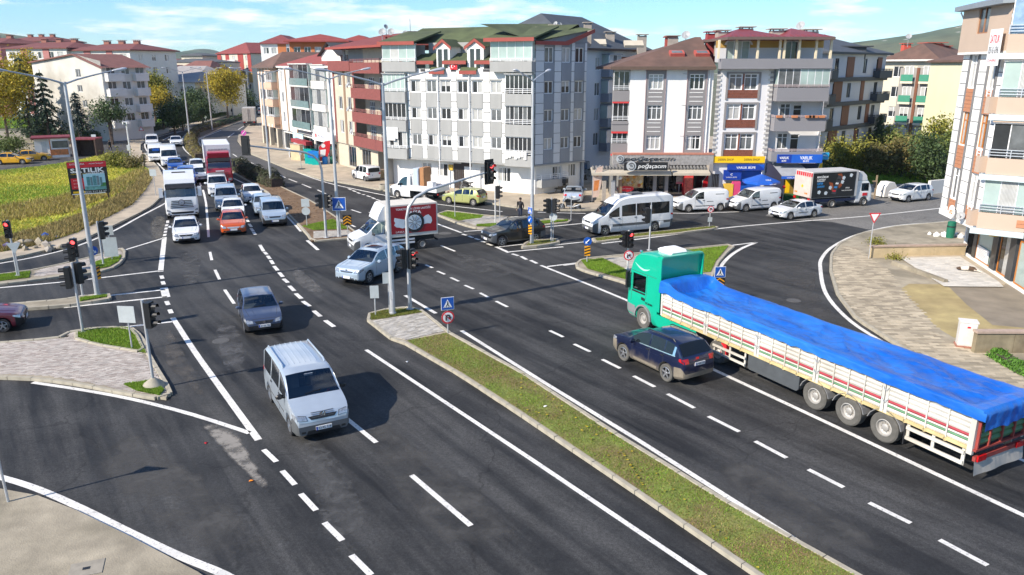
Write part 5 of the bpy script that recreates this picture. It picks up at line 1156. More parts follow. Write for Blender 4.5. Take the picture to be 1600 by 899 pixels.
for x in(.52,.66,.8):w_=MB().box(L_*x,L_*x+.75,-.44,-.405,1.3,2.2).build('window',BLACK,tb);MB().box(L_*x+.06,L_*x+.69,-.45,-.441,1.36,2.14).build('pane',PMID,w_)
MB().box(L_*.44,L_*.97,-.45,-.405,.35,1.1).build('sign_panel',OR2,tb);MB().box(L_*.2,L_*.35,-.04,-.003,0,2.1).build('door',GALV,tb);MB().box(L_*.44,L_*.47,-.46,-.405,0,2.5).build('corner_post',OR2,tb)
sh=thing('shed','dark lean-to shed beside the taxi booth','shed',(*G(114,246)[:2],0),.1)
MB().box(0,3.2,.0,2.5,2.3,2.5).build('roof',MAR,sh);MB().box(0,.15,0,2.5,0,2.29).box(3,3.15,0,2.5,0,2.29).box(.15,3,2.3,2.45,0,2.29).build('wall',mat('dark_brown_boards',(.08,.05,.04),.8,.3,3),sh)
for u0,u1,y,vt,lb in((222,246,420,101,'tiny pale block far up the valley, leftmost'),(248,262,520,100,'tiny white block far up the valley behind the pine'),(330,352,330,100,'cream block between the flat block and the red tower'),(336,350,520,95,'tiny block on the far slope left of the red tower'),(205,224,330,100,'pale block peeping out right of the red-roofed row'),(402,424,330,94,'grey block behind the red tower'),(272,292,460,96,'tiny pale block far behind the flat block')):
 far('apartment_block',lb,u0,0,u1,y,y-4,vt,14,R.choice([CRM2,W2,STW]),4,4,R.choice([RROW,MATS['slate_flat_roof']]),1.2,1.6,1.5,sides=False)
# vehicles
CGLASS=glass('car_glass',(.72,.8,.8),.12)
DTINT=mat('tinted_side_glass',(.01,.013,.016),.05,.1,spec=.5)
LAMP=mat('lamp_lens',(.4,.42,.45),.1,.5,14,spec=.9,metal=.45)
TAIL=mat('tail_lamp',(.5,.008,.012),.2,.15,8,spec=.7)
AMBER=mat('amber_lamp',(.7,.2,.01),.25,.1)
PLATE=mat('number_plate',(.75,.75,.75),.4,.05)
SEAT=mat('dark_seat_fabric',(.16,.16,.165),.9,.2)
def pchip(K):
 x=[k[0]for k in K];y=[k[1]for k in K];n=len(K)
 h=[x[i+1]-x[i]for i in range(n-1)];d=[(y[i+1]-y[i])/h[i]for i in range(n-1)]
 m=[d[0]]+[0 if d[i-1]*d[i]<=0 else 2*d[i-1]*d[i]/(d[i-1]+d[i])for i in range(1,n-1)]+[d[-1]]
 def f(t):
  if t<=x[0]:return y[0]
  if t>=x[-1]:return y[-1]
  i=max(j for j in range(n-1)if x[j]<=t);u=(t-x[i])/h[i]
  return y[i]*(1+2*u)*(1-u)**2+h[i]*m[i]*u*(1-u)**2+y[i+1]*u*u*(3-2*u)+h[i]*m[i+1]*u*u*(u-1)
 return f
_wh={}
def wheel(root,x,y,r,w,style='alloy',tyre=None,side=1):
 tyre=tyre or TYRE;k=(r,w,style,tyre.name)
 if k not in _wh:
  ri=r*(.66 if style!='truck' else.56)
  t=MB().lathe([(ri,-w*.45),(r*.9,-w*.5),(r,-w*.38),(r,w*.38),(r*.9,w*.5),(ri,w*.45),(ri*.98,0)],24,'Y').mesh('wheel',tyre,40)
  m=MB()
  if style=='truck':
   m.lathe([(ri,w*.44),(ri*.9,w*.47),(ri*.82,w*.22),(ri*.45,w*.1),(ri*.42,w*.3),(ri*.3,w*.36),(0.01,w*.37)],20,'Y');del m.f[-2];del m.m[-2]
   for i in range(10):a=2*PI*i/10;m.tube([(ri*.56*math.cos(a),w*.12,ri*.56*math.sin(a)),(ri*.56*math.cos(a),w*.24,ri*.56*math.sin(a))],ri*.05,5)
   rm=STEELRIM
  else:
   m.lathe([(ri,w*.42),(ri*.93,w*.46),(ri*.88,w*.15)],20,'Y');del m.f[-1];del m.m[-1];del m.f[-1];del m.m[-1]
   n=5 if style=='alloy' else 10
   for i in range(n):
    a=2*PI*i/n+.3;c,s=math.cos(a),math.sin(a);b=ri*(.13 if n==5 else.075)
    P=[(ri*q*c-e*s,w*hh,ri*q*s+e*c)for q,e,hh in((.15,-b*1.2,.42),(.15,b*1.2,.42),(.9,b,.44),(.9,-b,.44))]
    P2=[(p[0],w*.25,p[2])for p in P];m.add(P+P2,[(0,1,2,3),(0,4,5,1),(1,5,6,2),(3,2,6,7),(0,3,7,4)])
   m.lathe([(ri*.24,w*.2),(ri*.22,w*.46),(.01,w*.47)],10,'Y');rm=ALLOY if style!='cover' else STEELRIM
  d=MB().lathe([(ri*.93,w*.1),(.01,w*.1)],16,'Y').mesh('brake_disc',DARK)
  _wh[k]=(t,m.mesh('rim',rm,35),d)
 t,m,d=_wh[k]
 M=T(x,y,r)@(Matrix()if side>0 else Matrix.Rotation(PI,4,'Z'))
 o=ob('wheel',t,root,M);ob('rim',m,o);ob('brake_disc',d,o);return o
def place(label,cat,name,f,r,wb,side=None,W=1.8,xf=0,group=None,L=4.5):
 """side 'L'/'R': f, r are ground pixels of that side's front and rear tyre contacts; side None: f = front bumper centre, r a pixel behind it on the axis"""
 a,b=G(*f),G(*r);d=(a-b);d.z=0;d.normalize();lft=Vector((-d.y,d.x,0))
 if side:
  c=(a+b)/2-lft*(W/2-.12)*(1 if side=='L' else-1)
  c=c+d*(0)
  o=thing(name,label,cat,c,math.atan2(d.y,d.x),group);o['mid']='wb'
 else:
  c=a-d*L/2;o=thing(name,label,cat,c,math.atan2(d.y,d.x),group);o['mid']='len'
 return o
SPECS={'sedan':dict(L=4.55,W=1.8,H=1.46,fo=.9,wb=2.67,r=.32,top=[(0,.6),(.04,.7),(.12,.78),(.35,.86),(1.1,.98),(1.22,1.0),(2.1,1.39),(2.45,1.445),(2.9,1.46),(3.3,1.41),(4.02,1.09),(4.25,1.07),(4.45,1.02),(4.52,.85),(4.55,.66)],belt=[(0,.9),(1.2,.93),(4.0,1.0)],c=(1.22,2.12),rw=(3.32,4.0),win=[(1.55,2.5),(2.58,3.4),(3.45,3.75)],tum=.74),'hatch':dict(L=4.04,W=1.74,H=1.47,fo=.82,wb=2.57,r=.31,top=[(0,.6),(.04,.7),(.12,.8),(.35,.89),(1.0,1.0),(1.1,1.03),(1.85,1.4),(2.2,1.455),(3.1,1.46),(3.6,1.39),(3.95,1.0),(4.01,.85),(4.04,.65)],belt=[(0,.9),(1.1,.95),(3.7,1.03)],c=(1.1,1.87),rw=(3.62,3.93),win=[(1.4,2.22),(2.3,3.0),(3.06,3.4)],tum=.76),'suv':dict(L=4.6,W=1.9,H=1.7,fo=.88,wb=2.75,r=.36,zc=.26,top=[(0,.7),(.04,.84),(.12,.95),(.35,1.03),(1.1,1.13),(1.2,1.16),(1.95,1.6),(2.3,1.68),(3.3,1.7),(4.0,1.62),(4.45,1.2),(4.55,1.0),(4.6,.75)],belt=[(0,1.05),(1.2,1.08),(4.3,1.18)],c=(1.2,1.97),rw=(4.02,4.43),win=[(1.5,2.5),(2.58,3.4),(3.46,3.95)],tum=.77),'mpv':dict(L=4.4,W=1.85,H=1.82,fo=.88,wb=2.78,r=.32,top=[(0,.68),(.04,.82),(.12,.93),(.35,1.03),(.95,1.15),(1.05,1.18),(1.75,1.7),(2.1,1.79),(3.3,1.82),(4.15,1.78),(4.32,1.65),(4.38,1.1),(4.4,.7)],belt=[(0,1.05),(1.1,1.08),(4.3,1.12)],c=(1.05,1.77),rw=(4.33,4.37),win=[(1.38,2.2),(2.3,3.15),(3.25,4.05)],tum=.84),'cargo':dict(L=4.4,W=1.84,H=1.86,fo=.88,wb=2.78,r=.32,top=[(0,.66),(.04,.8),(.12,.92),(.35,1.02),(.95,1.15),(1.05,1.18),(1.75,1.7),(2.1,1.8),(3.2,1.86),(4.2,1.83),(4.34,1.7),(4.39,1.1),(4.4,.7)],belt=[(0,1.05),(1.1,1.1),(4.3,1.12)],c=(1.05,1.77),rw=(4.33,4.37),win=[(1.4,2.15)],tum=.86),'t5':dict(L=4.89,W=1.9,H=1.96,fo=.9,wb=3.0,r=.34,top=[(0,.72),(.04,.86),(.1,.98),(.3,1.08),(.85,1.24),(.92,1.27),(1.68,1.82),(2.0,1.92),(3.2,1.96),(4.55,1.93),(4.78,1.8),(4.86,1.2),(4.89,.75)],belt=[(0,1.12),(.95,1.17),(4.8,1.17)],c=(.92,1.7),rw=(4.8,4.84),win=[(1.22,2.1),(2.2,3.35),(3.45,4.55)],tum=.85,plan=[(0,.85),(.1,.93),(.4,.99),(1,1),(4.4,1),(4.75,.97),(4.86,.92),(4.89,.86)]),'minibus':dict(L=6.7,W=2.0,H=2.72,fo=1.0,wb=4.1,r=.35,top=[(0,.8),(.04,.98),(.12,1.1),(.4,1.25),(.8,1.38),(.88,1.42),(1.75,2.2),(2.2,2.52),(2.9,2.68),(4,2.72),(6.4,2.7),(6.6,2.55),(6.68,1.5),(6.7,.85)],belt=[(0,1.25),(.9,1.3),(6.6,1.32)],c=(.88,1.72),rw=(6.62,6.65),win=[(1.25,2.1),(2.3,3.45),(3.52,4.7),(4.77,6.3)],tum=.86,wtop=.62),'transit':dict(L=2.45,W=1.98,H=2.2,fo=.95,wb=9,r=.34,top=[(0,.78),(.04,.96),(.12,1.08),(.4,1.2),(.75,1.32),(.85,1.36),(1.65,2.08),(1.9,2.18),(2.4,2.2),(2.45,2.19)],belt=[(0,1.2),(.9,1.25),(2.45,1.25)],c=(.85,1.67),rw=None,win=[(1.2,2.1)],tum=.84,plan=[(0,.86),(.1,.93),(.4,.99),(1,1),(2.45,1)]),'cabover':dict(L=2.25,W=2.46,H=2.95,fo=1.35,wb=9,r=.5,zc=.35,top=[(0,1.2),(.02,1.5),(.05,1.78),(.07,1.85),(.3,2.72),(.5,2.9),(.9,2.95),(2.25,2.95)],belt=[(0,1.7),(.1,1.78),(2.25,1.8)],c=(.07,.31),rw=None,win=[(.42,1.35)],tum=.93,plan=[(0,.9),(.06,.96),(.2,1),(2.25,1)],wtop=.8),}
def loft_body(root,kind,paint,trim=None,lower=None,sx=1.0,sz=1.0,sw=1.0,gl=None,sgl=None,mid='len',name='body',nos=()):
 S=SPECS[kind];L,W=S['L']*sx,S['W']*sw;H=S['H']*sz
 K=lambda l:[(a*sx,b*sz)for a,b in l]
 top,belt=pchip(K(S['top'])),pchip(K(S['belt']))
 plan=pchip([(a*sx,b)for a,b in S.get('plan',[(0,.80),(.05,.87),(.15,.93),(.45,.985),(1.2,1),(S['L']-1.0,1),(S['L']-.35,.97),(S['L']-.1,.92),(S['L']-.03,.87),(S['L'],.80)])])
 r=S['r'];zc=S.get('zc',.2);ra=r+.05;fo=S['fo']*sx;wb=S['wb']*sx;arches=[q for q in(fo,fo+wb)if q<L]
 xs={0.0,L,.02*sx,.05*sx,.12*sx,L-.05*sx}
 for a,_ in S['top']:xs.add(a*sx)
 for q in arches:
  for k in(-1.03,-1,-.93,-.75,-.5,-.2,.2,.5,.75,.93,1,1.03):xs.add(q+ra*k)
 for a,b in S['win']:xs|={a*sx,b*sx}
 if S.get('c'):c0,c1=S['c'][0]*sx,S['c'][1]*sx;xs|={c0+(c1-c0)*i/5 for i in range(6)}
 if S.get('rw'):xs|={q*sx for q in S['rw']}
 xs=sorted(q for q in xs if 0<=q<=L);st=[xs[0]]
 for q in xs[1:]:
  if q-st[-1]>.008:st.append(q)
 for i in range(len(st)-1):
  if st[i+1]-st[i]>.35:
   n=int((st[i+1]-st[i])/.3)+1;st+=[st[i]+(st[i+1]-st[i])*k/n for k in range(1,n)]
 st=sorted(st)
 off=mid if not isinstance(mid,str)else(L/2)if mid=='len' else(fo+wb/2 if wb<8 else fo)
 X=lambda q:off-q
 wr=W/2*S['tum'];wt=S.get('wtop',.87)
 rings=[]
 for q in st:
  zb=zc+(.10*(1-min(q/(.35),1))if q<.35 else 0)+(.12*(1-min((L-q)/.35,1))if L-q<.35 and S.get('rw')else 0)
  for a in arches:
   if abs(q-a)<=ra+1e-6:zb=max(zb,r+math.sqrt(max(ra*ra-(q-a)**2,0)))
  tz=top(q);sh=max(min(belt(q),tz-.045),zb+.05);w=W/2*plan(q);HB=max(H-sh,.1)
  yy=lambda z:w*.965+(min(wr,w*.95)-w*.965)*min(max((z-sh)/HB,0),1)
  tall=tz-sh
  z5=min(sh+tall*(wt if tall>.2 else.6),S.get('wz',99));z6=tz-min(.075,tall*.22);z7=tz-min(.03,tall*.1)
  y5,y6=yy(z5),yy(z6)-.01*(tall>.2);y7=y6-min(.07,.05+tall*.05)
  kb=(.2,.8)if(trim and q<S.get('fbump',.42)*sx+.02)else(.12,.55)
  rings.append([(0,zb),(w*.9,zb),(w*.985,zb+kb[0]*(sh-zb)),(w,zb+kb[1]*(sh-zb)),(w*.965,sh),(y5,z5),(y6,z6),(y7,z7),(y7*.5,tz-.006),(0,tz)])
 cats={}
 def add(c,f):cats.setdefault(c,[]).append(f)
 V=[]
 n=len(st);m=10
 for i in range(n):
  for s in(1,-1):
   for y,z in rings[i]:V.append((X(st[i]),y*s,z))
 id_=lambda i,s,j:i*2*m+(0 if s>0 else m)+j
 wins=[(a*sx,b*sx)for a,b in S['win']]
 fb=S.get('fbump',.42)*sx
 for i in range(n-1):
  xm=(st[i]+st[i+1])/2
  for s in(1,-1):
   for j in range(m-1):
    f=(id_(i,s,j),id_(i+1,s,j),id_(i+1,s,j+1),id_(i,s,j+1))
    if s<0:f=f[::-1]
    c='body'
    if j in(7,8)and S.get('c')and c0-1e-3<xm<c1:c='windshield'
    elif j in(7,8)and S.get('rw')and S['rw'][0]*sx<xm<S['rw'][1]*sx:c='rear_window'
    elif j==4:
     for k,(a,b)in enumerate(wins):
      if a<xm<b and k not in nos:c='side_window%d%s'%(k,'L' if s>0 else 'R')
    elif j<=1 and lower and 0.45*sx<xm<L-.45*sx:c='sill_trim'
    elif j<=2 and j>0 and trim and(xm<fb):c='front_bumper'
    elif j<=2 and j>0 and trim and S.get('rw')and xm>L-.35*sx:c='rear_bumper'
    elif j==0:c='underbody'
    add(c,f)
 for i,e in((0,0),(n-1,1)):
  for j in range(m-1):
   f=(id_(i,1,j),id_(i,1,j+1),id_(i,-1,j+1),id_(i,-1,j))
   if e:f=f[::-1]
   add(('front_bumper' if not e else 'rear_bumper')if(j<=2 and trim)else 'body',f)
 bvh=BVHTree.FromPolygons(V,[f for k in cats for f in cats[k]])
 objs={}
 for c,F in cats.items():
  used=sorted({i for f in F for i in f});mp={o:k for k,o in enumerate(used)}
  b=MB().add([V[i]for i in used],[tuple(mp[i]for i in f)for f in F])
  base=c.rstrip('LR').rstrip('0123456789')
  mm={'windshield':gl or CGLASS,'rear_window':sgl or DTINT,'side_window':sgl or gl or CGLASS,'sill_trim':lower,'front_bumper':trim,'rear_bumper':trim,'underbody':DARK}.get(base,paint)
  o=b.build(name if base=='body' else base,mm,root,None,32,fixn=False);objs[c]=o
 return dict(bvh=bvh,L=L,W=W,H=H,off=off,X=X,root=root,st=st,top=top,belt=belt,objs=objs,S=S,sx=sx,r=r,fo=fo,wb=wb)
def patch(B,name,q,view,m,off=.012,nx=4,ny=3,parent=None,th=.03):
 """a thin part laid on the body: q = 4 corners; front/rear (y, z), left/right (x, z), top (x, y)"""
 D={'F':((1,0,0)),'B':((-1,0,0)),'L':((0,1,0)),'R':((0,-1,0)),'T':((0,0,1))}[view];D=Vector(D)
 top_,bot=[],[]
 for j in range(ny+1):
  for i in range(nx+1):
   u,v=i/nx,j/ny
   a=(1-u)*(1-v)*q[0][0]+u*(1-v)*q[1][0]+u*v*q[2][0]+(1-u)*v*q[3][0]
   b=(1-u)*(1-v)*q[0][1]+u*(1-v)*q[1][1]+u*v*q[2][1]+(1-u)*v*q[3][1]
   o={'F':(6,a,b),'B':(-8,a,b),'L':(a,4,b),'R':(a,-4,b),'T':(a,b,6)}[view]
   h=B['bvh'].ray_cast(Vector(o),-D)
   if h[0]is None:h=B['bvh'].find_nearest(Vector(o)-D*(4 if view in 'LR' else 4))
   p,nn=h[0],h[1]
   if nn.dot(D)<0:nn=-nn
   e=(nn+D*.5).normalized()
   top_.append(p+e*off);bot.append(p-e*th)
 k=nx+1;N=len(top_);fs=[]
 for j in range(ny):
  for i in range(nx):fs.append((j*k+i,j*k+i+1,(j+1)*k+i+1,(j+1)*k+i))
 edge=[i for i in range(nx)]+[j*k+nx for j in range(ny)]+[ny*k+i for i in range(nx,0,-1)]+[j*k for j in range(ny,0,-1)]
 for a,b in zip(edge,edge[1:]+edge[:1]):fs.append((a,b,N+b,N+a))
 return MB().add(top_+bot,fs).build(name,m,parent or B['root'],None,40)
def mir(q):return[(-a,b)for a,b in q]
def mirrors(B,paint,x,z,big=1.0):
 for s in(1,-1):
  y=s*(B['W']/2+.1*big);b=MB()
  k=MB().lathe([(.01,-.07),(.07,-.06),(.1,0),(.085,.03),(.01,.035)],10,'X');o=Matrix.Translation((x,y,z))@Matrix.Diagonal((-1,1.15*big,.85*big,1))
  b.add([o@Vector(v)for v in k.v],k.f);b.tube([(x,s*(B['W']/2-.06),z-.06),(x,y,z-.04)],.03,5);b.build('mirror',paint,B['root'],None,50)
def plate(B,view,z,txt=None,w=.52,y=0):
 x0=B['bvh'].ray_cast(Vector((6 if view=='F' else-8,y,z)),Vector((-1 if view=='F' else 1,0,0)))[0].x
 s=1 if view=='F' else-1
 M=T(x0+s*.03,y,z,PI/2 if s>0 else-PI/2)
 p=MB().box(-w/2,w/2,-.012,.012,-.065,.065).build('number_plate',PLATE,B['root'],M)
 MB().box(-w/2,-w/2+.05,-.015,-.0125,-.065,.065).build('blue_band',mat('plate_blue',(.01,.06,.4),.4),p)
 if txt:text(txt,w*.78,.075,BLACK,p,T(.03,-.014,0),'plate_lettering',.002)
 return p
def cabin(B,x0,x1,rows=2,wheel_side=1,drv=False,col=None):
 """dashboard, steering wheel and seats seen through the glass"""
 r=B['root'];W=B['W'];X=B['X'];z=B['belt'](x0)
 MB().box(X(x1),X(x0+.1),-W*.44,W*.44,z-.3,z-.02).build('dashboard',mat('dash_grey',(.09,.09,.095),.7,.2,3),r)
 for k in range(rows):
  for s in(1,-1):
   xx=X(x1)-.15-k*.85;c=col or SEAT
   MB().side([(xx+.12,z-.35),(xx+.02,z+.3),(xx-.02,z+.45),(xx-.14,z+.45),(xx-.16,z+.3),(xx-.06,z-.35)],s*W*.23-.22,s*W*.23+.22).build('seat',c,r)
 MB().lathe([(.17,-.012),(.185,0),(.17,.012)],14,'X').build('steering_wheel',BLACK,r,T(X(x1)+.22,W*.23*wheel_side,z+.02))
 if drv:
  d=MB();xx=X(x1)-.02
  d.lathe([(.01,z+.41),(.07,z+.39),(.1,z+.3),(.09,z+.22),(.06,z+.16),(.2,z+.1),(.23,z-.05),(.2,z-.3)],10,'Z',(xx,W*.23,0));d.build('driver',mat('dark_clothing',(.05,.05,.06),.9,.3,4),r,None,60)
Q='vehicles queueing at the junction'
def std_car(label,kind,f,rr,side,paint,trim=None,lower=None,cat='car',name='car',sx=1,sz=1,sw=1,rim='alloy',front=True,rear=False,grille=None,group=None,hi=False,sgl=None,tyre=None,rtxt=None,ftxt=None,gl=None,nos=(),rails=False,drv=True):
 S=SPECS[kind]
 group=group or(Q if not side and f[0]<440 and f[1]<400 else None)
 root=place(label,cat,name,f,rr,S['wb']*sx,side,S['W']*sw,group=group,L=S['L']*sx)
 B=loft_body(root,kind,paint,trim,lower,sx,sz,sw,gl,sgl,'wb' if side else 'len',nos=nos)
 del root['mid']
 X,W,L=B['X'],B['W'],B['L'];r=B['r']
 for q in(B['fo'],B['fo']+B['wb']):
  for s in(1,-1):wheel(root,X(q),s*(W/2-.125),r,.22,rim,tyre,s)
 z0=B['top'](0);zh=B['top'](.12*sx)
 tall=kind in('mpv','cargo','t5','minibus','transit','suv')
 zl=zh-.04
 for s in(1,-1):
  qq=[(s*W*.27,zl-.17),(s*W*.425,zl-.14),(s*W*.445,zl+.02),(s*W*.29,zl-.03)]
  c_=(sum(p[0]for p in qq)/4,sum(p[1]for p in qq)/4);patch(B,'headlight_surround',[(c_[0]+(p[0]-c_[0])*1.1,c_[1]+(p[1]-c_[1])*1.18)for p in qq],'F',BLACK,.007,4,3)
  hl=patch(B,'headlight',qq,'F',LAMP,.012,4,3)
  patch(B,'headlight_side',[(X(.12*sx),zl-.13),(X(.42*sx),zl-.03),(X(.42*sx),zl+.035),(X(.12*sx),zl+.03)],'L' if s>0 else 'R',LAMP,.008,3,2)
  patch(B,'fog_lamp',[(s*W*.31,.36),(s*W*.38,.36),(s*W*.38,.43),(s*W*.31,.43)],'F',BLACK,.01,2,1)
 g=patch(B,'grille',[(-W*.2,zl-.17),(W*.2,zl-.17),(W*.25,zl-.06),(-W*.25,zl-.06)],'F',grille or BLACK,.014,6,2)
 patch(B,'lower_intake',[(-W*.3,.3),(W*.3,.3),(W*.27,.43),(-W*.27,.43)],'F',BLACK,.012,6,2)
 if front:plate(B,'F',.48,ftxt)
 zt=B['belt'](L-.3)-.06
 if kind=='sedan':zt=.92*sz
 for s in(1,-1):
  patch(B,'tail_lamp',[(s*W*.3,zt-.16),(s*W*.44,zt-.16),(s*W*.45,zt+.02),(s*W*.3,zt+.02)],'B',TAIL,.014,3,2)
  patch(B,'tail_lamp',[(X(L-.06),zt-.14),(X(L-.28),zt-.08),(X(L-.28),zt+.02),(X(L-.06),zt+.03)],'L' if s>0 else 'R',TAIL,.01,2,2)
 plate(B,'B',zt-.22 if kind!='sedan' else.72,rtxt)
 if kind in('mpv','cargo','t5','minibus'):patch(B,'rear_window',[(-W*.38,B['belt'](L)+.02),(W*.38,B['belt'](L)+.02),(W*.34,B['H']-.28),(-W*.34,B['H']-.28)],'B',DTINT,.01,4,3)
 mirrors(B,BLACK if trim is not None and kind in('cargo','t5','minibus')else paint,X(S['c'][0]*sx+.42),B['belt'](S['c'][0]*sx)+.06,1.2 if tall else 1)
 for s in(1,-1):
  v='L' if s>0 else 'R'
  for k,(a,b)in enumerate(S['win'][:2]):
   zz=B['belt'](b*sx)-.12;xx=X(b*sx-.12)
   patch(B,'door_handle',[(xx,zz-.02),(xx-.17,zz-.02),(xx-.17,zz+.02),(xx,zz+.02)],v,paint if not trim else BLACK,.03,2,1)
   if hi or k==0:
    for xq in((a+(0 if k else-.02))*sx,(b+.03)*sx):
     xq=X(xq);zb=max(.3,.0);patch(B,'door_gap',[(xq,.42),(xq-.014,.42),(xq-.014,B['belt'](off_(B,xq))-.02),(xq,B['belt'](off_(B,xq))-.02)],v,JOINT,.003,1,4)
 if hi and kind in('sedan','hatch','suv'):
  c0=S['c'][0]*sx
  for s in(1,-1):patch(B,'hood_gap',[(X(.3),s*W*.34),(X(.3),s*W*.348),(X(c0-.05),s*W*.415),(X(c0-.05),s*W*.407)],'T',JOINT,.004,1,6)
  patch(B,'hood_gap',[(-W*.3,zh-.025),(W*.3,zh-.025),(W*.3,zh-.015),(-W*.3,zh-.015)],'F',JOINT,.006,6,1);patch(B,'hood_crease',[(X(.35),-W*.2),(X(.35),-W*.19),(X(c0-.1),-W*.25),(X(c0-.1),-W*.26)],'T',paint,.012,1,5);patch(B,'hood_crease',[(X(.35),W*.19),(X(.35),W*.2),(X(c0-.1),W*.26),(X(c0-.1),W*.25)],'T',paint,.012,1,5)
  for v in 'LR':patch(B,'bumper_gap',[(X(.5*sx),.5),(X(.485*sx),.5),(X(.485*sx),zh-.1),(X(.5*sx),zh-.1)],v,JOINT,.004,1,3);patch(B,'side_crease',[(X(1.0),B['belt'](1)-.2),(X(L-.5),B['belt'](1)-.14),(X(L-.5),B['belt'](1)-.125),(X(1.0),B['belt'](1)-.185)],v,paint,.012,8,1)
 if rails:
  for s in(1,-1):
   x0,x1=X(2.1*sx),X(L-.75);y=s*W/2*S['tum']*.86;zr_=B['H']+.015
   MB().tube([(x0,y,B['H']-.05),(x0-.12,y,zr_),(x1+.12,y,zr_),(x1,y,B['H']-.08)],.022,6).build('roof_rail',BLACK if rails is True else rails,root)
 cabin(B,S['c'][0]*sx,S['c'][1]*sx+.35,1 if kind in('cargo','transit')else 2,1,drv)
 MB().box(X(L-.25),X(.3),-W*.42,W*.42,.24,.3).build('floor_pan',DARK,root)
 MB().tube([(X(S['c'][0]*sx+.06),-.3,B['top'](S['c'][0]*sx+.06)+.015),(X(S['c'][0]*sx+.12),.25,B['top'](S['c'][0]*sx+.12)+.02)],.012,4).build('wiper',BLACK,root)
 return B
def off_(B,x):return B['off']-x
def badge_ring(B,z,m,r=.08,kind='star',x=None,parent=None):
 h=B['bvh'].ray_cast(Vector((6,0,z)),Vector((-1,0,0)))[0];M=T(h.x+.03,0,z,PI/2)
 mb=MB();mb.lathe([(r*.86,-.012),(r,-.012),(r,.012),(r*.86,.012),(r*.86,-.012)],20,'Y')
 if kind=='star':
  for k in range(3):a=PI/2+k*2*PI/3;mb.add([(0,-.02,0),(r*.22*math.cos(a+1.05),0,r*.22*math.sin(a+1.05)),(r*.95*math.cos(a),-.005,r*.95*math.sin(a)),(r*.22*math.cos(a-1.05),0,r*.22*math.sin(a-1.05))],[(0,1,2),(0,2,3)])
 if kind=='vw':
  for P in([(-.42,.72),(-.02,-.02),(.02,-.02),(.42,.72)],[(-.82,.4),(-.38,-.8),(0,.0),(.38,-.8),(.82,.4)]):mb.tube([(a*r,-.012,b*r)for a,b in P],r*.075,5)
 if kind=='diamond':
  mb=MB();o=[(0,r),(r*.62,0),(0,-r),(-r*.62,0)];i_=[(a*.55,b*.55)for a,b in o]
  for k in range(4):a,b,c,d=o[k],o[(k+1)%4],i_[(k+1)%4],i_[k];mb.quad((a[0],-.01,a[1]),(b[0],-.01,b[1]),(c[0],-.03,c[1]),(d[0],-.03,d[1]))
 return mb.build('emblem',m,parent or B['root'],M)
P_WHITE=car_paint('white_paint',(.72,.73,.74));P_SILVER=car_paint('silver_paint',(.5,.565,.63),.4,.28);P_SBLUE=car_paint('silver_blue_paint',(.46,.56,.66),.4,.28)
P_GREY=car_paint('slate_grey_paint',(.1,.13,.21),.6,.3);P_ORANGE=car_paint('orange_paint',(.62,.1,.015),.2,.3);P_BLACK=car_paint('black_paint',(.006,.007,.009),.0,.3)
P_NAVY=car_paint('muddy_navy_paint',(.008,.014,.05),.3,.28,dirt=.75);P_LIME=car_paint('pale_lime_paint',(.48,.5,.18),.4,.3);P_BURG=car_paint('burgundy_paint',(.13,.012,.03),.4,.3)
P_YEL=car_paint('taxi_yellow',(.75,.38,.005),0,.35);P_BLUE=car_paint('bright_blue_paint',(.02,.1,.42),.4,.3);P_RED=car_paint('red_cab_paint',(.42,.012,.03),.1,.35);P_GREEN=car_paint('teal_green_paint',(.0,.42,.26),.05,.4)
GTRIM=mat('grey_bumper_plastic',(.1,.105,.11),.6,.12,3);MUDT=mat('muddy_plastic',(.2,.17,.13),.9,.3,3)
lane=lambda u0,v0,u1,v1:((u0,v0),(u1,v1))
# near vehicles
B=std_car('silver van with ribbed roof and grey bumper driving towards the viewer','t5',(457,678),(427,628),'R',P_SILVER,GTRIM,None,'van','van',hi=True,sgl=DTINT,ftxt='53 KL 318',grille=BLACK)
rt=B['root'];X=B['X']
for k in range(7):
 y=-.57+k*.19
 if k:patch(B,'roof_rib',[(X(2.3),y-.1-.009),(X(2.3),y-.1+.009),(X(4.55),y-.1+.009),(X(4.55),y-.1-.009)],'T',P_SILVER,.016,1,8)
for s in(1,-1):MB().tube([(X(2.15),s*.72,1.9),(X(2.3),s*.72,1.98),(X(4.4),s*.72,1.98),(X(4.5),s*.72,1.9)],.03,6).build('roof_rail',P_SILVER,rt)
badge_ring(B,.93,CHROME,.1,'vw')
for k in range(4):patch(B,'grille_strip',[(-.36,.85+k*.045),(.36,.85+k*.045),(.37,.858+k*.045),(-.37,.858+k*.045)],'F',GTRIM,.025,4,1)
MB().cbox((X(1.62),0,1.74),(.06,.28,.07)).build('rear_view_mirror',WHITE,rt);MB().cbox((X(1.0),-.1,1.22),(.1,.25,.02)).build('dashboard_papers',WHITE,rt);MB().cbox((X(1.06),.5,1.24),(.04,.1,.12)).build('red_ornament',REDP,rt)
for s in(1,-1):patch(B,'side_trim',[(X(.4),.62),(X(4.5),.62),(X(4.5),.67),(X(.4),.67)],'L' if s>0 else 'R',GTRIM,.012,8,1)
B=std_car('dark grey hatchback driving towards the viewer ahead of the silver van','hatch',(415,524),(396,477),None,P_GREY,BLACK,None,hi=True,ftxt='61 DL 706')
badge_ring(B,.66,CHROME,.06,'ring')
B=std_car('silver blue luxury off-roader turning at the junction in front of the tyre truck','suv',(576,443),(622,425),'L',P_SBLUE,None,None,sx=1.03,hi=True,rails=P_SILVER,grille=BLACK)
for k in range(3):patch(B,'grille_strip',[(-.4,.8+k*.04),(.4,.8+k*.04),(.41,.815+k*.04),(-.41,.815+k*.04)],'F',CHROME,.024,4,1)
patch(B,'chrome_strip',[(-.5,.45),(.5,.45),(.5,.48),(-.5,.48)],'F',CHROME,.02,4,1)
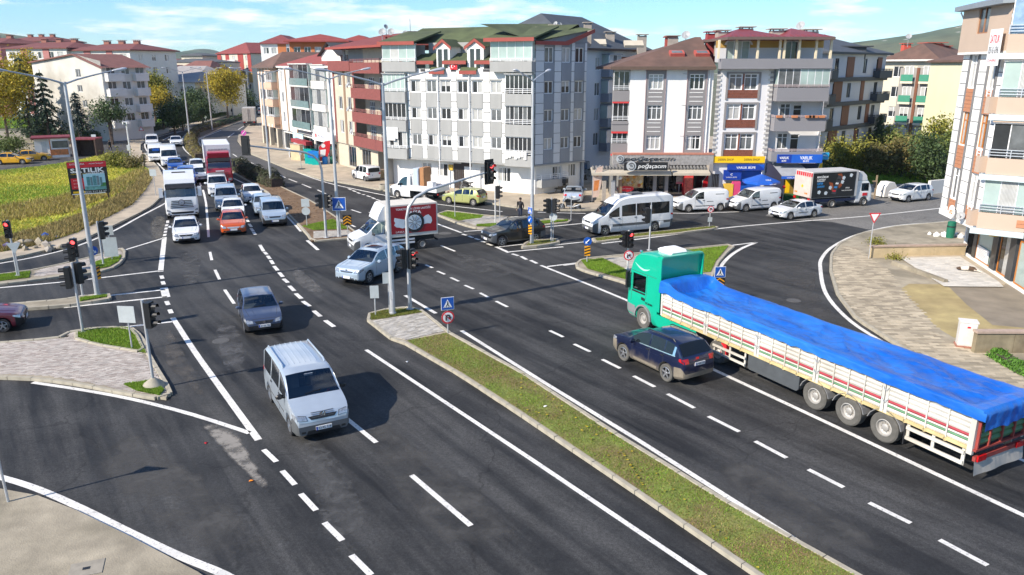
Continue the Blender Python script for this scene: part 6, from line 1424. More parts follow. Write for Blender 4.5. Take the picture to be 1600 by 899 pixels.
badge_ring(B,.86,CHROME,.07,'vw')
patch(B,'sunroof',[(B['X'](3.0),-.42),(B['X'](2.35),-.42),(B['X'](2.35),.42),(B['X'](3.0),.42)],'T',DTINT,.008,4,4)
B=std_car('black off-roader with grey lower panels stopping beside the narrow island','suv',(784,385),(835.5,378.7),'L',P_BLACK,GTRIM,GTRIM,sx=.95,sw=.96,hi=True,rails=True)
B=std_car('muddy dark blue crossover driving away beside the green truck','suv',(975,563),(1043,596),'L',P_NAVY,MUDT,MUDT,sx=.94,sw=.95,hi=True,tyre=DTYRE,rtxt='S 42N 258',sgl=DTINT,rails=True)
for s in('L','R'):
 for a,b in(((1.5,1.63),(3.9,1.69)),((1.5,1.1),(3.9,1.165))):pass
 patch(B,'chrome_strip',[(B['X'](1.45),B['belt'](1.4)-.005),(B['X'](3.85),B['belt'](3.8)-.005),(B['X'](3.85),B['belt'](3.8)+.03),(B['X'](1.45),B['belt'](1.4)+.03)],s,CHROME,.012,8,1)
 patch(B,'chrome_strip',[(B['X'](3.7),1.2),(B['X'](3.82),1.2),(B['X'](3.82),1.52),(B['X'](3.72),1.52)],s,CHROME,.014,1,4)
 patch(B,'arch_trim',[(B['X'](1.5),.36),(B['X'](2.9),.36),(B['X'](2.9),.46),(B['X'](1.5),.46)],s,MUDT,.015,6,1)
# queue on the approach
hd=G(326,370)-G(322,320)
B=std_car('white saloon first in the left lane, in front of the white lorry','sedan',(292.5,382),(292,345),None,P_WHITE,None,None,group=None,rim='alloy',grille=BLACK,hi=True);badge_ring(B,.68,CHROME,.09,'diamond')
B=std_car('orange saloon first in the middle lane of the queue','sedan',(366,369),(362.5,330),None,P_ORANGE,None,None,grille=GALV,sx=1.02,hi=True)
B=std_car('white saloon directly behind the orange one','sedan',(366,346),(362.5,320),None,P_WHITE,None,None)
B=std_car('pale grey passenger van behind the second white saloon','mpv',(355.5,331),(352,300),None,P_SILVER,None,None,'van','van',sz=1.05,sw=1.03)
B=std_car('white van with roof bars in front of the red lorry','mpv',(342,308),(338.5,290),None,P_WHITE,None,None,'van','van',sz=1.02)
for k in(2.2,3.0):MB().box(B['X'](k+.06),B['X'](k),-.7,.7,1.88,1.92).build('roof_bar',BLACK,B['root'])
B=std_car('silver blue people carrier first in the right lane beside the soil bed','mpv',(431,355),(419,330),None,P_SBLUE,BLACK,None,hi=True,grille=BLACK)
B=std_car('small silver car squeezed behind the silver blue people carrier','hatch',(415,338),(406,316),None,P_SBLUE,None,None)
B=std_car('white car third in the right lane beside the hedge','hatch',(397,319.5),(388,300),None,P_WHITE,None,None)
B=std_car('blue panel van hidden behind the white lorry cab','mpv',(293,292),(291,268),None,P_BLUE,None,None,'van','van')
B=std_car('bright blue hatchback behind the blue van in the far queue','hatch',(275.5,270),(272,255),None,P_BLUE,None,None)
B=std_car('white high minibus in the far queue behind the blue hatchback','minibus',(266.5,262),(262,245),None,P_WHITE,None,None,'minibus','minibus',sx=.85,sz=.92)
B=std_car('white minibus with blue stripe at the kerb left of the other minibus','minibus',(246,255),(242,240),None,P_WHITE,None,None,'minibus','minibus',sx=.8,sz=.82)
patch(B,'blue_stripe',[(-.4,1.45),(.4,1.45),(.4,1.7),(-.4,1.7)],'F',P_BLUE,.02,2,2)
B=std_car('white delivery van last in the queue on the bend','cargo',(238.5,231.5),(239.5,222),None,P_WHITE,BLACK,None,'van','van')
B=std_car('white saloon driving round the far bend beside the median hedge','sedan',(276,229.5),(275,221),None,P_WHITE,None,None)
B=std_car('white hatchback half hidden left of the red lorry box','hatch',(309.5,272),(304,256),None,P_WHITE,None,None)
B=std_car('white car tucked behind the hatchback left of the red lorry','sedan',(317,286),(311,268),None,P_WHITE,None,None)
B=std_car('red and white car driving away at the top of the avenue','mpv',(410,178),(403,186),None,P_WHITE,None,None);patch(B,'red_stripe',[(-.8,.9),(.8,.9),(.8,1.1),(-.8,1.1)],'B',REDP,.02,3,1)
# far side of the junction
B=std_car('white high-roof minibus with dark window band crossing in front of the bakery','minibus',(945,368),(1022,361),'L',P_WHITE,GTRIM,None,'minibus','minibus',sx=1.02,hi=True,sgl=DTINT)
for s in('L','R'):patch(B,'side_moulding',[(B['X'](.6),.62),(B['X'](6.5),.62),(B['X'](6.5),.8),(B['X'](.6),.8)],s,GTRIM,.014,12,1)
MB().box(B['X'](3.3),B['X'](2.4),-.4,.4,2.66,2.78).build('roof_hatch',P_WHITE,B['root']);MB().cbox((B['X'](4.0),-.1,2.78),(.9,.7,.1)).build('roof_vent',GTRIM,B['root'])
for(fr,re,lb)in(((1076,332),(1124,330),'white panel van parked in front of the bakery, left of the two'),((1161,331.5),(1211,327.5),'white panel van parked in front of the kiosks, right of the two')):
 B=std_car(lb,'cargo',fr,re,'L',P_WHITE,GTRIM,None,'van','van',sx=1.04,hi=True,rim='cover',group=None)
 patch(B,'van_lettering',[(B['X'](2.5),.86),(B['X'](3.1),.86),(B['X'](3.1),.91),(B['X'](2.5),.91)],'L',GTRIM,.006,2,1);patch(B,'van_lettering',[(B['X'](3.3),1.44),(B['X'](4.1),1.44),(B['X'](4.1),1.5),(B['X'](3.3),1.5)],'L',GTRIM,.006,2,1)
 patch(B,'side_moulding',[(B['X'](1.5),.5),(B['X'](3.2),.5),(B['X'](3.2),.55),(B['X'](1.5),.55)],'L',BLACK,.012,4,1)
B=std_car('older white saloon driving left between the black box lorry and the junction','sedan',(1233,344),(1271,340),'L',P_WHITE,None,None,sx=.95,sz=.97,rim='cover',hi=True)
for s in('L','R'):patch(B,'side_moulding',[(B['X'](.1),.52),(B['X'](4.2),.52),(B['X'](4.2),.57),(B['X'](.1),.57)],s,BLACK,.012,8,1)
B=std_car('white compact people carrier parked at the far right kerb','hatch',(1418,316.5),(1449,313.5),'L',P_WHITE,None,None,sx=1.0,sz=1.05,hi=True,rim='multi')
B=std_car('burgundy saloon entering at the left picture edge','sedan',(-12,521),(-80,529),'R',P_BURG,BLACK,None,sx=.97,hi=True)
B=std_car('white small van parked on the shop forecourt facing left','mpv',(555,281),(571,285),'L',P_WHITE,GTRIM,GTRIM,'van','van',sx=.9,sw=.93,sz=.95,sgl=DTINT)
B=std_car('pale lime hatchback parked before the white and grey block','hatch',(704,319),(738,322),'L',P_LIME,None,None,sx=.97,hi=True,rim='cover')
B=std_car('silver saloon parked nose-in beside the bakery flag','sedan',(900,308),(896,317),None,P_SILVER,None,None,sx=.95)
B=std_car('dark van parked in the alley between the corner block and the bakery','mpv',(903,284),(913,272),None,P_BLACK,None,None,'van','van')
B=std_car('dark off-roader standing inside the open garage','suv',(597,262),(622,250),None,P_BLACK,None,None)
for fr,re,lb in(((37,257),(-1,258),'yellow taxi parked nearest the picture edge'),((69,251.5),(33,253.5),'yellow taxi parked second, closest to the taxi booth')):
 B=std_car(lb,'sedan',fr,re,'R',P_YEL,None,None,sx=.98,cat='taxi',name='taxi',group='yellow taxis waiting by the booth',rim='cover')
# lorries
SPECS['cabover']['wz']=2.62
SPECS['hicab']=dict(SPECS['cabover'],H=3.62,top=[(0,1.15),(.02,1.5),(.05,1.72),(.07,1.8),(.22,2.62),(.32,2.98),(.55,3.38),(.8,3.54),(1.3,3.6),(2.25,3.62)],belt=[(0,1.66),(.1,1.72),(2.25,1.74)],tum=.955,wz=2.52,c=(.07,.23))
SPECS['midcab']=dict(L=1.75,W=2.05,H=2.3,fo=.85,wb=9,r=.38,zc=.32,top=[(0,.9),(.02,1.1),(.05,1.3),(.07,1.36),(.38,2.1),(.55,2.26),(.9,2.3),(1.75,2.3)],belt=[(0,1.25),(.1,1.32),(1.75,1.34)],c=(.07,.39),rw=None,win=[(.42,1.2)],tum=.92,plan=[(0,.9),(.06,.96),(.2,1),(1.75,1)],wz=2.02)
CHAS=mat('chassis_dark',(.03,.03,.032),.7,.2,3)
def mirror_arm(B,x,z,m,h=.55,w=.22,out=.25):
 for s in(1,-1):
  y=s*(B['W']/2+out);b=MB().cbox((x,y,z),(.12,w,h));b.tube([(x-.05,s*(B['W']/2-.05),z+h*.35),(x,y,z+h*.35)],.025,5).tube([(x-.05,s*(B['W']/2-.05),z-h*.35),(x,y,z-h*.35)],.025,5);b.build('mirror',m,B['root'])
def truck_wheels(root,xs,r,W,double=(),tyre=None,w=.3):
 for i,x in enumerate(xs):
  for s in(1,-1):wheel(root,x,s*(W/2-w/2-.02),r,w,'truck',tyre,s)
# white lorry cab at the front of the left lane
f=G(287,344);d=(G(287,344)-G(285.5,310)).normalized()
t=thing('lorry','white lorry tractor with tall roof deflector behind the first white saloon','lorry',f,math.atan2(d.y,d.x))
B=loft_body(t,'cabover',P_WHITE,None,None,mid=0,gl=CGLASS)
fr=MB().side([(-.35,2.9),(-.5,3.2),(-.9,3.65),(-1.5,3.78),(-2.2,3.78),(-2.2,2.9)],-1.12,1.12).build('roof_deflector',P_WHITE,t)
MB().box(-1.2,-.95,-.5,.5,3.66,3.73).build('deflector_slot',BLACK,fr)
MB().add([(-.06,-1.1,2.68),(-.06,1.1,2.68),(.12,1.05,2.58),(.12,-1.05,2.58),(-.28,-1.1,2.86),(-.28,1.1,2.86)],[(0,1,2,3),(4,5,1,0)]).build('sun_visor',BLACK,t,fixn=False)
for k in range(5):patch(B,'grille_strip',[(-.86+.03*k,1.0+k*.13),(.86-.03*k,1.0+k*.13),(.86-.03*k,1.06+k*.13),(-.86+.03*k,1.06+k*.13)],'F',BLACK,.02,6,1)  # black strips paint the dark gaps between the white grille bars
MB().lathe([(.24,-.01),(.24,.012)],20,'X',(-.012,0,1.42)).build('emblem_plate',BLACK,t);badge_ring(B,1.42,CHROME,.21,'star')
patch(B,'bumper_grille',[(-.75,.42),(.75,.42),(.85,.68),(-.85,.68)],'F',BLACK,.02,5,2)
for s in(1,-1):
 patch(B,'headlight',[(s*.88,.72),(s*1.14,.74),(s*1.14,.93),(s*.95,.84)],'F',LAMP,.02,3,2);patch(B,'fog_lamp',[(s*.93,.42),(s*1.1,.42),(s*1.1,.6),(s*.93,.6)],'F',BLACK,.02,2,2)
 patch(B,'cab_step',[(-.9,.45),(-1.9,.45),(-1.9,.85),(-.9,.85)],'L' if s>0 else 'R',P_WHITE,.02,2,2)
mirror_arm(B,-.1,2.25,P_WHITE,.75,.28,.2);plate(B,'F',.36)
MB().box(-6.0,-.4,-.45,.45,.6,.95).build('chassis',CHAS,t);MB().cbox((-4.6,0,1.15),(1.0,.9,.18)).build('fifth_wheel',CHAS,t)
MB().cbox((-.4,.1,1.72),(.3,1.6,.1)).build('dashboard',BLACK,t);MB().cbox((-.2,.35,1.8),(.1,.45,.14)).build('dash_display',BLACK,t);MB().cbox((-1.0,.6,2.0),(.2,.5,.8)).cbox((-1.0,-.6,2.0),(.2,.5,.8)).build('seat',SEAT,t)
truck_wheels(t,(-1.35,-5.0),.5,2.46)
# red lorry with white box body
f=G(346,291);d=(G(346,291)-G(338,268)).normalized()
t=thing('lorry','red cabbed lorry with tall white box body in the middle lane','lorry',f,math.atan2(d.y,d.x))
B=loft_body(t,'cabover',P_RED,None,None,mid=0)
MB().side([(-.3,2.88),(-.2,3.35),(-.4,3.42),(-1.2,3.5),(-1.2,2.9)],-1.05,1.05).build('roof_deflector',P_RED,t)
MB().add([(-.04,-1.12,2.7),(-.04,1.12,2.7),(.14,1.08,2.55),(.14,-1.08,2.55),(-.25,-1.1,2.86),(-.25,1.1,2.86)],[(0,1,2,3),(4,5,1,0)]).build('sun_visor',BLACK,t,fixn=False)
for k in range(4):patch(B,'grille_slot',[(-.8,.85+k*.15),(.8,.85+k*.15),(.8,.9+k*.15),(-.8,.9+k*.15)],'F',BLACK,.012,5,1)
patch(B,'name_plate',[(-.4,1.5),(.4,1.5),(.4,1.6),(-.4,1.6)],'F',PLATE,.02,2,1)
for s in(1,-1):patch(B,'headlight',[(s*.75,.55),(s*1.1,.55),(s*1.1,.8),(s*.75,.8)],'F',LAMP,.02,3,2)
mirror_arm(B,0,2.2,BLACK,.6,.22,.22)
bx=MB().box(-9.2,-2.3,-1.27,1.27,1.0,4.0).build('box_body',mat('box_white',(.7,.71,.72),.5,.05,1),t)
for y in(-1.28,1.28):
 for x in(-2.32,-9.18):MB().box(x-.05,x+.05,y-.03,y+.03,.98,4.02).build('corner_post',GALV,bx)
for s in(1,-1):MB().box(-9.2,-2.3,s*1.285-.03,s*1.285+.03,3.95,4.03).build('top_rail',GALV,bx)
for k in range(6):MB().box(-2.29,-2.25,-.9+k*.32,-.62+k*.32,3.3,3.6).build('vent_panel',GALV,bx)
MB().box(-9.0,-.5,-.45,.45,.6,.98).build('chassis',CHAS,t);MB().box(-6.5,-3.2,1.1,1.2,.5,.9).box(-6.5,-3.2,-1.2,-1.1,.5,.9).build('side_guard',GALV,t)
truck_wheels(t,(-1.35,-7.4),.5,2.5)
# grey lorry driving away at the top of the avenue
f=G(390,198);d=(G(396,188)-f).normalized()
t=thing('lorry','pale box lorry seen from behind driving up the avenue','lorry',f,math.atan2(d.y,d.x))
bx=MB().box(.1,6.2,-1.25,1.25,1.0,3.7).build('box_body',mat('dusty_box',(.42,.4,.37),.7,.15,2),t)
for s in(-.62,.62):dr=MB().box(.04,.095,s-.58,s+.58,1.1,3.6).build('rear_door',MATS['dusty_box'],bx);MB().tube([(0,s*.25,1.1),(0,s*.25,3.5)],.03,5).build('door_bar',GALV,dr)
MB().box(.2,8,-.45,.45,.55,.98).build('chassis',CHAS,t);MB().box(.05,.12,-1.2,1.2,.45,.8).build('rear_bumper',CHAS,t)
for s in(1,-1):MB().box(.03,.06,s*.95-.18,s*.95+.18,.82,.95).build('tail_lamp',TAIL,t)
loft_body(t,'midcab',P_WHITE,mid=8.3,name='cab');truck_wheels(t,(1.8,7.4),.48,2.4)
# box truck with the red tyre advertisement
t=place('white box truck with red tyre advertisement turning behind the silver blue off-roader','truck','box_truck',(573,398),(663,388.5),3.7,'L',2.1);del t['mid']
B=loft_body(t,'transit',P_WHITE,GTRIM,None,mid=1.85+.95,sx=1.02,name='cab')
zl=1.0
for s in(1,-1):patch(B,'headlight',[(s*.5,.86),(s*.86,.9),(s*.9,1.1),(s*.55,1.0)],'F',LAMP,.012,4,3)
patch(B,'grille',[(-.42,.82),(.42,.82),(.48,.95),(-.48,.95)],'F',BLACK,.012,5,2);plate(B,'F',.52);mirrors(B,BLACK,B['X'](1.3),1.35,1.5);cabin(B,.85,2.0,1)
BXW=mat('cream_box_panel',(.66,.62,.54),.55,.08,1.5)
bx=MB().box(-2.95,.62,-1.08,1.08,.98,3.12).build('box_body',BXW,t)
MB().side([(1.2,2.16),(1.05,2.55),(.75,3.08),(.625,3.12),(.625,2.16)],-.95,.95).build('roof_fairing',P_WHITE,t)
MB().side([(.62,.98),(.5,.98),(.5,3.1),(.62,3.1)],1.085,1.1).build('edge_strip',P_WHITE,bx)
ADR=mat('advert_red',(.3,.012,.02),.4,.06,1)
ad=MB().box(-2.85,.38,1.085,1.1,1.2,3.02).build('advert_panel',ADR,bx)
Mt=lambda x,z:Matrix.Translation((x,1.103,z))@Matrix.Rotation(PI,4,'Z')
text('TÜRKİYE’NİN LİDER LASTİĞİ',2.4,.17,WHITE,ad,Mt(-1.25,2.84),'advert_lettering',.003,bold=.01);text('LASSA',1.0,.22,WHITE,ad,Mt(-1.3,2.57),'advert_lettering',.003,bold=.03);text('LASSA',.6,.12,WHITE,ad,Mt(-.3,1.32),'advert_lettering',.003)
MAPW=mat('advert_pale',(.6,.66,.7),.5)
for P in([(-.1,2.25),(.05,2.3),(.1,2.1),(.02,1.95),(.1,1.8),(-.05,1.65),(-.25,1.62),(-.45,1.55),(-.75,1.6),(-.8,2.1),(-.5,2.15)],[(-1.85,1.7),(-2.2,1.75),(-2.45,1.72),(-2.55,1.9),(-2.5,2.15),(-2.3,2.35),(-2.1,2.3),(-1.9,2.15)]):
 MB().side(P,1.101,1.106).build('map_shape',MAPW,ad)
MB().lathe([(.68,-.01),(.68,.01)],28,'Y',(-1.3,1.106,1.9)).build('tyre_picture',TYRE,ad);MB().lathe([(.5,-.005),(.5,.012)],24,'Y',(-1.3,1.115,1.9)).build('rim_picture',MAPW,ad)
for k in range(10):a=k*PI/5;MB().tube([(-1.3+.1*math.cos(a),1.13,1.9+.1*math.sin(a)),(-1.3+.46*math.cos(a),1.13,1.9+.46*math.sin(a))],.022,4).build('spoke_picture',GTRIM,ad)
for z in(.5,.72):MB().box(-1.3,.55,1.0,1.05,z,z+.12).build('side_guard',P_WHITE,t)
MB().box(-2.9,1.2,-.4,.4,.5,.95).build('chassis',CHAS,t);MB().box(-3.0,-2.9,-.95,.95,.5,.62).build('rear_bumper',CHAS,t)
for s in(1,-1):
 for x in(1.85,-1.85):wheel(t,x,s*.92,.35,.22,'truck',None,s)
# black box lorry with drink advertisement
t=place('black box lorry with drink advertisement parked on the right street','lorry','lorry',(1347,322),(1299,325),3.35,'R',2.2);del t['mid']
B=loft_body(t,'midcab',P_WHITE,None,None,mid=1.67+.85,name='cab')
patch(B,'windscreen_band',[(-.8,1.0),(.8,1.0),(.8,1.2),(-.8,1.2)],'F',BLACK,.015,4,1)
for s in(1,-1):patch(B,'headlight',[(s*.6,.6),(s*.9,.6),(s*.9,.8),(s*.6,.8)],'F',LAMP,.015,2,2)
mirror_arm(B,2.5,1.85,BLACK,.5,.2,.15);MB().cbox((1.7,-1.04,1.05),(.5,.02,.25)).build('door_emblem',REDP,t)
MB().side([(1.9,2.28),(1.75,2.7),(1.3,3.05),(.95,3.12),(.95,2.28)],-.95,.95).build('roof_fairing',P_WHITE,t)
bx=MB().box(-4.0,.72,-1.12,1.12,.95,3.2).build('box_body',mat('grey_white_box',(.5,.49,.48),.6,.1,2),t)
BP=mat('advert_black',(.012,.012,.014),.45,.2,2);bp=MB().box(-3.95,.45,-1.14,-1.125,.98,3.1).build('advert_panel',BP,bx)
Mf=lambda x,z:Matrix.Translation((x,-1.146,z));SKY=mat('advert_blue',(.03,.25,.6),.5)
text('MAKSİMUM',1.15,.24,WHITE,bp,Mf(-3.0,2.78),'advert_lettering',.003,.2,.02);text('LEZZET',.85,.22,WHITE,bp,Mf(-3.1,2.48),'advert_lettering',.003,.2,.02);text('SIFIR',.6,.2,SKY,bp,Mf(-3.2,2.2),'advert_lettering',.003,.2,.02);text('ŞEKER!',.75,.22,SKY,bp,Mf(-3.1,1.92),'advert_lettering',.003,.2,.02)
text('MAX',.4,.12,WHITE,bp,Mf(-.3,1.72),'advert_lettering',.003);text('MAKSİMUM LEZZET',1.1,.12,WHITE,bp,Mf(-.35,1.52),'advert_lettering',.003)
can=MB().side([(-1.95,1.25),(-1.5,1.2),(-1.05,2.75),(-1.4,2.85)],-1.148,-1.142).build('drink_can_picture',mat('can_dark',(.05,.05,.06),.3,.3,5),bp)
for k in range(4):MB().side([(-1.85+k*.11,1.45+k*.32),(-1.55+k*.11,1.42+k*.32),(-1.5+k*.11,1.56+k*.32),(-1.8+k*.11,1.6+k*.32)],-1.152,-1.1485).build('can_stripe',(REDP,SKY,WHITE,BP)[k],can)
SPL=mat('splash_brown',(.3,.07,.02),.4,.4,6)
for P in([(-2.3,2.3),(-1.9,2.2),(-1.75,1.7),(-1.85,1.4),(-2.1,1.8)],[(-1.5,2.95),(-1.1,3.0),(-.85,2.6),(-1.05,2.2),(-1.0,2.55),(-1.3,2.7)],[(-1.35,2.0),(-.9,2.3),(-.95,1.9),(-1.2,1.7)]):MB().side(P,-1.1475,-1.1415).build('splash_picture',SPL,bp)
for x,z in((-3.2,1.45),(-2.5,1.35),(-2.1,1.8),(-.9,2.25),(-.05,2.8),(-.8,2.6)):r0=.17;MB().side([(x-r0,z-.1),(x+.05,z-r0),(x+r0,z+.05),(x+.02,z+r0),(x-r0*.9,z+.12)],-1.15,-1.142).build('ice_cube_picture',MATS['advert_pale'],bp)
tl_=MB().box(-4.1,-4.01,-1.1,1.1,1.0,2.75).build('tail_lift',mat('beige_tail_lift',(.55,.47,.42),.6,.12,2),bx)
for k in range(8):MB().box(-4.07,-4.012,-1.1+k*.275,-.97+k*.275,2.78,3.1).build('hazard_stripe',REDP,bx)
for y in(-.75,.6):
 for k in range(2):MB().box(-4.12,-4.105,y+k*.2,y+.14+k*.2,1.25,1.38).build('hazard_mark',AMBER,tl_)
MB().lathe([(.14,-.006),(.14,.006)],6,'X',(-4.11,0,1.9)).build('warning_sticker',YSIGN,tl_)
for s in(1,-1):MB().box(-4.08,-4.0,s*.95-.15,s*.95+.15,.72,.92).build('tail_lamp',TAIL,t)
NVY=mat('navy_guard',(.03,.04,.1),.6);MB().box(-3.6,1.4,-.95,-.9,.55,.8).box(-3.6,1.4,.9,.95,.55,.8).build('side_guard',NVY,t);MB().box(-3.9,1.9,-.4,.4,.5,.94).build('chassis',CHAS,t)
for s in(1,-1):
 for x in(1.67,-1.67):wheel(t,x,s*.98,.38,.24,'truck',None,s)
# pickup with furniture
t=place('white dropside pickup loaded with furniture at the bus lane kerb','truck','pickup_truck',(626,310),(659.5,313.5),3.1,'L',2.0);del t['mid']
B=loft_body(t,'transit',P_WHITE,GTRIM,None,mid=1.55+.95,name='cab')
for s in(1,-1):patch(B,'headlight',[(s*.5,.86),(s*.86,.9),(s*.9,1.1),(s*.55,1.0)],'F',LAMP,.012,4,3)
mirrors(B,BLACK,B['X'](1.3),1.35,1.4);cabin(B,.85,2.0,1)
bed=MB().box(-3.0,.05,-1.03,1.03,.85,.97).box(-3.0,.05,.99,1.03,.971,1.37).box(-3.0,.05,-1.03,-.99,.971,1.37).box(-3.0,-2.96,-.98,.98,.971,1.37).build('dropside_bed',P_WHITE,t)
MB().box(-2.95,1.4,-.4,.4,.5,.84).build('chassis',CHAS,t);MB().tube([(0,-.95,1.3),(0,-.95,2.35),(0,.95,2.35),(0,.95,1.3)],.03,6).build('headboard',GALV,bed)
for s in(1,-1):
 MB().box(-3.05,-3.0,s*.8-.12,s*.8+.12,.6,.75).build('tail_lamp',TAIL,t)
 for x in(1.55,-1.55):wheel(t,x,s*.9,.35,.22,'truck',None,s)
W0=t.matrix_basis.copy()if False else(Matrix.Translation(t.location)@Matrix.Rotation(t.rotation_euler.z,4,'Z'))
def load(name,lab,cat,b,m):o=b.build(name,m,None,W0);tag(o,lab,cat);return o
load('wardrobe','pale grey wardrobe standing on the loaded pickup','wardrobe',MB().cbox((-.55,.2,1.93),(.6,1.2,1.9)).cbox((-.55,.82,1.93),(.5,.03,1.7)),mat('pale_blue_board',(.45,.52,.6),.6))
load('wooden_board','tall brown wooden panel behind the wardrobe on the pickup','panel',MB().cbox((-1.15,.15,1.98),(.45,1.1,2.0)),mat('light_brown_wood',(.36,.17,.07),.6,.2,2))
load('sheeted_furniture','white sheeted furniture at the front of the pickup bed','furniture',MB().cbox((-.13,-.3,1.75),(.2,1.2,1.55),.05).cbox((-.13,.5,1.6),(.18,.4,1.2),-.1),TOWEL)
load('washing_machine','white washing machine at the rear of the pickup bed','appliance',MB().cbox((-2.0,.35,1.35),(.6,.6,.75)).lathe([(.2,0),(.2,.03)],16,'Y',(-2.0,.65,1.38)),WHITE)
# green articulated lorry with tarpaulin
a,b_=G(1006,513),G(1380,690);d=(a-b_).normalized();lf=Vector((-d.y,d.x,0))
hdg=math.atan2(d.y,d.x);org=a-lf*1.13
t=thing('articulated_lorry','green cabbed articulated lorry with long white dropside trailer','lorry',org,hdg)
cab=loft_body(t,'hicab',P_GREEN,None,None,mid=1.36,sx=1.05,sw=1.0)
B=cab
GREYP=mat('grey_cab_plastic',(.22,.225,.23),.6,.12,3)
for s,v in((1,'L'),(-1,'R')):
 patch(B,'corner_bumper',[(B['X'](.02),.42),(B['X'](.75),.42),(B['X'](.75),.95),(B['X'](.02),1.0)],v,GREYP,.02,4,3)
 ar=MB()
 for k in range(9):
  a0,a1=PI*k/9,PI*(k+1)/9
  for y0,y1 in((s*1.12,s*1.29),):ar.add([(.62*math.cos(q)+.0,y,.5+.66*math.sin(q))for q in(a0,a1)for y in(y0,y1)]+[(.55*math.cos(q),y,.5+.59*math.sin(q))for q in(a0,a1)for y in(y0,y1)],[(0,1,3,2),(5,4,6,7),(1,5,7,3),(0,2,6,4)])
 ar.build('wheel_arch',GREYP,t)
 patch(B,'door_gap',[(B['X'](.4),1.15),(B['X'](.385),1.15),(B['X'](.385),2.5),(B['X'](.4),2.5)],v,JOINT,.004,1,6);patch(B,'door_gap',[(B['X'](1.5),1.25),(B['X'](1.485),1.25),(B['X'](1.485),2.6),(B['X'](1.5),2.6)],v,JOINT,.004,1,6)
 patch(B,'panel_line',[(B['X'](.35),2.62),(B['X'](2.3),2.6),(B['X'](2.3),2.615),(B['X'](.35),2.635)],v,JOINT,.003,8,1);patch(B,'window_trim',[(B['X'](.42),1.62),(B['X'](1.42),1.62),(B['X'](1.42),1.7),(B['X'](.42),1.7)],v,BLACK,.01,4,1)
 patch(B,'door_handle',[(B['X'](1.2),1.38),(B['X'](1.45),1.36),(B['X'](1.45),1.48),(B['X'](1.2),1.5)],v,BLACK,.03,2,1)
 for k in range(10):
  x0,x1=.55+k*.11,.55+(k+1)*.11;f0,f1=k/10,(k+1)/10;zz=lambda q:3.02-.18*math.sin(PI*q*.8);th=lambda q:.015+.07*math.sin(PI*q)
  patch(B,'swoosh_mark',[(B['X'](x0),zz(f0)-th(f0)),(B['X'](x1),zz(f1)-th(f1)),(B['X'](x1),zz(f1)),(B['X'](x0),zz(f0))],v,mat('pale_green_mark',(.4,.75,.6),.4),.006,1,1)
 MB().side([(-.86,1.1),(-1.16,1.1),(-1.16,3.55),(-.95,3.66),(-.86,3.66)],s*1.19-.03,s*1.19+.03).build('side_fairing',P_GREEN,t)
 patch(B,'headlight',[(s*.7,.62),(s*1.08,.65),(s*1.08,.9),(s*.7,.85)],'F',LAMP,.02,3,2)
text('SCANIA',.5,.1,BLACK,t,Matrix.Translation((-.42,1.245,1.3))@Matrix.Rotation(PI,4,'Z'),'door_lettering')
MB().box(-1.16,-.88,-1.16,1.16,3.6,3.67).build('fairing_lip',P_GREEN,t);MB().box(-.99,-.975,-1.15,1.15,1.1,3.58).build('cab_back',mat('dark_green_back',(.0,.2,.13),.6,.1),t)
for z in(2.2,2.75,3.2):MB().box(-1.0,-.992,-.9,.9,z,z+.02).build('back_seam',JOINT,t)
mirror_arm(B,1.12,2.15,BLACK,.8,.18,.12)
cu=MB().side([(.1,3.6),(.2,3.72),(.0,3.82),(-.75,3.8),(-.85,3.7),(-.8,3.6)],-.45,.4).build('roof_air_conditioner',WHITE,t);MB().side([(.02,3.8),(-.1,3.86),(-.7,3.84),(-.75,3.78)],-.3,.25).build('air_conditioner_lid',WHITE,cu)
for y in(-.9,.9):MB().tube([(.75,y,3.35),(.72,y,3.5)],.03,5).lathe([(.06,0),(.06,.12)],8,'X',(.7,y,3.52)).build('roof_horn',CHROME,t)
MB().add([(.98,-1.05,2.68),(.98,1.05,2.68),(1.28,1.0,2.5),(1.28,-1.0,2.5)],[(0,1,2,3)]).build('sun_visor',DTINT,t,fixn=False)
MB().cbox((.6,.0,1.66),(.35,1.7,.12)).build('dashboard',BLACK,t);MB().cbox((-.1,.62,2.0),(.2,.5,.8)).cbox((-.1,-.62,2.0),(.2,.5,.8)).build('seat',SEAT,t)
MB().box(-6.0,-.9,-.45,.45,.65,.95).build('chassis',CHAS,t);CAT=mat('grey_catwalk',(.22,.2,.18),.7,.25,4)
for k in range(6):MB().box(-1.75-k*.42,-1.36-k*.42,.3,1.22,1.0,1.04).build('catwalk_plate',CAT,t)
for s in(1,-1):MB().side([(-.75,.98),(-.75,.75),(-1.1,.45),(-3.6,.45),(-3.7,1.0)],s*1.2-.04,s*1.2+.04).build('side_skirt',P_GREEN,t)
for s in(1,-1):wheel(t,0,s*1.08,.5,.3,'truck',DTYRE,s)
for s in(1,-1):wheel(t,-5.0,s*1.0,.5,.45,'truck',DTYRE,s)
TW,TX0,TX1,Z0,Z1=1.24,-1.38,-15.72,1.12,2.32
tr=MB().box(TX1,TX0,-TW+.08,TW-.08,Z0-.12,Z0+.06).box(TX1+.3,TX0-.3,-.5,.5,.72,Z0-.121).build('trailer_bed',CHAS,t)
YR=mat('cream_yellow_rail',(.55,.44,.22),.7,.28,2);TWH=mat('trailer_white',(.6,.58,.53),.6,.16,1.2,tint=(.5,.46,.39));TRED=mat('trailer_red',(.34,.03,.045),.6,.25,2);TGRN=mat('trailer_green',(.1,.24,.12),.6,.25,2)
secs=[TX0,-4.27,-7.17,-10.0,-12.75,TX1]
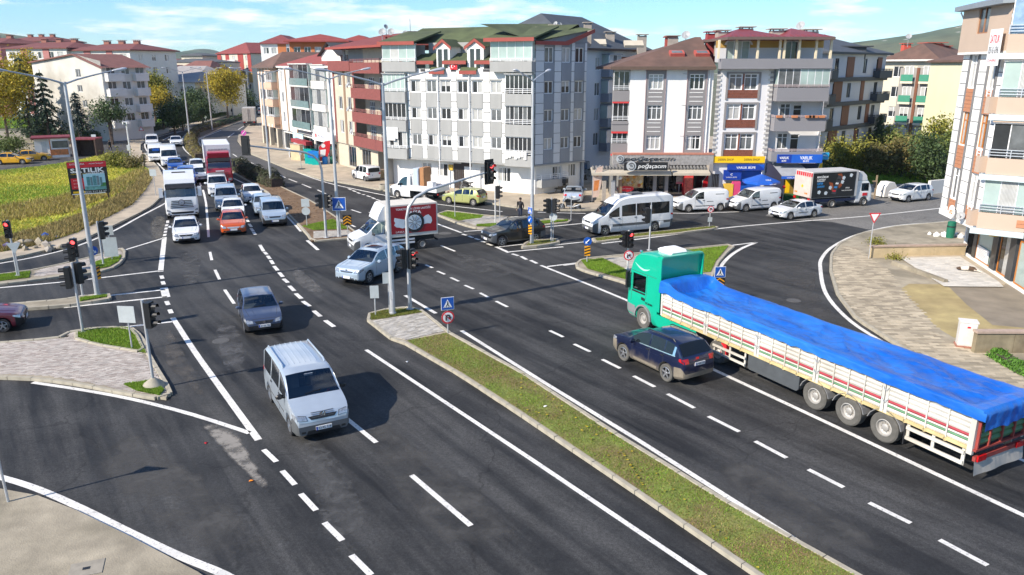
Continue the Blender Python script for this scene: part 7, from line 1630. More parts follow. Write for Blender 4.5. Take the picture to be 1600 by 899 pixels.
for s in(1,-1):
 MB().box(TX1,TX0,s*TW-.05,s*TW+.03,Z0-.09,Z0+.02).build('bottom_rail',YR,tr)
 for i in range(5):
  x1,x0=secs[i]-(.0 if i==0 else.14),secs[i+1]+.14;P=None
  rows=[(Z0+.03,.12,TWH),(Z0+.16,.065,TGRN),(Z0+.235,.06,TWH),(Z0+.305,.09,TRED)]+[(Z0+.405+k*.155,.145,TWH)for k in range(5)]
  for z,h,m_ in rows:
   o=MB().side([(0,z),(.03,z),(.055,z+h*.5),(.03,z+h),(0,z+h)],0,1);n_=MB()
   n_.add([(x0+(x1-x0)*v[1],s*(TW-.04+v[0]),v[2])for v in o.v],o.f)
   q=n_.build('side_board' if m_ is TWH else 'red_stripe' if m_ is TRED else 'green_stripe',m_,tr)
  for k in range(1,4):
   x=x0+(x1-x0)*k/4;MB().box(x-.02,x+.02,s*TW+.018-.02,s*TW+.018+.03,Z0+.02,Z1-.02).build('stake',TWH,tr)
   MB().tube([(x,s*(TW+.03),Z0+.1),(x+.05,s*(TW+.07),Z0-.02),(x+.02,s*(TW+.06),Z0-.1),(x-.05,s*(TW+.05),Z0-.08)],.014,4).build('hook',YR,tr)
  for x in([x1]if i==0 else[x1+.05,x1+.19]):MB().box(x-.055,x+.055,s*TW-.05,s*TW+.035,Z0-.06,Z1-.02).build('side_post',TWH,tr)
  if i:
   for z in(1.55,1.95):MB().tube([(x1+.0,s*(TW+.07),z),(x1+.06,s*(TW+.12),z-.08),(x1+.12,s*(TW+.12),z-.08),(x1+.2,s*(TW+.07),z)],.014,4).build('latch',GALV,tr)
 MB().box(TX1-.02,TX1+.14,s*TW-.06,s*TW+.05,Z0-.2,Z1-.02).build('side_post',TWH,tr)
 gd=MB()
 for z in(.48,.82):gd.box(-15.5,-13.62,s*1.22-.03,s*1.22+.03,z,z+.11)
 for x in(-13.66,-14.5,-15.46):gd.box(x-.05,x+.05,s*1.17-.02,s*1.17+.02,.45,1.0)
 gd.build('side_guard',TWH,tr);gd=MB()
 for z in(.45,.72):gd.box(-6.6,-4.75,s*1.22-.03,s*1.22+.03,z,z+.09)
 for x in(-4.8,-5.7,-6.55):gd.box(x-.04,x+.04,s*1.17-.02,s*1.17+.02,.4,1.0)
 gd.build('side_guard',TWH,tr)
 MB().side([(-6.75,1.0),(-6.75,.45),(-6.85,.4),(-9.2,.4),(-9.3,.5),(-9.3,1.0)],s*1.2-.25,s*1.2+.02).build('tool_box',mat('grey_tool_box',(.07,.078,.085),.55,.2,2),tr)
 for x in(-10.02,-11.45,-12.85):
  wheel(tr,x,s*1.06,.52,.36,'truck',DTYRE,s)
  fd=MB();
  for k in range(8):
   a0,a1=math.radians(15+k*19),math.radians(15+(k+1)*19);fd.add([(x+.66*math.cos(q),y,.52+.64*math.sin(q))for q in(a0,a1)for y in(s*.88,s*1.27)]+[(x+.63*math.cos(q),y,.52+.61*math.sin(q))for q in(a0,a1)for y in(s*.88,s*1.27)],[(0,1,3,2),(5,4,6,7),(1,5,7,3),(0,2,6,4)])
  fd.build('mudguard',mat('mudguard_grey',(.2,.2,.2),.6,.15,3),tr)
 MB().box(-13.6,-13.56,s*.9,s*1.25,.28,1.0).build('mud_flap',BLACK,tr)
MB().box(-5.5,-5.2,1.0,1.2,.4,1.0).build('fire_extinguisher_box',REDP,tr)
MB().tube([(-9.9,0,.52),(-13.0,0,.52)],.12,8).build('axle_beam',CHAS,tr)
TG=mat('tailgate_green',(.06,.17,.07),.6,.15,2);MAR2=mat('maroon_frame',(.3,.05,.04),.6,.15)
tg=MB()
for k in range(5):tg.side([(TX1-.03,Z0+.05+k*.2),(TX1-.075,Z0+.15+k*.2),(TX1-.03,Z0+.245+k*.2)],-TW+.12,TW-.12)
tg=tg.build('tailgate',TG,tr)
for y in(-TW+.1,-.6,0,.6,TW-.1):MB().box(TX1-.1,TX1-.02,y-.035,y+.035,Z0-.02,Z1-.1).build('tailgate_bar',MAR2,tg)
MB().box(TX1-.11,TX1-.02,-TW,TW,Z0-.08,Z0-.021).build('tailgate_sill',MAR2,tg)
rb_=MB().box(TX1-.12,TX1-.02,-1.2,1.2,.72,.86).build('rear_bar',MAR2,tr)
for s in(1,-1):MB().box(TX1-.17,TX1-.121,s*.95-.2,s*.95+.2,.72,.9).build('tail_lamp',TAIL,tr)
fl=MB();n_=12
for i in range(n_):y0,y1=-1.22+2.44*i/n_,-1.22+2.44*(i+1)/n_;fl.quad((TX1-.16-.02*math.sin(i),y0,.28),(TX1-.16-.02*math.sin(i+1),y1,.28),(TX1-.1,y1,.72),(TX1-.1,y0,.72))
fl.build('mud_flap',mat('pale_mud_flap',(.4,.37,.33),.8,.15,2),tr)
from mathutils import noise as NZ
tp=MB();nx,nt,nd=190,34,6;rowsV=[]
def zprof(x):
 q=TX0+.08-x
 if q<.02:return 2.3,0
 if q<.5:return 2.78,0.0
 return None,None
for i in range(nx+1):
 x=TX0+.1-(TX0-TX1+.28)*i/nx;q=TX0+.1-x
 edge=Z1+.07+(.26*max(0,1-max(q-.4,0)/1.5)**2.2)+.03*NZ.noise(Vector((x*.9,0,1)))
 row=[]
 for s in(1,):
  hang=.3+.1*NZ.noise(Vector((x*.7,2,5)))+(.25 if q<1.5 else 0)*max(0,1-q/1.5)+.06*NZ.noise(Vector((x*3,7,5)))
  for k in range(nd):f_=1-k/nd;row.append((x,TW+.085+.03*f_+.02*NZ.noise(Vector((x*2.6,k*.25,9))),edge-hang*f_))
 for k in range(nt+1):
  y=TW+.07-(2*TW+.14)*k/nt;u=y/TW
  inner=Z1+.06-(.15+.12*max(0,1-q/4))*(1-abs(u)**2.4)
  if q<.5:z=edge+.06*(1-u*u)+.02*NZ.noise(Vector((x*3,y*2,0)))
  else:
   blend=min(1,(q-.5)/.16);bl2=abs(u)**8
   z=(edge+.05)*(1-blend)+blend*(inner*(1-bl2)+edge*bl2)
  fold=NZ.noise(Vector((x*.55+y*.9,y*1.3-x*.25,4)))*.11+NZ.noise(Vector((x*1.3-y*1.6,y*2.6,8)))*.05+NZ.noise(Vector((x*3.4+y*4,y*5-x*2,2)))*.03+(1-abs(NZ.noise(Vector((x*1.9-y*2.6,y*1.9,33)))))**8*.05
  ridge=(1-abs(NZ.noise(Vector((x*.8+y*1.1,y*.8,21)))))**6*.12
  z+=.75*(fold+ridge)*(1-abs(u)**5)*(1 if q>.7 else.25)
  eb=max(0,min(1,(q-(TX0-TX1)+.35)/.35));eb=eb*eb*(3-2*eb);z=z*(1-eb)+(edge+.02+fold*.4)*eb
  row.append((x,y,z))
 for k in range(nd):f_=(k+1)/nd;row.append((x,-TW-.085-.03*f_+.03*NZ.noise(Vector((x*2.6,k*.25,19))),edge-.4*f_))
 ys=1-.06*max(0,min(1,(2.2-q)/1.7));row=[(p[0],p[1]*ys if p[1]<0 else p[1],p[2])for p in row]
 rowsV.append(row)
def flap(row,dx,drop,n=6):
 out=[]
 for j in range(1,n+1):
  out.append([(p[0]+dx*(1+.5*NZ.noise(Vector((p[1]*4,j*.4,3)))),p[1],p[2]-(drop+.12*NZ.noise(Vector((p[1]*2.2,0,3))))*j/n if nd<=k_<=nd+nt else p[2])for k_,p in enumerate(row)])
 return out
allr=flap(rowsV[0],.05,.6)[::-1]+rowsV+flap(rowsV[-1],-.1,.62)
w_=len(allr[0]);tp.v=[p for r_ in allr for p in r_]
tp.f=[[i*w_+k,i*w_+k+1,(i+1)*w_+k+1,(i+1)*w_+k]for i in range(len(allr)-1)for k in range(w_-1)];tp.m=[0]*len(tp.f)
TARP=mat('blue_tarpaulin',(.006,.1,.46),.32,.2,1.6,.9,6,spec=.6,tint=(.02,.16,.56),stretch=(.5,1.4,1))  # paler tint paints glossy streaks into the cloth, along with faded ones
W0=Matrix.Translation(org)@Matrix.Rotation(hdg,4,'Z')
o=tp.build('tarpaulin',TARP,None,W0,60,fixn=False);tag(o,'wrinkled bright blue tarpaulin covering the load of the long trailer','tarpaulin')
so=MB();
for i in range(nt):y0,y1=TW-2*TW*i/nt,TW-2*TW*(i+1)/nt;so.quad((TX1-.25,y0,1.98),(TX1-.25,y1,1.98),(TX1-.22,y1,2.05),(TX1-.22,y0,2.05))
so.build('strap',mat('grey_strap',(.12,.12,.13),.8),o)
# people, motorcycles, dog
def skin_mesh(name,P,E,Rd,mats,classify,sub=1,root=0):
 me=bpy.data.meshes.new(name);me.from_pydata(P,E,[]);o=bpy.data.objects.new(name,me);C.objects.link(o)
 m=o.modifiers.new('s','SKIN');m.use_smooth_shade=True;sv=me.skin_vertices[0].data
 for i,r_ in enumerate(Rd):sv[i].radius=(r_,r_)if not isinstance(r_,tuple)else r_
 sv[root].use_root=True
 o.modifiers.new('b','SUBSURF').levels=sub
 dg=bpy.context.evaluated_depsgraph_get();dg.update();out=bpy.data.meshes.new_from_object(o.evaluated_get(dg));bpy.data.objects.remove(o)
 out.name=name;out.materials.clear()
 for q in mats:out.materials.append(q)
 for p in out.polygons:p.material_index=classify(p.center);p.use_smooth=True
 return out
SKIN=mat('skin_tone',(.5,.3,.2),.6,.06);HAIRM=mat('dark_hair',(.025,.018,.014),.7,.2)
def person(label,loc,rz,jacket,trousers,stride=.0,arm=.1):
 t=thing('person',label,'person',loc,rz)
 J={};P=[];E=[];Rd=[]
 def v(n,p,r_,par=None):
  J[n]=len(P);P.append(p);Rd.append(r_)
  if par is not None:E.append((J[par],J[n]))
 v('pelvis',(0,0,.95),(.15,.12));v('waist',(0,0,1.1),(.15,.12),'pelvis');v('chest',(.01,0,1.32),(.18,.14),'waist');v('neckb',(.0,0,1.47),.09,'chest');v('neck',(.01,0,1.53),.058,'neckb');v('head',(.03,0,1.63),(.085,.095),'neck');v('crown',(.02,0,1.72),(.07,.075),'head')
 for s,k in((1,stride),(-1,-stride)):
  n=str(s);v('hip'+n,(0,.1*s,.88),.1,'pelvis');v('knee'+n,(k*.5+.02,.1*s,.5),.066,'hip'+n);v('ankle'+n,(k*.9-.03,.1*s,.1),.045,'knee'+n);v('foot'+n,(k*.9+.13,.11*s,.045),.042,'ankle'+n)
  v('sh'+n,(0,.2*s,1.41),.075,'chest');v('elbow'+n,(-k*.35-.03,.26*s,1.13),.052,'sh'+n);v('wrist'+n,(-k*.6+arm,.25*s,.9),.034,'elbow'+n);v('palm'+n,(-k*.65+arm+.02,.25*s,.83),(.035,.02),'wrist'+n)
  for fi,(dx,dz)in enumerate(((.03,-.085),(.012,-.095),(-.008,-.09),(-.026,-.075))):v('f%d'%fi+n,(P[J['palm'+n]][0]+dx,.25*s,.83+dz),.009,'palm'+n)
  v('th'+n,(P[J['palm'+n]][0]+.05,.24*s,.79),.01,'palm'+n)
 def cl(c):
  if c.z<.09:return 3
  if c.z<.93 and abs(c.y)<.215:return 1
  if c.z>1.5:return 2
  if c.z<.885 and abs(c.y)>.2:return 2
  return 0
 b=ob('body',skin_mesh('body',P,E,Rd,[jacket,trousers,SKIN,BLACK],cl),t)
 MB().lathe([(.09,1.62),(.112,1.68),(.1,1.76),(.06,1.8),(.01,1.81)],12,'Z',(.0,0,0)).build('hair',HAIRM,t,None,60)
 fc=MB()
 for s in(1,-1):fc.cbox((.115,.035*s,1.655),(.012,.022,.01))
 fc.build('eye',BLACK,t);MB().add([(.11,-.015,1.6),(.11,.015,1.6),(.14,0,1.605),(.115,0,1.65)],[(0,2,3),(2,1,3),(0,1,2)]).build('nose',SKIN,t);MB().cbox((.112,0,1.572),(.01,.045,.01)).build('mouth',mat('lip',(.3,.1,.08),.6),t)
 MB().lathe([(.12,1.44),(.085,1.5),(.075,1.53)],12).build('collar',jacket,t);return t
JKB=mat('black_jacket',(.015,.015,.018),.8,.2);JKO=mat('olive_jacket',(.11,.1,.07),.9,.2);TRD=mat('dark_trousers',(.02,.02,.025),.9,.2);TRB=mat('blue_jeans',(.04,.055,.1),.9,.2)
person('person in black jacket and jeans standing on the paved island behind the black off-roader',G(813,344,.12),-2.0,JKB,TRB,.05)
person('person in olive jacket walking along the left pavement beside the bend',G(226,260,.12),-1.7,JKO,TRD,.25)
person('person in dark clothes walking across the side road near the billboard',G(173,238),-.6,JKB,TRD,.3)
person('person in dark clothes on the pavement at the top of the avenue',G(363,180,.12),1.0,JKB,TRD,.2)
def motorbike(label,loc,rz,paint,scooter=False,box=None):
 t=thing('motorcycle',label,'motorcycle',loc,rz)
 for x in(.68,-.68):wheel(t,x,0,.3,.13,'multi',None,1)
 MB().tube([(.68,.07,.3),(.45,.07,.95)],.03,6).tube([(.68,-.07,.3),(.45,-.07,.95)],.03,6).build('fork',GALV,t)
 MB().tube([(.4,-.36,1.03),(.47,-.1,.98),(.47,.1,.98),(.4,.36,1.03)],.018,6).build('handlebar',BLACK,t);MB().lathe([(.01,.09),(.1,.06),(.12,-.02),(.05,-.1)],12,'X',(.55,0,.85)).build('headlight',LAMP,t)
 if not scooter:
  MB().side([(.42,.9),(.2,1.0),(-.1,.92),(-.2,.78),(.1,.7),(.4,.75)],-.14,.14).build('fuel_tank',paint,t);MB().side([(-.1,.88),(-.6,.92),(-.85,1.0),(-.85,.9),(-.5,.78),(-.15,.76)],-.13,.13).build('saddle',BLACK,t);MB().side([(.35,.7),(.3,.35),(-.2,.32),(-.35,.6),(-.1,.72)],-.16,.16).build('engine',CHAS,t);MB().tube([(.2,.17,.4),(-.4,.2,.38),(-.85,.22,.55)],.05,8).build('exhaust',GALV,t)
 else:
  MB().side([(.5,1.0),(.55,.6),(.35,.3),(-.3,.28),(-.35,.36),(.25,.38),(.4,.9)],-.18,.18).build('front_shield',paint,t);MB().side([(-.2,.36),(-.15,.72),(-.75,.8),(-.95,.7),(-.9,.4)],-.17,.17).build('rear_body',paint,t);MB().side([(-.1,.73),(-.15,.84),(-.8,.88),(-.85,.81)],-.14,.14).build('saddle',BLACK,t)
 for s in(1,-1):MB().cbox((.36,s*.34,1.2),(.03,.12,.08)).tube([(.4,s*.3,1.03),(.36,s*.34,1.18)],.01,4).build('mirror',BLACK,t)
 MB().tube([(0,.1,.35),(.05,.28,.02)],.02,5).build('side_stand',BLACK,t)
 if box:MB().cbox((-.8,0,1.12),(.42,.45,.4)).build('top_box',box,t)
 return t
motorbike('black motorcycle standing at the kerb beside the silver saloon',G(890,329,.0),PI*.96,P_BLACK)
motorbike('black scooter with top box against the side wall of the corner block',G(871,300,.12),2.6,P_BLACK,True,BLACK)
motorbike('dark motorcycle beside the entrance of the white and grey block',G(729,299,.12),2.4,P_BLACK)
motorbike('orange delivery scooter parked before the bakery terrace',G(990,326,.12),2.9,P_ORANGE,True,WHITE)
t=thing('dog','white and brown dog asleep on the pale tiled apron','dog',G(1516,424,.22),math.radians(150))
Pd=[(0,0,.15),(.18,.0,.17),(.38,.02,.15),(.5,.04,.12),(.62,.02,.1),(.75,-.03,.07),(-.2,0,.15),(-.36,.02,.14),(-.5,.1,.05),(-.62,.22,.04),(.34,-.16,.08),(.4,-.33,.05),(.5,-.45,.04),(.28,-.2,.06),(.2,-.36,.04),(.28,-.48,.035),(-.3,-.16,.1),(-.12,-.3,.06),(-.28,-.46,.04),(-.2,-.52,.035),(-.36,-.15,.07),(-.28,-.34,.05),(-.46,-.46,.035),(-.4,-.54,.03),(.6,.1,.14),(.55,-.06,.19)]
Ed=[(0,1),(1,2),(2,3),(3,4),(4,5),(0,6),(6,7),(7,8),(8,9),(2,10),(10,11),(11,12),(2,13),(13,14),(14,15),(7,16),(16,17),(17,18),(18,19),(7,20),(20,21),(21,22),(22,23),(4,24),(4,25)]
Rr=[.15,.16,.14,.1,.095,.05,.13,.12,.035,.02,.065,.05,.045,.065,.05,.045,.09,.06,.045,.04,.085,.06,.045,.04,.03,.03]
FW,FB=mat('white_fur',(.6,.55,.48),.95,.12,12),mat('brown_black_fur',(.09,.055,.035),.95,.3,10)
ob('body',skin_mesh('body',Pd,Ed,Rr,[FW,FB],lambda c:1 if(c.x>.45 or(-.28<c.x<.08 and c.z>.1))else 0),t)
MB().lathe([(.02,0),(.015,.02)],8,'X',(.78,-.035,.075)).build('nose',BLACK,t)
# street furniture
CYAW=lambda p:math.atan2(-p.x,p.y)if False else math.atan2(p.x,-p.y)
RD=math.atan2(G(1180,899).y-G(640,540).y,G(1180,899).x-G(640,540).x)
RP=RD+PI/2
GALP=mat('galvanised_pole',(.5,.51,.52),.45,.1,3,metal=.35)
LAMPH=mat('lamp_head_grey',(.55,.56,.58),.4,.06,metal=.3)
def street_lamp(label,px,ang,h=11.0,L=2.45,arms=2,rise=.62,group='double street lamps'):
 p=G(*px);t=thing('street_lamp',label,'street lamp',(p.x,p.y,.1),0,group)
 MB().tube([(0,0,0),(0,0,.1)],.17,12).tube([(0,0,.1),(0,0,h*.5),(0,0,h)],[.13,.105,.07],12).build('pole',GALP,t,None,40)
 for k in range(arms):
  a=ang+PI*k;c,s=math.cos(a),math.sin(a);P=[(c*L*q,s*L*q,h-.1+rise*q**.8)for q in(0,.25,.6,1)]
  MB().tube(P,[.05,.045,.04,.035],8).build('arm',GALP,t,None,40)
  M=Matrix.Translation(P[-1])@Matrix.Rotation(a,4,'Z')@Matrix.Rotation(-.14,4,'Y')
  k_=MB().lathe([(.01,-.35),(.08,-.3),(.13,-.05),(.16,.25),(.12,.42),(.01,.46)],12,'X');k_.v=[(x+.3,y,z*.55 if z>0 else z*.3)for x,y,z in k_.v]
  hd=k_.build('lamp_head',LAMPH,t,M,60);MB().box(.2,.62,-.09,.09,-.065,-.045).build('lens',mat('lamp_glass',(.6,.62,.62),.2),hd)
 MB().cbox((.0,-.13,1.0),(.14,.03,.4)).build('service_door',GALP,t);return t
street_lamp('double street lamp on the narrow island at the left, beside the red traffic light',(153,465),RP+.35)
street_lamp('double street lamp at the nose of the near grass median',(614,494),RP)
street_lamp('double street lamp at the end of the soil median, above the crossing sign',(530,372),RP+.1)
street_lamp('double street lamp standing in the median beside the hedge end',(424,293),RP+.15)
street_lamp('double street lamp on the narrow island beside the black off-roader',(831,384),RP+.6,10.9)
for i,(u,v)in enumerate(((297,220),(332,204),(365,182),(391,172))):
 street_lamp(('street lamp at the bend where the median hedge begins','street lamp second from the bend on the far median','street lamp in front of the yellow plane tree','street lamp furthest up the avenue')[i],(u,v),RP+.2,11)
RLED=mat('red_signal_light',(1.0,.05,.05),.3,emit=3.0);OFFL=mat('unlit_signal_lens',(.03,.03,.03),.25,.2)
SIGB=mat('signal_black',(.012,.012,.013),.45,.1)
_sg={}
def signal_head(parent,x,y,z,yaw,lit=None,n=3,plate_=False):
 """three-lens head; local -y faces the driver"""
 if 'h' not in _sg:
  b=MB().box(-.17,.17,-.1,.12,0,.98);b.box(-.15,.15,.121,.14,.04,.94);_sg['h']=b.mesh('signal_head',SIGB)
  v=MB()
  for j in range(7):a0,a1=math.radians(-20+j*31.4),math.radians(-20+(j+1)*31.4);v.add([(.135*math.cos(a0),-.1,.135*math.sin(a0)),(.135*math.cos(a1),-.1,.135*math.sin(a1)),(.12*math.cos(a1),-.33,.12*math.sin(a1)),(.12*math.cos(a0),-.33,.12*math.sin(a0))],[(0,1,2,3)])
  _sg['v']=v.mesh('visor',SIGB,fixn=False);_sg['r']=MB().lathe([(.11,-.125),(.11,-.1)],14,'Y').mesh('lens',RLED);_sg['o']=MB().lathe([(.11,-.118),(.11,-.1)],14,'Y').mesh('lens',OFFL)
  _sg['p']=MB().box(-.3,.3,.09,.115,-.15,1.13).mesh('backing_plate',SIGB)
 o=ob('signal_head',_sg['h'],parent,T(x,y,z,yaw))
 for k in range(3):
  ob('lens',_sg['r' if(lit and k==2)else 'o'],o,T(0,0,.17+k*.32));ob('visor',_sg['v'],o,T(0,0,.17+k*.32))
 if plate_:ob('backing_plate',_sg['p'],o)
 return o
def traffic_light(label,px,vtop,heads,r=.055,cone=False,z0=.12,pale=False):
 p=G(*px);t=thing('traffic_light',label,'traffic light',(p.x,p.y,z0),0,'traffic lights at the junction');h=zat(p,vtop)-z0
 m=mat('white_pole',(.6,.6,.58),.5,.08,2)if pale else GALP
 MB().tube([(0,0,0),(0,0,h)],r,10).build('pole',m,t,None,40)
 MB().lathe([(.16,0),(.16,.03),(.06,.05)]if not cone else[(.42,-.02),(.36,.12),(.12,.3),(.07,.34)],14).build('base',m if not cone else KERB,t,None,40)
 for dz,yaw,lit in heads:
  d=.24;signal_head(t,d*math.sin(yaw),-d*math.cos(yaw),h-dz,yaw,lit)
 return t
traffic_light('red traffic light at the far left on the grassy island end',(28,434),344,((1.0,.3,True),))
t=traffic_light('red traffic light on the narrow left island, nearest the street lamp',(130,466),371,((1.0,.35,True),(1.25,-1.25,False)))
t=traffic_light('traffic light seen from behind at the tip of the green triangle',(130,523),411,((1.15,-1.3,False),(1.0,2.6,False)))
t=traffic_light('dark traffic light on the upper left island beside the sign backs',(162,416),346,((1.0,1.9,False),(1.15,3.0,False)))
traffic_light('traffic light on a concrete cone at the tip of the paved island',(241,608),469,((1.05,1.45,False),),cone=True)
traffic_light('traffic light on the far paved island facing right',(774,352),290,((1.0,1.3,False),),pale=True)
traffic_light('traffic light with heads on both sides on the small island by the black off-roader',(861,381),309,((1.05,1.2,False),(1.05,-1.3,False)))
traffic_light('red traffic light with no-right-turn sign behind the green lorry cab',(980,424),360,((1.0,.25,True),(1.0,-1.2,False)),pale=True)
traffic_light('plain pole with dark traffic light behind the green lorry cab',(1014,394),321,((1.15,-1.4,False),))
def mast(label,px,ang,hv,L,low,end_yaw,lit):
 p=G(*px);t=thing('traffic_light',label,'traffic light',(p.x,p.y,.12),0,'traffic lights at the junction');c,s=math.cos(ang),math.sin(ang)
 P=[(0,0,0),(0,0,2),(0,0,hv),(c*.12,s*.12,hv+.55),(c*.5,s*.5,hv+1.0),(c*1.2,s*1.2,hv+1.3),(c*L*.6,s*L*.6,hv+1.6),(c*L,s*L,hv+1.95)]
 MB().tube(P,[.1,.09,.08,.078,.075,.07,.06,.05],12).build('curved_mast',GALP,t,None,50);MB().lathe([(.2,0),(.2,.03),(.1,.05)],12).build('base',GALP,t)
 signal_head(t,c*L+.1*math.sin(end_yaw),s*L-.1*math.cos(end_yaw),hv+1.45,end_yaw,lit,plate_=True)
 for z,yaw,l_ in low:signal_head(t,.26*math.sin(yaw),-.26*math.cos(yaw),z,yaw,l_)
 return t
mast('curved traffic light mast at the near median reaching over the right carriageway',(641,487),RP if math.cos(RP)>0 else RP+PI,4.6,4.7,((2.15,.9,True),(2.15,-1.2,False)),.75,True)
mast('curved traffic light mast at the soil median reaching over the queue',(510,374),RP+PI if math.cos(RP)>0 else RP,4.8,5.0,((2.15,1.3,False),(2.15,-1.3,False)),3.0,False)
# road signs
SBLUE=mat('sign_blue',(.01,.09,.42),.4,.05);SRED=mat('sign_red',(.6,.015,.03),.4,.05);SWHT=mat('sign_white',(.78,.78,.78),.4,.04);SBK=mat('sign_black',(.015,.015,.015),.5);SYEL=mat('sign_amber',(.85,.36,.01),.4,.05);SBACK=mat('sign_back_grey',(.52,.56,.56),.45,.1,3,metal=.25);PINK=mat('sign_magenta',(.55,.08,.35),.5)
def flat(t,pts,y,m,name,th=.004):return MB().side([(a,b)for a,b in pts],y,y+th).build(name,m,t)
def circ(r,n=22,cx=0,cz=0,a0=0,a1=2*PI):return[(cx+r*math.cos(a0+(a1-a0)*i/n),cz+r*math.sin(a0+(a1-a0)*i/n))for i in range(n)]
def rect(x0,x1,z0,z1):return[(x0,z0),(x1,z0),(x1,z1),(x0,z1)]
def plate_sign(post,kind,z,w,yaw,off=.05):
 """one plate with its symbol; local -y is the face"""
 M=Matrix.Translation((0,0,z))@Matrix.Rotation(yaw,4,'Z')@Matrix.Translation((0,-off,0));a=w/2
 def base(pts,m,nm='plate'):
  o=MB().side(pts,-.012,.006).build(nm,m,post,M);MB().side(pts,.007,.014).build('plate_back',SBACK,o);return o
 if kind=='crossing':
  o=base(rect(-a,a,-a,a),SWHT);flat(o,rect(-a*.93,a*.93,-a*.93,a*.93),-.017,SBLUE,'blue_field');flat(o,[(-a*.68,-a*.62),(a*.68,-a*.62),(0,a*.68)],-.022,SWHT,'white_triangle')
  flat(o,circ(a*.1,10,.0,a*.26),-.027,SBK,'pedestrian_head');flat(o,[(-a*.08,a*.14),(a*.12,a*.14),(a*.1,-a*.12),(a*.3,-a*.46),(a*.2,-a*.48),(0,-a*.2),(-a*.22,-a*.48),(-a*.32,-a*.46),(-a*.1,-a*.1)],-.027,SBK,'pedestrian_figure')
  for k in range(4):flat(o,rect(-a*.5+k*a*.27,-a*.4+k*a*.27,-a*.6,-a*.5),-.0265,SBK,'stripe')
 elif kind in('no_u_turn','no_right_turn'):
  o=base(circ(a),SRED);flat(o,circ(a*.78),-.017,SWHT,'white_disc');b=MB()
  if kind=='no_u_turn':b.tube([(-a*.3,-.024,-a*.45),(-a*.3,-.024,a*.15),(-a*.15,-.024,a*.36),(a*.15,-.024,a*.36),(a*.3,-.024,a*.15),(a*.3,-.024,-a*.1)],a*.11,6);b.side([(a*.05,-a*.05),(a*.55,-a*.05),(a*.3,-a*.42)],-.026,-.02)
  else:b.tube([(-a*.3,-.024,-a*.45),(-a*.3,-.024,a*.05),(a*.1,-.024,a*.08)],a*.12,6);b.side([(a*.05,-a*.17),(a*.05,a*.33),(a*.5,a*.08)],-.026,-.02)
  b.build('arrow',SBK,o);MB().side([(-a*.55,a*.45),(-a*.45,a*.55),(a*.55,-a*.45),(a*.45,-a*.55)],-.03,-.025).build('slash',SRED,o)
 elif kind=='yield':
  o=base([(-a,a*.86),(0,-a*.86),(a,a*.86)],SRED);flat(o,[(-a*.68,a*.68),(0,-a*.52),(a*.68,a*.68)],-.017,SWHT,'white_triangle')
 elif kind in('keep','keep_r'):
  o=base(circ(a),SBLUE);s=-1 if kind=='keep' else 1;b=MB().tube([(-s*a*.4,-.02,a*.4),(s*a*.3,-.02,-a*.3)],a*.12,6);b.side([(s*a*.55,-a*.55),(s*a*.5,a*.05),(-s*a*.05,-a*.5)][::s],-.022,-.016);b.build('arrow',SWHT,o)
 elif kind=='chevron':
  o=base(rect(-a,a,-a*1.2,a*1.2),SBK)
  for k in range(3):z0=-a*.9+k*a*.72;flat(o,[(-a*.9,z0-a*.25),(0,z0+a*.35),(a*.9,z0-a*.25),(a*.9,z0+a*.08),(0,z0+a*.68),(-a*.9,z0+a*.08)]if z0+a*.68<a*1.2 else[(-a*.9,z0-a*.25),(0,z0+a*.35),(a*.9,z0-a*.25),(a*.9,z0+a*.0),(0,z0+a*.58),(-a*.9,z0)],-.017,SYEL,'chevron')
 elif kind=='hazard':
  o=base(rect(-a,a,-a*1.7,a*1.7),SYEL)
  for k in range(3):z0=-a*1.5+k*a*1.05;flat(o,[(-a,z0),(-a*.999,z0+a*.45),(a,z0+a*1.0),(a,z0+a*.55)],-.017,SBK,'stripe')
 elif kind=='back':o=MB().side(rect(-a,a,-a,a),-.012,.006).build('sign_back',SBACK,post,M)
 elif kind=='tall_back':o=MB().side(rect(-a,a,-a*1.5,a*1.5),-.012,.006).build('sign_back',SBACK,post,M)
 elif kind=='round_back':o=MB().side(circ(a),-.012,.006).build('sign_back',SBACK,post,M)
 elif kind=='tri_back':o=MB().side([(-a,a*.86),(0,-a*.86),(a,a*.86)],-.012,.006).build('sign_back',SBACK,post,M)
 elif kind=='warn':o=base([(-a,-a*.8),(a,-a*.8),(0,a*.9)],SRED);flat(o,[(-a*.7,-a*.62),(a*.7,-a*.62),(0,a*.58)],-.017,SWHT,'white_triangle')
 elif kind=='pink':o=base(circ(a),PINK);MB().tube([(-a*.5,-.02,-a*.5),(a*.5,-.02,a*.5)],a*.12,5).build('slash',SWHT,o)
 return o
def road_sign(label,px,plates,r=.032,z0=.12,cat='road sign',top=None):
 """plates: (kind, image row of the plate centre, width m, yaw)"""
 p=G(*px);t=thing('road_sign',label,cat,(p.x,p.y,z0));hs=[zat(p,q[1])-z0 for q in plates];H=max(hs)+.25 if not top else zat(p,top)-z0
 MB().tube([(0,0,0),(0,0,H)],r,8).build('post',GALP,t,None,40)
 for(k,v,w,yw),h in zip(plates,hs):plate_sign(t,k,h,w,yw)
 return t
def P(px,dx=0):return CYAW(G(*px))+dx
road_sign('crossing sign over no-U-turn sign on the near grass median',(700,524),(('crossing',474,.6,.35),('no_u_turn',495.5,.6,.35)))
road_sign('crossing sign on the street lamp of the soil median',(533,373),(('crossing',319,.95,.1),))
road_sign('black and orange chevron sign at the nose of the soil median',(544,372),(('chevron',344,.62,.3),))
road_sign('sign seen from behind on a short post beside the near median lamp',(587,496),(('tall_back',456,.42,.1),))
road_sign('grey sign back fixed beside the near median street lamp',(609,493),(('back',434,.55,.3),))
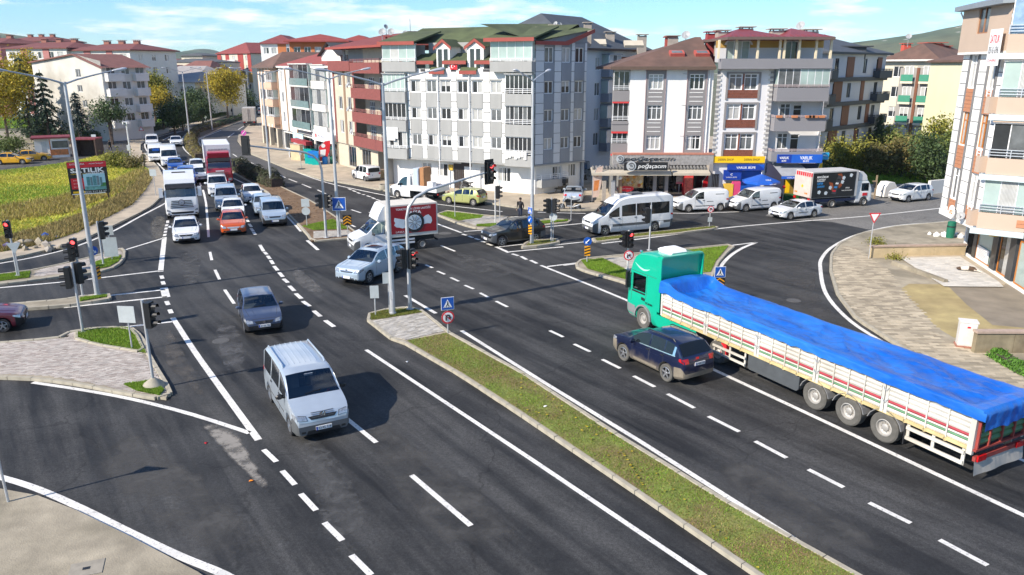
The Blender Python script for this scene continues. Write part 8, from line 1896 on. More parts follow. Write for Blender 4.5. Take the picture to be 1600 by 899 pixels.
road_sign('two sign backs, square over round, on the soil bed of the median',(480,356),(('back',317,.6,.1),('round_back',330,.62,.1)))
road_sign('tilted grey sign back on a thin post in the green triangle',(207,549),(('back',491,.74,-.1),))
road_sign('pair of large pale sign backs on the upper left island',(176,409),(('tall_back',386,.82,.25),('back',360,.6,.25)))
road_sign('triangular sign seen from behind on the grassy island end at far left',(31,435),(('tri_back',388,.75,.3),))
road_sign('square sign seen from behind on the left pavement',(244,308),(('back',270,.62,.0),))
road_sign('yield sign on a thin post at the right pavement corner',(1357,407),(('yield',341,.78,.1),))
road_sign('no-U-turn sign on the long thin median before the vans',(1108,357),(('no_u_turn',327,.5,.15),('back',343,.34,.15)))
road_sign('blue keep-left arrow over yellow hazard plate on the right island nose',(917,413),(('keep',377,.52,.1),('hazard',392,.36,.1)),top=372)
road_sign('no-right-turn sign on the red traffic light pole behind the green lorry',(981,425),(('no_right_turn',399,.62,.15),),top=402)
road_sign('crossing sign over chevron board half hidden by the long trailer',(1121,473),(('crossing',425,.58,.1),('chevron',443.5,.58,.1)))
road_sign('blue arrow and hazard plates on the lamp post beside the black off-roader',(829,385),(('keep',343,.5,-.9),('crossing',329,.45,-.9),('hazard',359,.36,-.9)),top=324)
road_sign('blue and hazard plates seen edge-on at the left street lamp',(156,464),(('hazard',427,.4,1.1),('keep_r',392,.5,1.1)),top=372)
road_sign('round sign seen from behind on the small island pole',(864,381),(('round_back',339,.55,-.2),))
road_sign('yield sign seen from behind beside the far traffic light',(781,350),(('tri_back',286,.5,-.5),),z0=.12)
road_sign('thin bare post on the far paved island by the lime hatchback',(711,342),(('back',284,.2,.2),),top=280)
road_sign('thin bare post on the far paved island in front of the silver saloon',(892,347),(('back',309,.18,.3),),top=305)
road_sign('magenta round sign on the right pavement of the avenue',(383,231),(('pink',208,.8,0),))
road_sign('warning triangle sign on the left pavement at the bend',(223,219),(('warn',201,.9,0),))
road_sign('white direction sign on a post by the lawn up the avenue',(322,192),(('back',174,.9,0),('round_back',182,.8,0)))
road_sign('yellow sign on a post behind the taxi booth hedge',(149,231),(('back',214,.7,0),))
p=G(14,789);t=thing('road_sign','grey yield sign seen from behind, cut by the left picture edge','road sign',(p.x,p.y,.1));h=zat(p,664)
MB().tube([(0,0,0),(0,0,h+.2)],.035,8).build('post',GALP,t,None,40);plate_sign(t,'tri_back',h,.75,-.2)
t.rotation_euler=(0,-.03,0)
b0,b1=G(115,316),G(172,312);t=thing('billboard','red and black for-sale billboard with white lettering and picture of towers','billboard',b0,math.atan2(b1 .y-b0 .y,b1 .x-b0 .x));Lb=(b1-b0).length
zb,zt=zat(b0,305),zat(b0,254)
for x in(.08,Lb-.08):MB().box(x-.08,x+.08,.02,.16,0,zt).build('leg',mat('brown_steel',(.1,.06,.045),.7,.2),t)
pn=MB().box(-.1,Lb+.1,-.04,.0,zb,zt).build('panel',SBK,t);hh=zt-zb;nw=Lb
Mb=lambda x,z,d=.045:Matrix.Translation((x,-d,zb+z*hh))
flat_=lambda x0,x1,z0,z1,m,nm,d=.046:MB().box(x0,x1,-d,-.041,zb+z0*hh,zb+z1*hh).build(nm,m,pn)
flat_(-.08,nw+.08,.82,.99,SRED,'red_band');flat_(.05,nw*.36,.17,.5,SRED,'red_panel');flat_(nw*.36,nw*.95,.12,.63,mat('picture_sky',(.35,.6,.7),.5,.15,.6),'picture');flat_(.0,nw*.9,.0,.025,SWHT,'white_edge');flat_(.1,nw*.36,.04,.1,YSIGN,'yellow_panel')
text('SATILIK',nw*.92,hh*.14,SWHT,pn,Mb(nw*.5,.735),'billboard_lettering',bold=.03);text('DAİRELER',nw*.5,hh*.055,SWHT,pn,Mb(nw*.7,.64),'billboard_lettering',bold=.02);text('sahibinden.com',nw*.42,hh*.035,YSIGN,pn,Mb(nw*.25,.635),'billboard_lettering')
text('SATILIK ARSA',nw*.4,hh*.05,SWHT,pn,Mb(nw*.24,.93,.05),'billboard_lettering');text('ASLAN İNŞAAT',nw*.4,hh*.05,SWHT,pn,Mb(nw*.76,.93,.05),'billboard_lettering')
for k in range(3):text('3+1 DAİRE',nw*.24,hh*.04,SWHT,pn,Mb(nw*.2,.24+k*.1,.05),'billboard_lettering')
text('0532 717 24 37',nw*.6,hh*.05,SWHT,pn,Mb(nw*.64,.065),'billboard_lettering')
for x0,x1,z1 in((.44,.53,.53),(.54,.6,.52),(.61,.7,.56),(.71,.78,.55),(.8,.86,.5)):flat_(nw*x0,nw*x1,.26,z1,mat('picture_tower_%d'%int(x0*100),(.05+.1*((x0*7)%1),.22,.25),.5,.4,9),'tower_picture',.05)
flat_(nw*.36,nw*.95,.12,.24,mat('picture_ground',(.12,.3,.3),.5,.5,5),'ground_picture',.049);flat_(nw*.8,nw*.95,.22,.33,mat('picture_green',(.05,.2,.05),.5),'tree_picture',.0495)
p=G(205,250);t=thing('camera_post','white camera pole with grey cabinet beside the left pavement','camera pole',p);MB().tube([(0,0,0),(0,0,4.6)],.1,8).build('pole',mat('white_pole',(.6,.6,.58),.5),t);MB().cbox((0,-.1,4.8),(.6,.8,.3)).build('camera_housing',SWHT,t);MB().cbox((0,-.52,4.8),(.3,.05,.2)).build('camera_lens',SBK,t);MB().cbox((.0,-.2,1.6),(.4,.25,.7)).build('control_box',GALP,t)
p=G(185,214);t=thing('advert_sign','blue and white landscape advert sign on two legs before the pale house','sign',p)
for x in(-.9,.9):MB().box(x-.08,x+.08,-.05,.05,0,3.2).build('leg',GALP,t)
pn=MB().box(-1.5,1.5,-.08,.08,2.6,4.2).build('panel',SWHT,t);MB().box(-1.4,1.4,-.09,-.081,3.3,4.1).build('picture',mat('advert_cyan',(.05,.4,.5),.4,.3,2),pn)
bn=[G(1502,541),G(1520,535)]
t=thing('cabinet','white electrical cabinet on the right pavement before the mossy yard','cabinet',G(1507,541,.12),-.35)
CABM=mat('dirty_white_cabinet',(.66,.64,.6),.6,.14,3);MB().box(-.33,.33,-.24,.24,.08,1.12).build('body',CABM,t);MB().box(-.36,.36,-.27,.27,1.121,1.18).build('lid',CABM,t);MB().box(-.31,.31,-.26,-.241,.12,1.08).build('door',CABM,t);MB().box(-.06,.06,-.275,-.261,.9,.97).build('warning_label',SRED,t);MB().box(-.38,.38,-.29,.29,-.1,.079).build('plinth',mat('broken_brick',(.35,.16,.11),.9,.3,6),t)
def lowwall(label,pxs,h,th,m,z0=.1,cap=True):
 a,b=G(*pxs[0]),G(*pxs[1]);t=thing('low_wall',label,'wall',(a.x,a.y,z0),math.atan2(b.y-a.y,b.x-a.x));L=(b-a).length
 n=max(1,int(L/1.6))
 for i in range(n):MB().box(L*i/n+.008,L*(i+1)/n-.008,0,th,0,h).build('wall_block',m,t)
 if cap:MB().box(-.03,L+.03,-.05,th+.05,h+.002,h+.1).build('coping',mat('pinkish_coping',(.4,.3,.24),.9,.2,3),t)
 return t
YW=mat('yellowed_wall',(.52,.41,.25),.9,.2,1.2)
lowwall('low yellowed yard wall left of the right-hand shops',((1359,406),(1507,403)),.7,.2,YW,.1)
lowwall('rough concrete kerb wall edging the sunken strip beside the apron',((1392,416),(1474,447)),.25,.25,CONC,.1,False)
lowwall('mossy concrete wall at the right edge behind the cabinet',((1521,556),(1640,556)),1.1,.25,mat('stained_wall',(.3,.25,.16),.95,.4,1.2,tint=(.14,.11,.07)),-.1)
lowwall('concrete ramp wall beside the hardware shop goods',((455,251),(470,253)),2.0,.5,YW,.1)
lowwall('low concrete wall behind the white small van',((590,281),(640,279)),.9,.2,YW,.1)
for i,(u,v)in enumerate(((600,296),(616,298))):
 t=thing('planter',('round concrete planter ring left of the pair by the pickup','round concrete planter ring right of the pair by the pickup')[i],'planter',G(u,v,.12));MB().lathe([(.5,0),(.52,.25),(.5,.5),(.4,.5),(.38,.2)],18).build('ring',KERB,t,None,40);MB().lathe([(.4,.42),(.01,.45)],12).build('soil',SOIL,t)
p=G(1384,308);t=thing('recycling_bin','white and grey domed recycling bin at the right street','bin',(p.x,p.y,.1),.3);MB().side([(-.75,0),(-.65,.9),(-.3,1.35),(.3,1.35),(.65,.9),(.75,0)],-.55,.55).build('body',W2,t,None);MB().box(.1,.6,-.57,-.551,.1,.7).build('poster',mat('grey_poster',(.3,.28,.32),.6,.4,6),t)
p=G(1366,311);t=thing('wooden_post','weathered wooden post beside the recycling bin','post',p);MB().box(-.06,.06,-.06,.06,0,2.2).box(-.35,.1,-.05,.05,1.6,1.7).build('post',mat('weathered_wood',(.3,.22,.14),.9,.2,3),t)
gr=thing('guard_wall','white roadside parapet at the far right behind the parked people carrier','wall',G(1452,304),math.atan2(G(1600,288).y-G(1452,304).y,G(1600,288).x-G(1452,304).x));MB().box(0,14,0,.3,0,1.3).build('parapet',W2,gr)
rb2=random.Random(3)
def heap(name,label,px,n,r,mats,cat='rubble'):
 p=G(*px);t=tag(thing(name,label,cat,(p.x,p.y,.05)))
 for i in range(n):
  x,y,q=rb2 .gauss(0,r),rb2 .gauss(0,r*.5),rb2 .uniform(.15,.38);bm=bmesh.new();bmesh.ops.create_icosphere(bm,subdivisions=1,radius=q)
  for v in bm.verts:v.co*=rb2 .uniform(.7,1.25)
  me=bpy.data.meshes.new('stone');bm.to_mesh(me);bm.free();me.materials.append(rb2 .choice(mats));ob('stone' if cat=='rubble' else 'bag',me,t,T(x,y,q*.5,i))
 return t
STN=mat('rubble_stone',(.42,.37,.31),.9,.25,3)
heap('rubble_heap','heap of pale rubble stones at the edge of the dry meadow',(36,388),26,1.4,[STN,CONC])
heap('rubbish','dark rubbish bags at the left edge beside the rubble',(8,391),7,.5,[JKB,BLACK,mat('purple_bag',(.08,.06,.2),.5)],'rubbish');heap('rubbish','crumpled blue plastic bag on the meadow edge',(79,374),3,.25,[P_BLUE],'rubbish')
heap('rubbish','white plastic sacks and rubbish under the right-hand block',(1493,372),14,.8,[WHITE,TOWEL,STN],'rubbish');t=thing('barrel','green barrel beside the white sacks under the right-hand block','barrel',G(1484,372,.1));MB().lathe([(.27,0),(.29,.5),(.27,1.15),(.2,1.2),(.01,1.2)],14).build('drum',mat('dark_green_plastic',(.01,.14,.08),.5),t,None,40);MB().lathe([(.295,.8),(.3,.84),(.295,.88)],14).build('hoop',BLACK,t)
for u,v,c_ in((852,640,WHITE),(505,800,None),(322,693,REDP),(393,752,AMBER),(636,566,WHITE)):
 if c_:p=G(u,v);z=.12 if u==852 else.012;o=MB().add([(-.07,-.03,.0),(.06,-.04,.01),(.08,.03,.0),(-.05,.05,.03),(0,0,.04)],[(0,1,4),(1,2,4),(2,3,4),(3,0,4)]).build('litter',c_,None,T(p.x,p.y,z,u));tag(o,{852:'scrap of white litter on the near grass median',322:'red scrap of litter on the left slip road',393:'orange fallen leaf on the left slip road near the dashes',636:'small white scrap on the asphalt by the near median nose'}[u],'litter')
# shop goods
def goods(name,label,cat,px,rz=0,z0=.12):p=G(*px);return thing(name,label,cat,(p.x,p.y,z0),rz)
ALU=mat('aluminium_ladder',(.6,.61,.62),.35,.08,metal=.5)
def stepladder(label,px,m,h=2.3):
 t=goods('stepladder',label,'ladder',px);t['group']='stepladders outside the hardware shop'
 for s in(1,-1):MB().tube([(s*.28,-.35,0),(s*.16,0,h)],.03,5).tube([(s*.28,.45,0),(s*.16,.05,h)],.025,5).build('rail',m,t)
 for k in range(6):f_=(k+.7)/6.6;MB().cbox((0,-.35+.35*f_,h*f_),(.5-.2*f_,.09,.04)).build('rung',m,t)
for(u,v),m_,lb in(((556,259),ALU,'white aluminium stepladder, leftmost outside the hardware shop'),((563,260),ALU,'white aluminium stepladder second from the left outside the hardware shop'),((571,261),SYEL,'orange stepladder between the white ones outside the hardware shop'),((577,262),ALU,'white aluminium stepladder rightmost outside the hardware shop')):stepladder(lb,(u,v),m_)
def feather(label,px,m,h=3.2,w=.7,lean=.0,pic=None,rz=.2):
 t=goods('feather_flag',label,'flag',px,rz);t['group']='feather flags outside the shops';MB().tube([(0,0,0),(0,0,h*.7),(w*.25+lean,0,h*.93),(w*.8+lean,0,h)],.025,5).build('pole',GALP,t)
 f_=MB().side([(.02,h*.12),(w*.75,h*.14),(w+lean*.5,h*.5),(w+lean,h*.97),(w*.3+lean,h*.93),(.03,h*.7)],-.012,.012).build('cloth',m,t)
 if pic:MB().side([(.1,h*.3),(w*.7,h*.32),(w*.85,h*.6),(.15,h*.58)],-.016,-.0125).build('print',pic,f_);MB().lathe([(w*.25,-.004),(w*.25,.004)],14,'Y',(w*.55,-.016,h*.75)).build('round_print',pic,f_)
 MB().lathe([(.22,0),(.2,.08),(.03,.1)],10).build('base',BLACK,t);return t
ORP=mat('orange_print',(.65,.22,.06),.6,.3,4);feather('pale orange feather flag at the left end of the bakery terrace',(925,318),mat('peach_cloth',(.68,.5,.4),.7,.15,2),3.3,.75,.15,ORP)
feather('white feather flag with lettering stripe between bakery and kiosk',(1108,312),SWHT,2.6,.4,.45,mat('violet_print',(.3,.2,.4),.6));feather('red flag hanging beside the right bakery column',(1096,311),REDP,2.2,.5,.3);feather('yellow and white feather flag before the blue parasol',(1203,311),mat('yellow_cloth',(.75,.6,.12),.7),2.3,.75,-.2,SWHT);feather('red feather flag outside the hardware shop',(500,258),REDP,3.0,1.0,.5,SWHT);feather('red feather flag behind the orange stepladder',(569,256),REDP,2.8,.9,.2);feather('yellow feather flag at the right corner of the kiosk',(1272,308),YSIGN,3.2,.4,.1)
t=goods('menu_board','large picture menu board with breakfast dishes on the bakery terrace','sign',(985,313),0,.4);pn=MB().box(-1.1,1.1,-.05,.05,.75,2.2).build('panel',mat('menu_backdrop',(.5,.36,.18),.5,.7,6),t)
fr=random.Random(5)
for k in range(34):x,z,r_=fr.uniform(-1.0,1.0),fr.uniform(.95,2.0),fr.uniform(.06,.17);MB().lathe([(r_,-.003),(r_,.003)],10,'Y',(x,-.056-k*.0012,z)).build('dish_picture',mat('food_%d'%(k%5),((.6,.25,.03),(.65,.5,.3),(.35,.08,.03),(.7,.42,.04),(.62,.57,.46))[k%5],.5,.2,8),pn)
text('Kahvaltı Zamanı',1.5,.18,SWHT,pn,T(0,-.11,2.08),'menu_lettering');MB().tube([(0,.0,0),(0,.0,.75)],.04,6).build('post',GALP,t)
t=goods('arrow_board','red scalloped board below the menu picture','sign',(978,315),0,.4);pn=MB().side([(-.8,.6),(-.85,.8),(-.7,.95),(-.3,1.02),(.2,1.0),(.6,.95),(.68,.75),(.5,.58),(0,.5)],-.06,0).build('panel',REDP,t);text('serpme kahvaltı',.95,.1,SWHT,pn,T(-.08,-.065,.77),'board_lettering');MB().tube([(0,0,0),(0,0,.55)],.03,6).build('post',GALP,t)
t=goods('drinks_cooler','red drinks cooler with bottle picture on the bakery terrace','cooler',(1073,311),0,.4);MB().box(-.42,.42,-.35,.35,0,2.1).build('cabinet',REDP,t);MB().box(-.36,.36,-.37,-.351,.15,1.65).build('glass_door',mat('cooler_picture',(.55,.12,.1),.2,.6,4),t);MB().box(-.36,.36,-.37,-.351,1.7,2.05).build('header',mat('cooler_header',(.7,.05,.05),.4),t)
t=goods('notice_stand','pale notice stand beside the red drinks cooler','sign',(1060,310),0,.4);MB().box(-.3,.3,-.03,.03,1.0,2.0).build('panel',mat('notice_paper',(.5,.45,.4),.6,.3,6),t);MB().box(-.03,.03,0,.03,0,.99).build('post',GALP,t);MB().box(-.3,.3,-.04,-.031,.95,1.15).build('pink_band',mat('pink_band',(.6,.2,.25),.6),t)
for k,u in enumerate((943,957,968)):
 t=goods('board_stand',('narrow upright sign board, left of the three at the bakery corner','narrow upright sign board, middle of the three at the bakery corner','slim upright board with round lamp at the bakery corner')[k],'sign',(u,318-k),.2);MB().box(-.18,.18,-.04,.04,.1,1.9).build('panel',(STN,GALP,BROWNS)[k],t);MB().box(-.25,.25,-.2,.2,0,.09).build('base',BLACK,t)
 if k==2:MB().lathe([(.01,1.9),(.15,1.98),(.18,2.1),(.12,2.24),(.01,2.28)],12).build('lamp_globe',SWHT,t,None,60)
def chair(label,px,rz,m,z0=.42):
 t=goods('chair',label,'chair',px,rz,z0);t['group']='chairs on the bakery terrace';MB().box(-.2,.2,-.2,.2,.42,.46).build('seat',m,t);MB().box(-.2,.2,.17,.21,.47,.9).build('backrest',m,t)
 for x in(-.17,.17):
  for y in(-.17,.17):MB().box(x-.02,x+.02,y-.02,y+.02,0,.419).build('leg',BLACK,t)
for k,(u,v)in enumerate(((1002,309),(1012,308),(1024,309),(1046,308))):
 chair(('dark chair at the left of the bakery terrace','dark chair second from left on the bakery terrace','dark chair third on the bakery terrace','dark chair at the right of the bakery terrace')[k],(u,v),k*1.3,DOORM)
p=G(1186,318,.12);t=thing('parasol','blue parasol with white print over the kiosk crates','parasol',p);MB().tube([(0,0,0),(0,0,2.6)],.03,6).build('pole',SWHT,t)
cn=MB();n=8;rr=1.65
for k in range(n):
 a0,a1=2*PI*k/n+.3,2*PI*(k+1)/n+.3;e0,e1=(rr*math.cos(a0),rr*math.sin(a0)),(rr*math.cos(a1),rr*math.sin(a1));cn.add([(0,0,2.62),(*e0,2.02),(*e1,2.02),(*e1,1.85),(*e0,1.85)],[(0,1,2),(1,4,3,2)])
cn.build('canopy',BLUE2,t,fixn=False);MB().lathe([(.04,2.6),(.03,2.75),(.01,2.78)],8).build('finial',SWHT,t);MB().lathe([(.28,0),(.26,.1),(.05,.12)],12).build('base',SWHT,t);text('VARLIK',.5,.12,SWHT,t,Matrix.Translation((.25,-1.2,2.24))@Matrix.Rotation(-.35,4,'X'),'print');text('VARLIK BÜFE',.7,.09,SWHT,t,T(.55,-1.58,1.93,.35),'print')
CRT=[mat('crate_yellow',(.65,.42,.05),.6,.1),mat('crate_pink',(.6,.06,.18),.6,.1),mat('crate_wood',(.4,.26,.14),.7,.2),mat('crate_white',(.7,.7,.68),.6,.1),REDP]
def crate(label,px,d,m,z0=.12,rz=0,name='crate'):
 t=goods(name,label,'crate',px,rz,z0);t['group']='crates and stands outside the shops';w,dp,h=d;MB().box(-w/2,w/2,-dp/2,dp/2,0,.04).box(-w/2,w/2,-dp/2,-dp/2+.03,.04,h).box(-w/2,w/2,dp/2-.03,dp/2,.04,h).box(-w/2,-w/2+.03,-dp/2+.03,dp/2-.03,.04,h).box(w/2-.03,w/2,-dp/2+.03,dp/2-.03,.04,h).build('box',m,t);MB().box(-w/2+.03,w/2-.03,-dp/2+.03,dp/2-.03,h*.4,h*.9).build('contents',R.choice(CRT),t);return t
crate('tall yellow display stand before the kiosk poster',(1136,315),(.8,.5,1.5),CRT[0],name='display_stand');crate('pink and white magazine rack beside the yellow stand',(1148,315),(.7,.4,1.7),CRT[1],name='display_stand')
for k,(u,v,z,m_)in enumerate(((1166,315,.12,2),(1174,315,.12,2),(1166,315,.65,3),(1174,315,.65,2),(1190,315,.12,4),(1197,315,.12,3))):
 crate(('lower wooden crate, left, under the blue parasol','lower wooden crate, right, under the blue parasol','white crate on top of the left wooden crate','wooden crate on top of the right wooden crate','red crate right of the wooden crates','white crate right of the red crate')[k],(u,v),(.5,.5,.5),CRT[m_],z)
t=goods('newspaper_stand','tall grey shelf stand with goods left of the kiosk door','shelf',(1217,312));MB().box(-.45,-.41,-.2,.2,0,2).box(.41,.45,-.2,.2,0,2).build('side_panel',GALP,t)
for k in range(5):s=MB().box(-.4,.4,-.2,.2,.2+k*.42,.23+k*.42).build('shelf',GALP,t);MB().box(-.36,.36,-.16,.16,.231+k*.42,.48+k*.42).build('goods',CRT[k],s)
t=goods('red_lamp','small red ball beacon on a post behind the right white van','beacon',(1222,320));MB().tube([(0,0,0),(0,0,1.3)],.03,6).build('post',GALP,t);MB().lathe([(.01,1.3),(.16,1.4),(.16,1.5),(.01,1.6)],12).build('ball',REDP,t,None,60)
TEALP=mat('teal_plastic',(.0,.4,.36),.4,.1);BLP=mat('blue_plastic',(.01,.2,.6),.4,.1)
for k,(u,v,z,m_)in enumerate(((483,257,.12,TEALP),(488,258,.12,TEALP),(483,257,.95,TEALP),(488,258,.95,BLP),(494,259,.12,TEALP),(494,259,.95,BLP))):
 crate(('bottom teal crate, left of the stack outside the hardware shop','bottom teal crate, middle of the stack outside the hardware shop','top teal crate, left of the stack outside the hardware shop','blue crate on the middle of the teal stack','bottom teal crate, right of the stack outside the hardware shop','blue crate on the right of the teal stack')[k],(u,v),(.8,.7,.8),m_,z)
for k,(u,v,m_)in enumerate(((508,258,BLP),(514,257,SWHT),(519,257,mat('dark_green_plastic',(.01,.14,.08),.5)))):
 t=goods('drum',('blue plastic drum right of the crates','white plastic drum between the blue and green drums','green plastic drum nearest the lamp post')[k],'drum',(u,v));MB().lathe([(.3,0),(.33,.3),(.33,.7),(.25,.9),(.01,.92)],14).build('barrel',m_,t,None,40);MB().lathe([(.12,.9),(.12,.97),(.01,.97)],10).build('lid',BLACK,t)
for k,(u,v)in enumerate(((538,258),(546,257),(532,256))):
 t=goods('wheelbarrow',('white wheelbarrow in the middle of the hardware display','white wheelbarrow nearest the ladders','white wheelbarrow nearest the red pilaster')[k],'wheelbarrow',(u,v),k);MB().add([(-.5,-.3,.6),(.4,-.3,.6),(.4,.3,.6),(-.5,.3,.6),(-.3,-.2,.3),(.25,-.2,.3),(.25,.2,.3),(-.3,.2,.3)],[(0,1,5,4),(1,2,6,5),(2,3,7,6),(3,0,4,7),(4,5,6,7)]).build('tray',SWHT,t,fixn=False);MB().tube([(.9,.28,.65),(-.6,.12,.2)],.02,5).tube([(.9,-.28,.65),(-.6,-.12,.2)],.02,5).build('handles',GALP,t);MB().lathe([(.18,-.05),(.2,0),(.18,.05)],12,'Y',(-.6,0,.2)).build('wheel',TYRE,t)
t=goods('bench','white and teal shelving with tools below the long white sign','shelf',(476,247));MB().box(-2.0,2.0,-.3,.3,.7,.75).box(-2,-1.9,-.3,.3,0,.69).box(1.9,2,-.3,.3,0,.69).build('table',SWHT,t);MB().box(-1.8,1.8,-.25,.25,.751,1.1).build('goods',TEALP,t)
t=goods('bollard_sign','short post with round dark base on the avenue pavement','post',(471,266));MB().tube([(0,0,0),(0,0,2.1)],.04,6).build('post',GALP,t);MB().lathe([(.5,0),(.45,.06),(.01,.1)],14).build('base',BLACK,t);MB().box(-.15,.15,-.02,.02,1.7,2.1).build('plate',SBACK,t)
# vegetation
V=random.Random(11)
def leafm(name,a,b,isl=.5,tr=.25):return mat(name,a,.7,.2,.8,island=isl,tint=b,trans=tr)
L_YEL=leafm('yellow_autumn_leaf',(.5,.36,.02),(.32,.28,.03));L_YG=leafm('yellow_green_leaf',(.3,.26,.02),(.13,.17,.025));L_DARK=leafm('dark_green_leaf',(.045,.08,.027),(.075,.115,.035));L_CON=leafm('cedar_needle',(.04,.07,.04),(.07,.11,.055),.4,.1);L_BLUE=leafm('blue_spruce_needle',(.03,.055,.05),(.05,.08,.075),.4,.1)
L_MID=leafm('mid_green_leaf',(.11,.155,.035),(.17,.2,.045));L_BRN=leafm('brown_green_leaf',(.2,.15,.05),(.13,.13,.035));L_OLV=leafm('olive_yellow_leaf',(.3,.27,.04),(.18,.2,.035));L_HEDGE=leafm('hedge_leaf',(.04,.085,.02),(.08,.13,.03));L_BR=leafm('bright_green_leaf',(.1,.24,.02),(.07,.17,.02))
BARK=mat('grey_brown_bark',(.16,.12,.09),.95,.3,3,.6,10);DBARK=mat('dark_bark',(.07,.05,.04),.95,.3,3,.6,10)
def leaves(blobs,n,s,droop=0.0,clump=26,rnd=V,up=.3):
 """leaf quads gathered in clumps through the volume of the blobs: uneven outline, gaps"""
 mb=MB();vol=[b[3]*b[4]*b[5]for b in blobs];tot=sum(vol)
 for b,vv in zip(blobs,vol):
  k=max(3,int(n*vv/tot/clump))
  for _ in range(k):
   d=Vector((rnd.gauss(0,1),rnd.gauss(0,1),rnd.gauss(0,1))).normalized();q=rnd.uniform(.35,1.02)**.6
   c=Vector((b[0]+d.x*b[3]*q,b[1]+d.y*b[4]*q,b[2]+d.z*b[5]*q));cs=s*rnd.uniform(1.3,3.0)
   for _ in range(int(clump*rnd.uniform(.5,1.4))):
    p=c+Vector((rnd.gauss(0,cs),rnd.gauss(0,cs),rnd.gauss(0,cs*.7)))
    nn=(d+Vector((rnd.gauss(0,.7),rnd.gauss(0,.7),rnd.gauss(up,.6)))).normalized();a=nn.orthogonal().normalized();a=(a*math.cos(1.7*p.x)+nn.cross(a)*math.sin(1.7*p.x));e=nn.cross(a);w=s*rnd.uniform(.6,1.3)
    mb.add([p-a*w*.5,p+e*w*.35-nn*w*.08,p+a*w*.6,p-e*w*.35-nn*w*.08],[(0,1,2,3)])
 return mb
def put_tree(name,label,p,h,blobs,n,s,lm,tm=None,trunk=.18,group=None,cat='tree',limbs=5,multi=1,clear=.35,lname='crown',clump=26):
 t=thing(name,label,cat,p,0,group)
 leaves(blobs,n,s,clump=clump).build(lname,lm,t,fixn=False)
 if trunk:
  mb=MB();top=max(b[2]for b in blobs)
  for k in range(multi):
   o=Vector((V.uniform(-.25,.25),V.uniform(-.2,.2),0))*(multi>1);lean=Vector((V.uniform(-1,1),V.uniform(-.6,.6),0))*(.5 if multi>1 else.12)
   mb.tube([o,o+lean*.5+Vector((0,0,top*.4)),o+lean+Vector((0,0,top*.95))],[trunk*1.25,trunk*.85,trunk*.25],8)
  t_=mb.build('trunk',tm or BARK,t,None,50);lb=MB()
  for k in range(limbs):
   b=blobs[k%len(blobs)];z0=top*V.uniform(clear,.75);lb.tube([(0,0,z0),((b[0])*.4+V.uniform(-.4,.4),b[1]*.4,z0+(b[2]-z0)*.5),(b[0]+V.uniform(-.3,.3)*b[3],b[1]+V.uniform(-.3,.3)*b[4],b[2]+b[5]*.4)],[trunk*.45,trunk*.28,trunk*.08],6)
  if limbs:lb.build('limbs',tm or BARK,t,None,50)
 return t
def round_blobs(w,z0,z1,k=7,dep=None):
 dep=dep or w;out=[(0,0,(z0+z1)/2,w*.34,dep*.34,(z1-z0)*.38)]
 for i in range(k):
  a=2*PI*i/k+V.uniform(-.3,.3);f=V.uniform(.2,.33);zz=z0+(z1-z0)*V.uniform(.22,.72)
  out.append((math.cos(a)*w*f,math.sin(a)*dep*f,zz,w*V.uniform(.17,.25),dep*V.uniform(.17,.25),(z1-z0)*V.uniform(.15,.24)))
 out.append((V.uniform(-.1,.1)*w,0,z0+(z1-z0)*.82,w*.2,dep*.2,(z1-z0)*.18));return out
def tree_px(name,label,u0,u1,v0,v1,y,lm,n=2600,s=.42,base=None,ub=None,k=7,trunk=.2,tm=None,group=None,cat='tree',multi=1,limbs=6):
 """crown from pixel box u0..u1 x v0..v1 at distance y"""
 c=depth_pt((u0+u1)/2,(v0+v1)/2,y);zt=depth_pt(u0,v0,y).z;zb=depth_pt(u0,v1,y).z;w=(u1-u0)/FPX*y
 return put_tree(name,label,Vector((c.x,y,0)),zt,round_blobs(w*1.12,max(zb,.2),zt,k),n,s,lm,tm,trunk,group,cat,limbs,multi)
def conifer(label,uc,vt,vb,wpx,y,lm,n=3000,s=.35,dense=1.0):
 p=depth_pt(uc,vb,y);zt=depth_pt(uc,vt,y).z;w=wpx/FPX*y/2;t=thing('conifer_tree',label,'tree',Vector((p.x,y,0)))
 z0=max(.6,depth_pt(uc,vb,y).z+.5);mb=MB();tiers=int(10*dense)
 for k in range(tiers):
  f_=k/tiers;z=z0+(zt-z0)*f_;r_=w*(1-f_)**.85+.25
  for j in range(max(5,int(11*(1-f_)+4))):
   a=V.uniform(0,2*PI);rr=r_*V.uniform(.65,1.08);m=int(n/tiers/11)
   for q in range(m):
    g=V.uniform(.12,1);x,yy=math.cos(a)*rr*g,math.sin(a)*rr*g;zz=z-g*g*r_*.28+V.gauss(0,.12*r_/w+.06);sp_=s*V.uniform(.6,1.3);b_=a+V.gauss(0,.8)
    dx,dy=math.cos(b_)*sp_,math.sin(b_)*sp_;mb.add([(x-dy*.22,yy+dx*.22,zz),(x+dx*.8,yy+dy*.8,zz-.22*sp_),(x+dy*.22,yy-dx*.22,zz),(x-dx*.1,yy-dy*.1,zz+.28*sp_)],[(0,1,2),(0,2,3)])
 mb.tube([(0,0,zt-1.2),(0,0,zt)],[.12,.02],5)
 mb.build('crown',lm,t,fixn=False);MB().tube([(0,0,0),(0,0,zt*.5),(0,0,zt-.6)],[.3,.18,.04],8).build('trunk',DBARK,t,None,50);return t
tree_px('plane_tree','yellow autumn tree at the left picture edge',-40,38,82,200,122,L_YEL,10000,.34)
tree_px('plane_tree','tall yellow autumn tree rising behind the dark cedar',22,66,74,150,150,L_YEL,5500,.34)
conifer('large dark cedar, taller of the two before the pale house',48,84,204,70,131,L_CON,5200,.6,1.3)
conifer('drooping cedar with paler needles left of the pale house',77,108,208,62,124,L_CON,4600,.55,1.2)
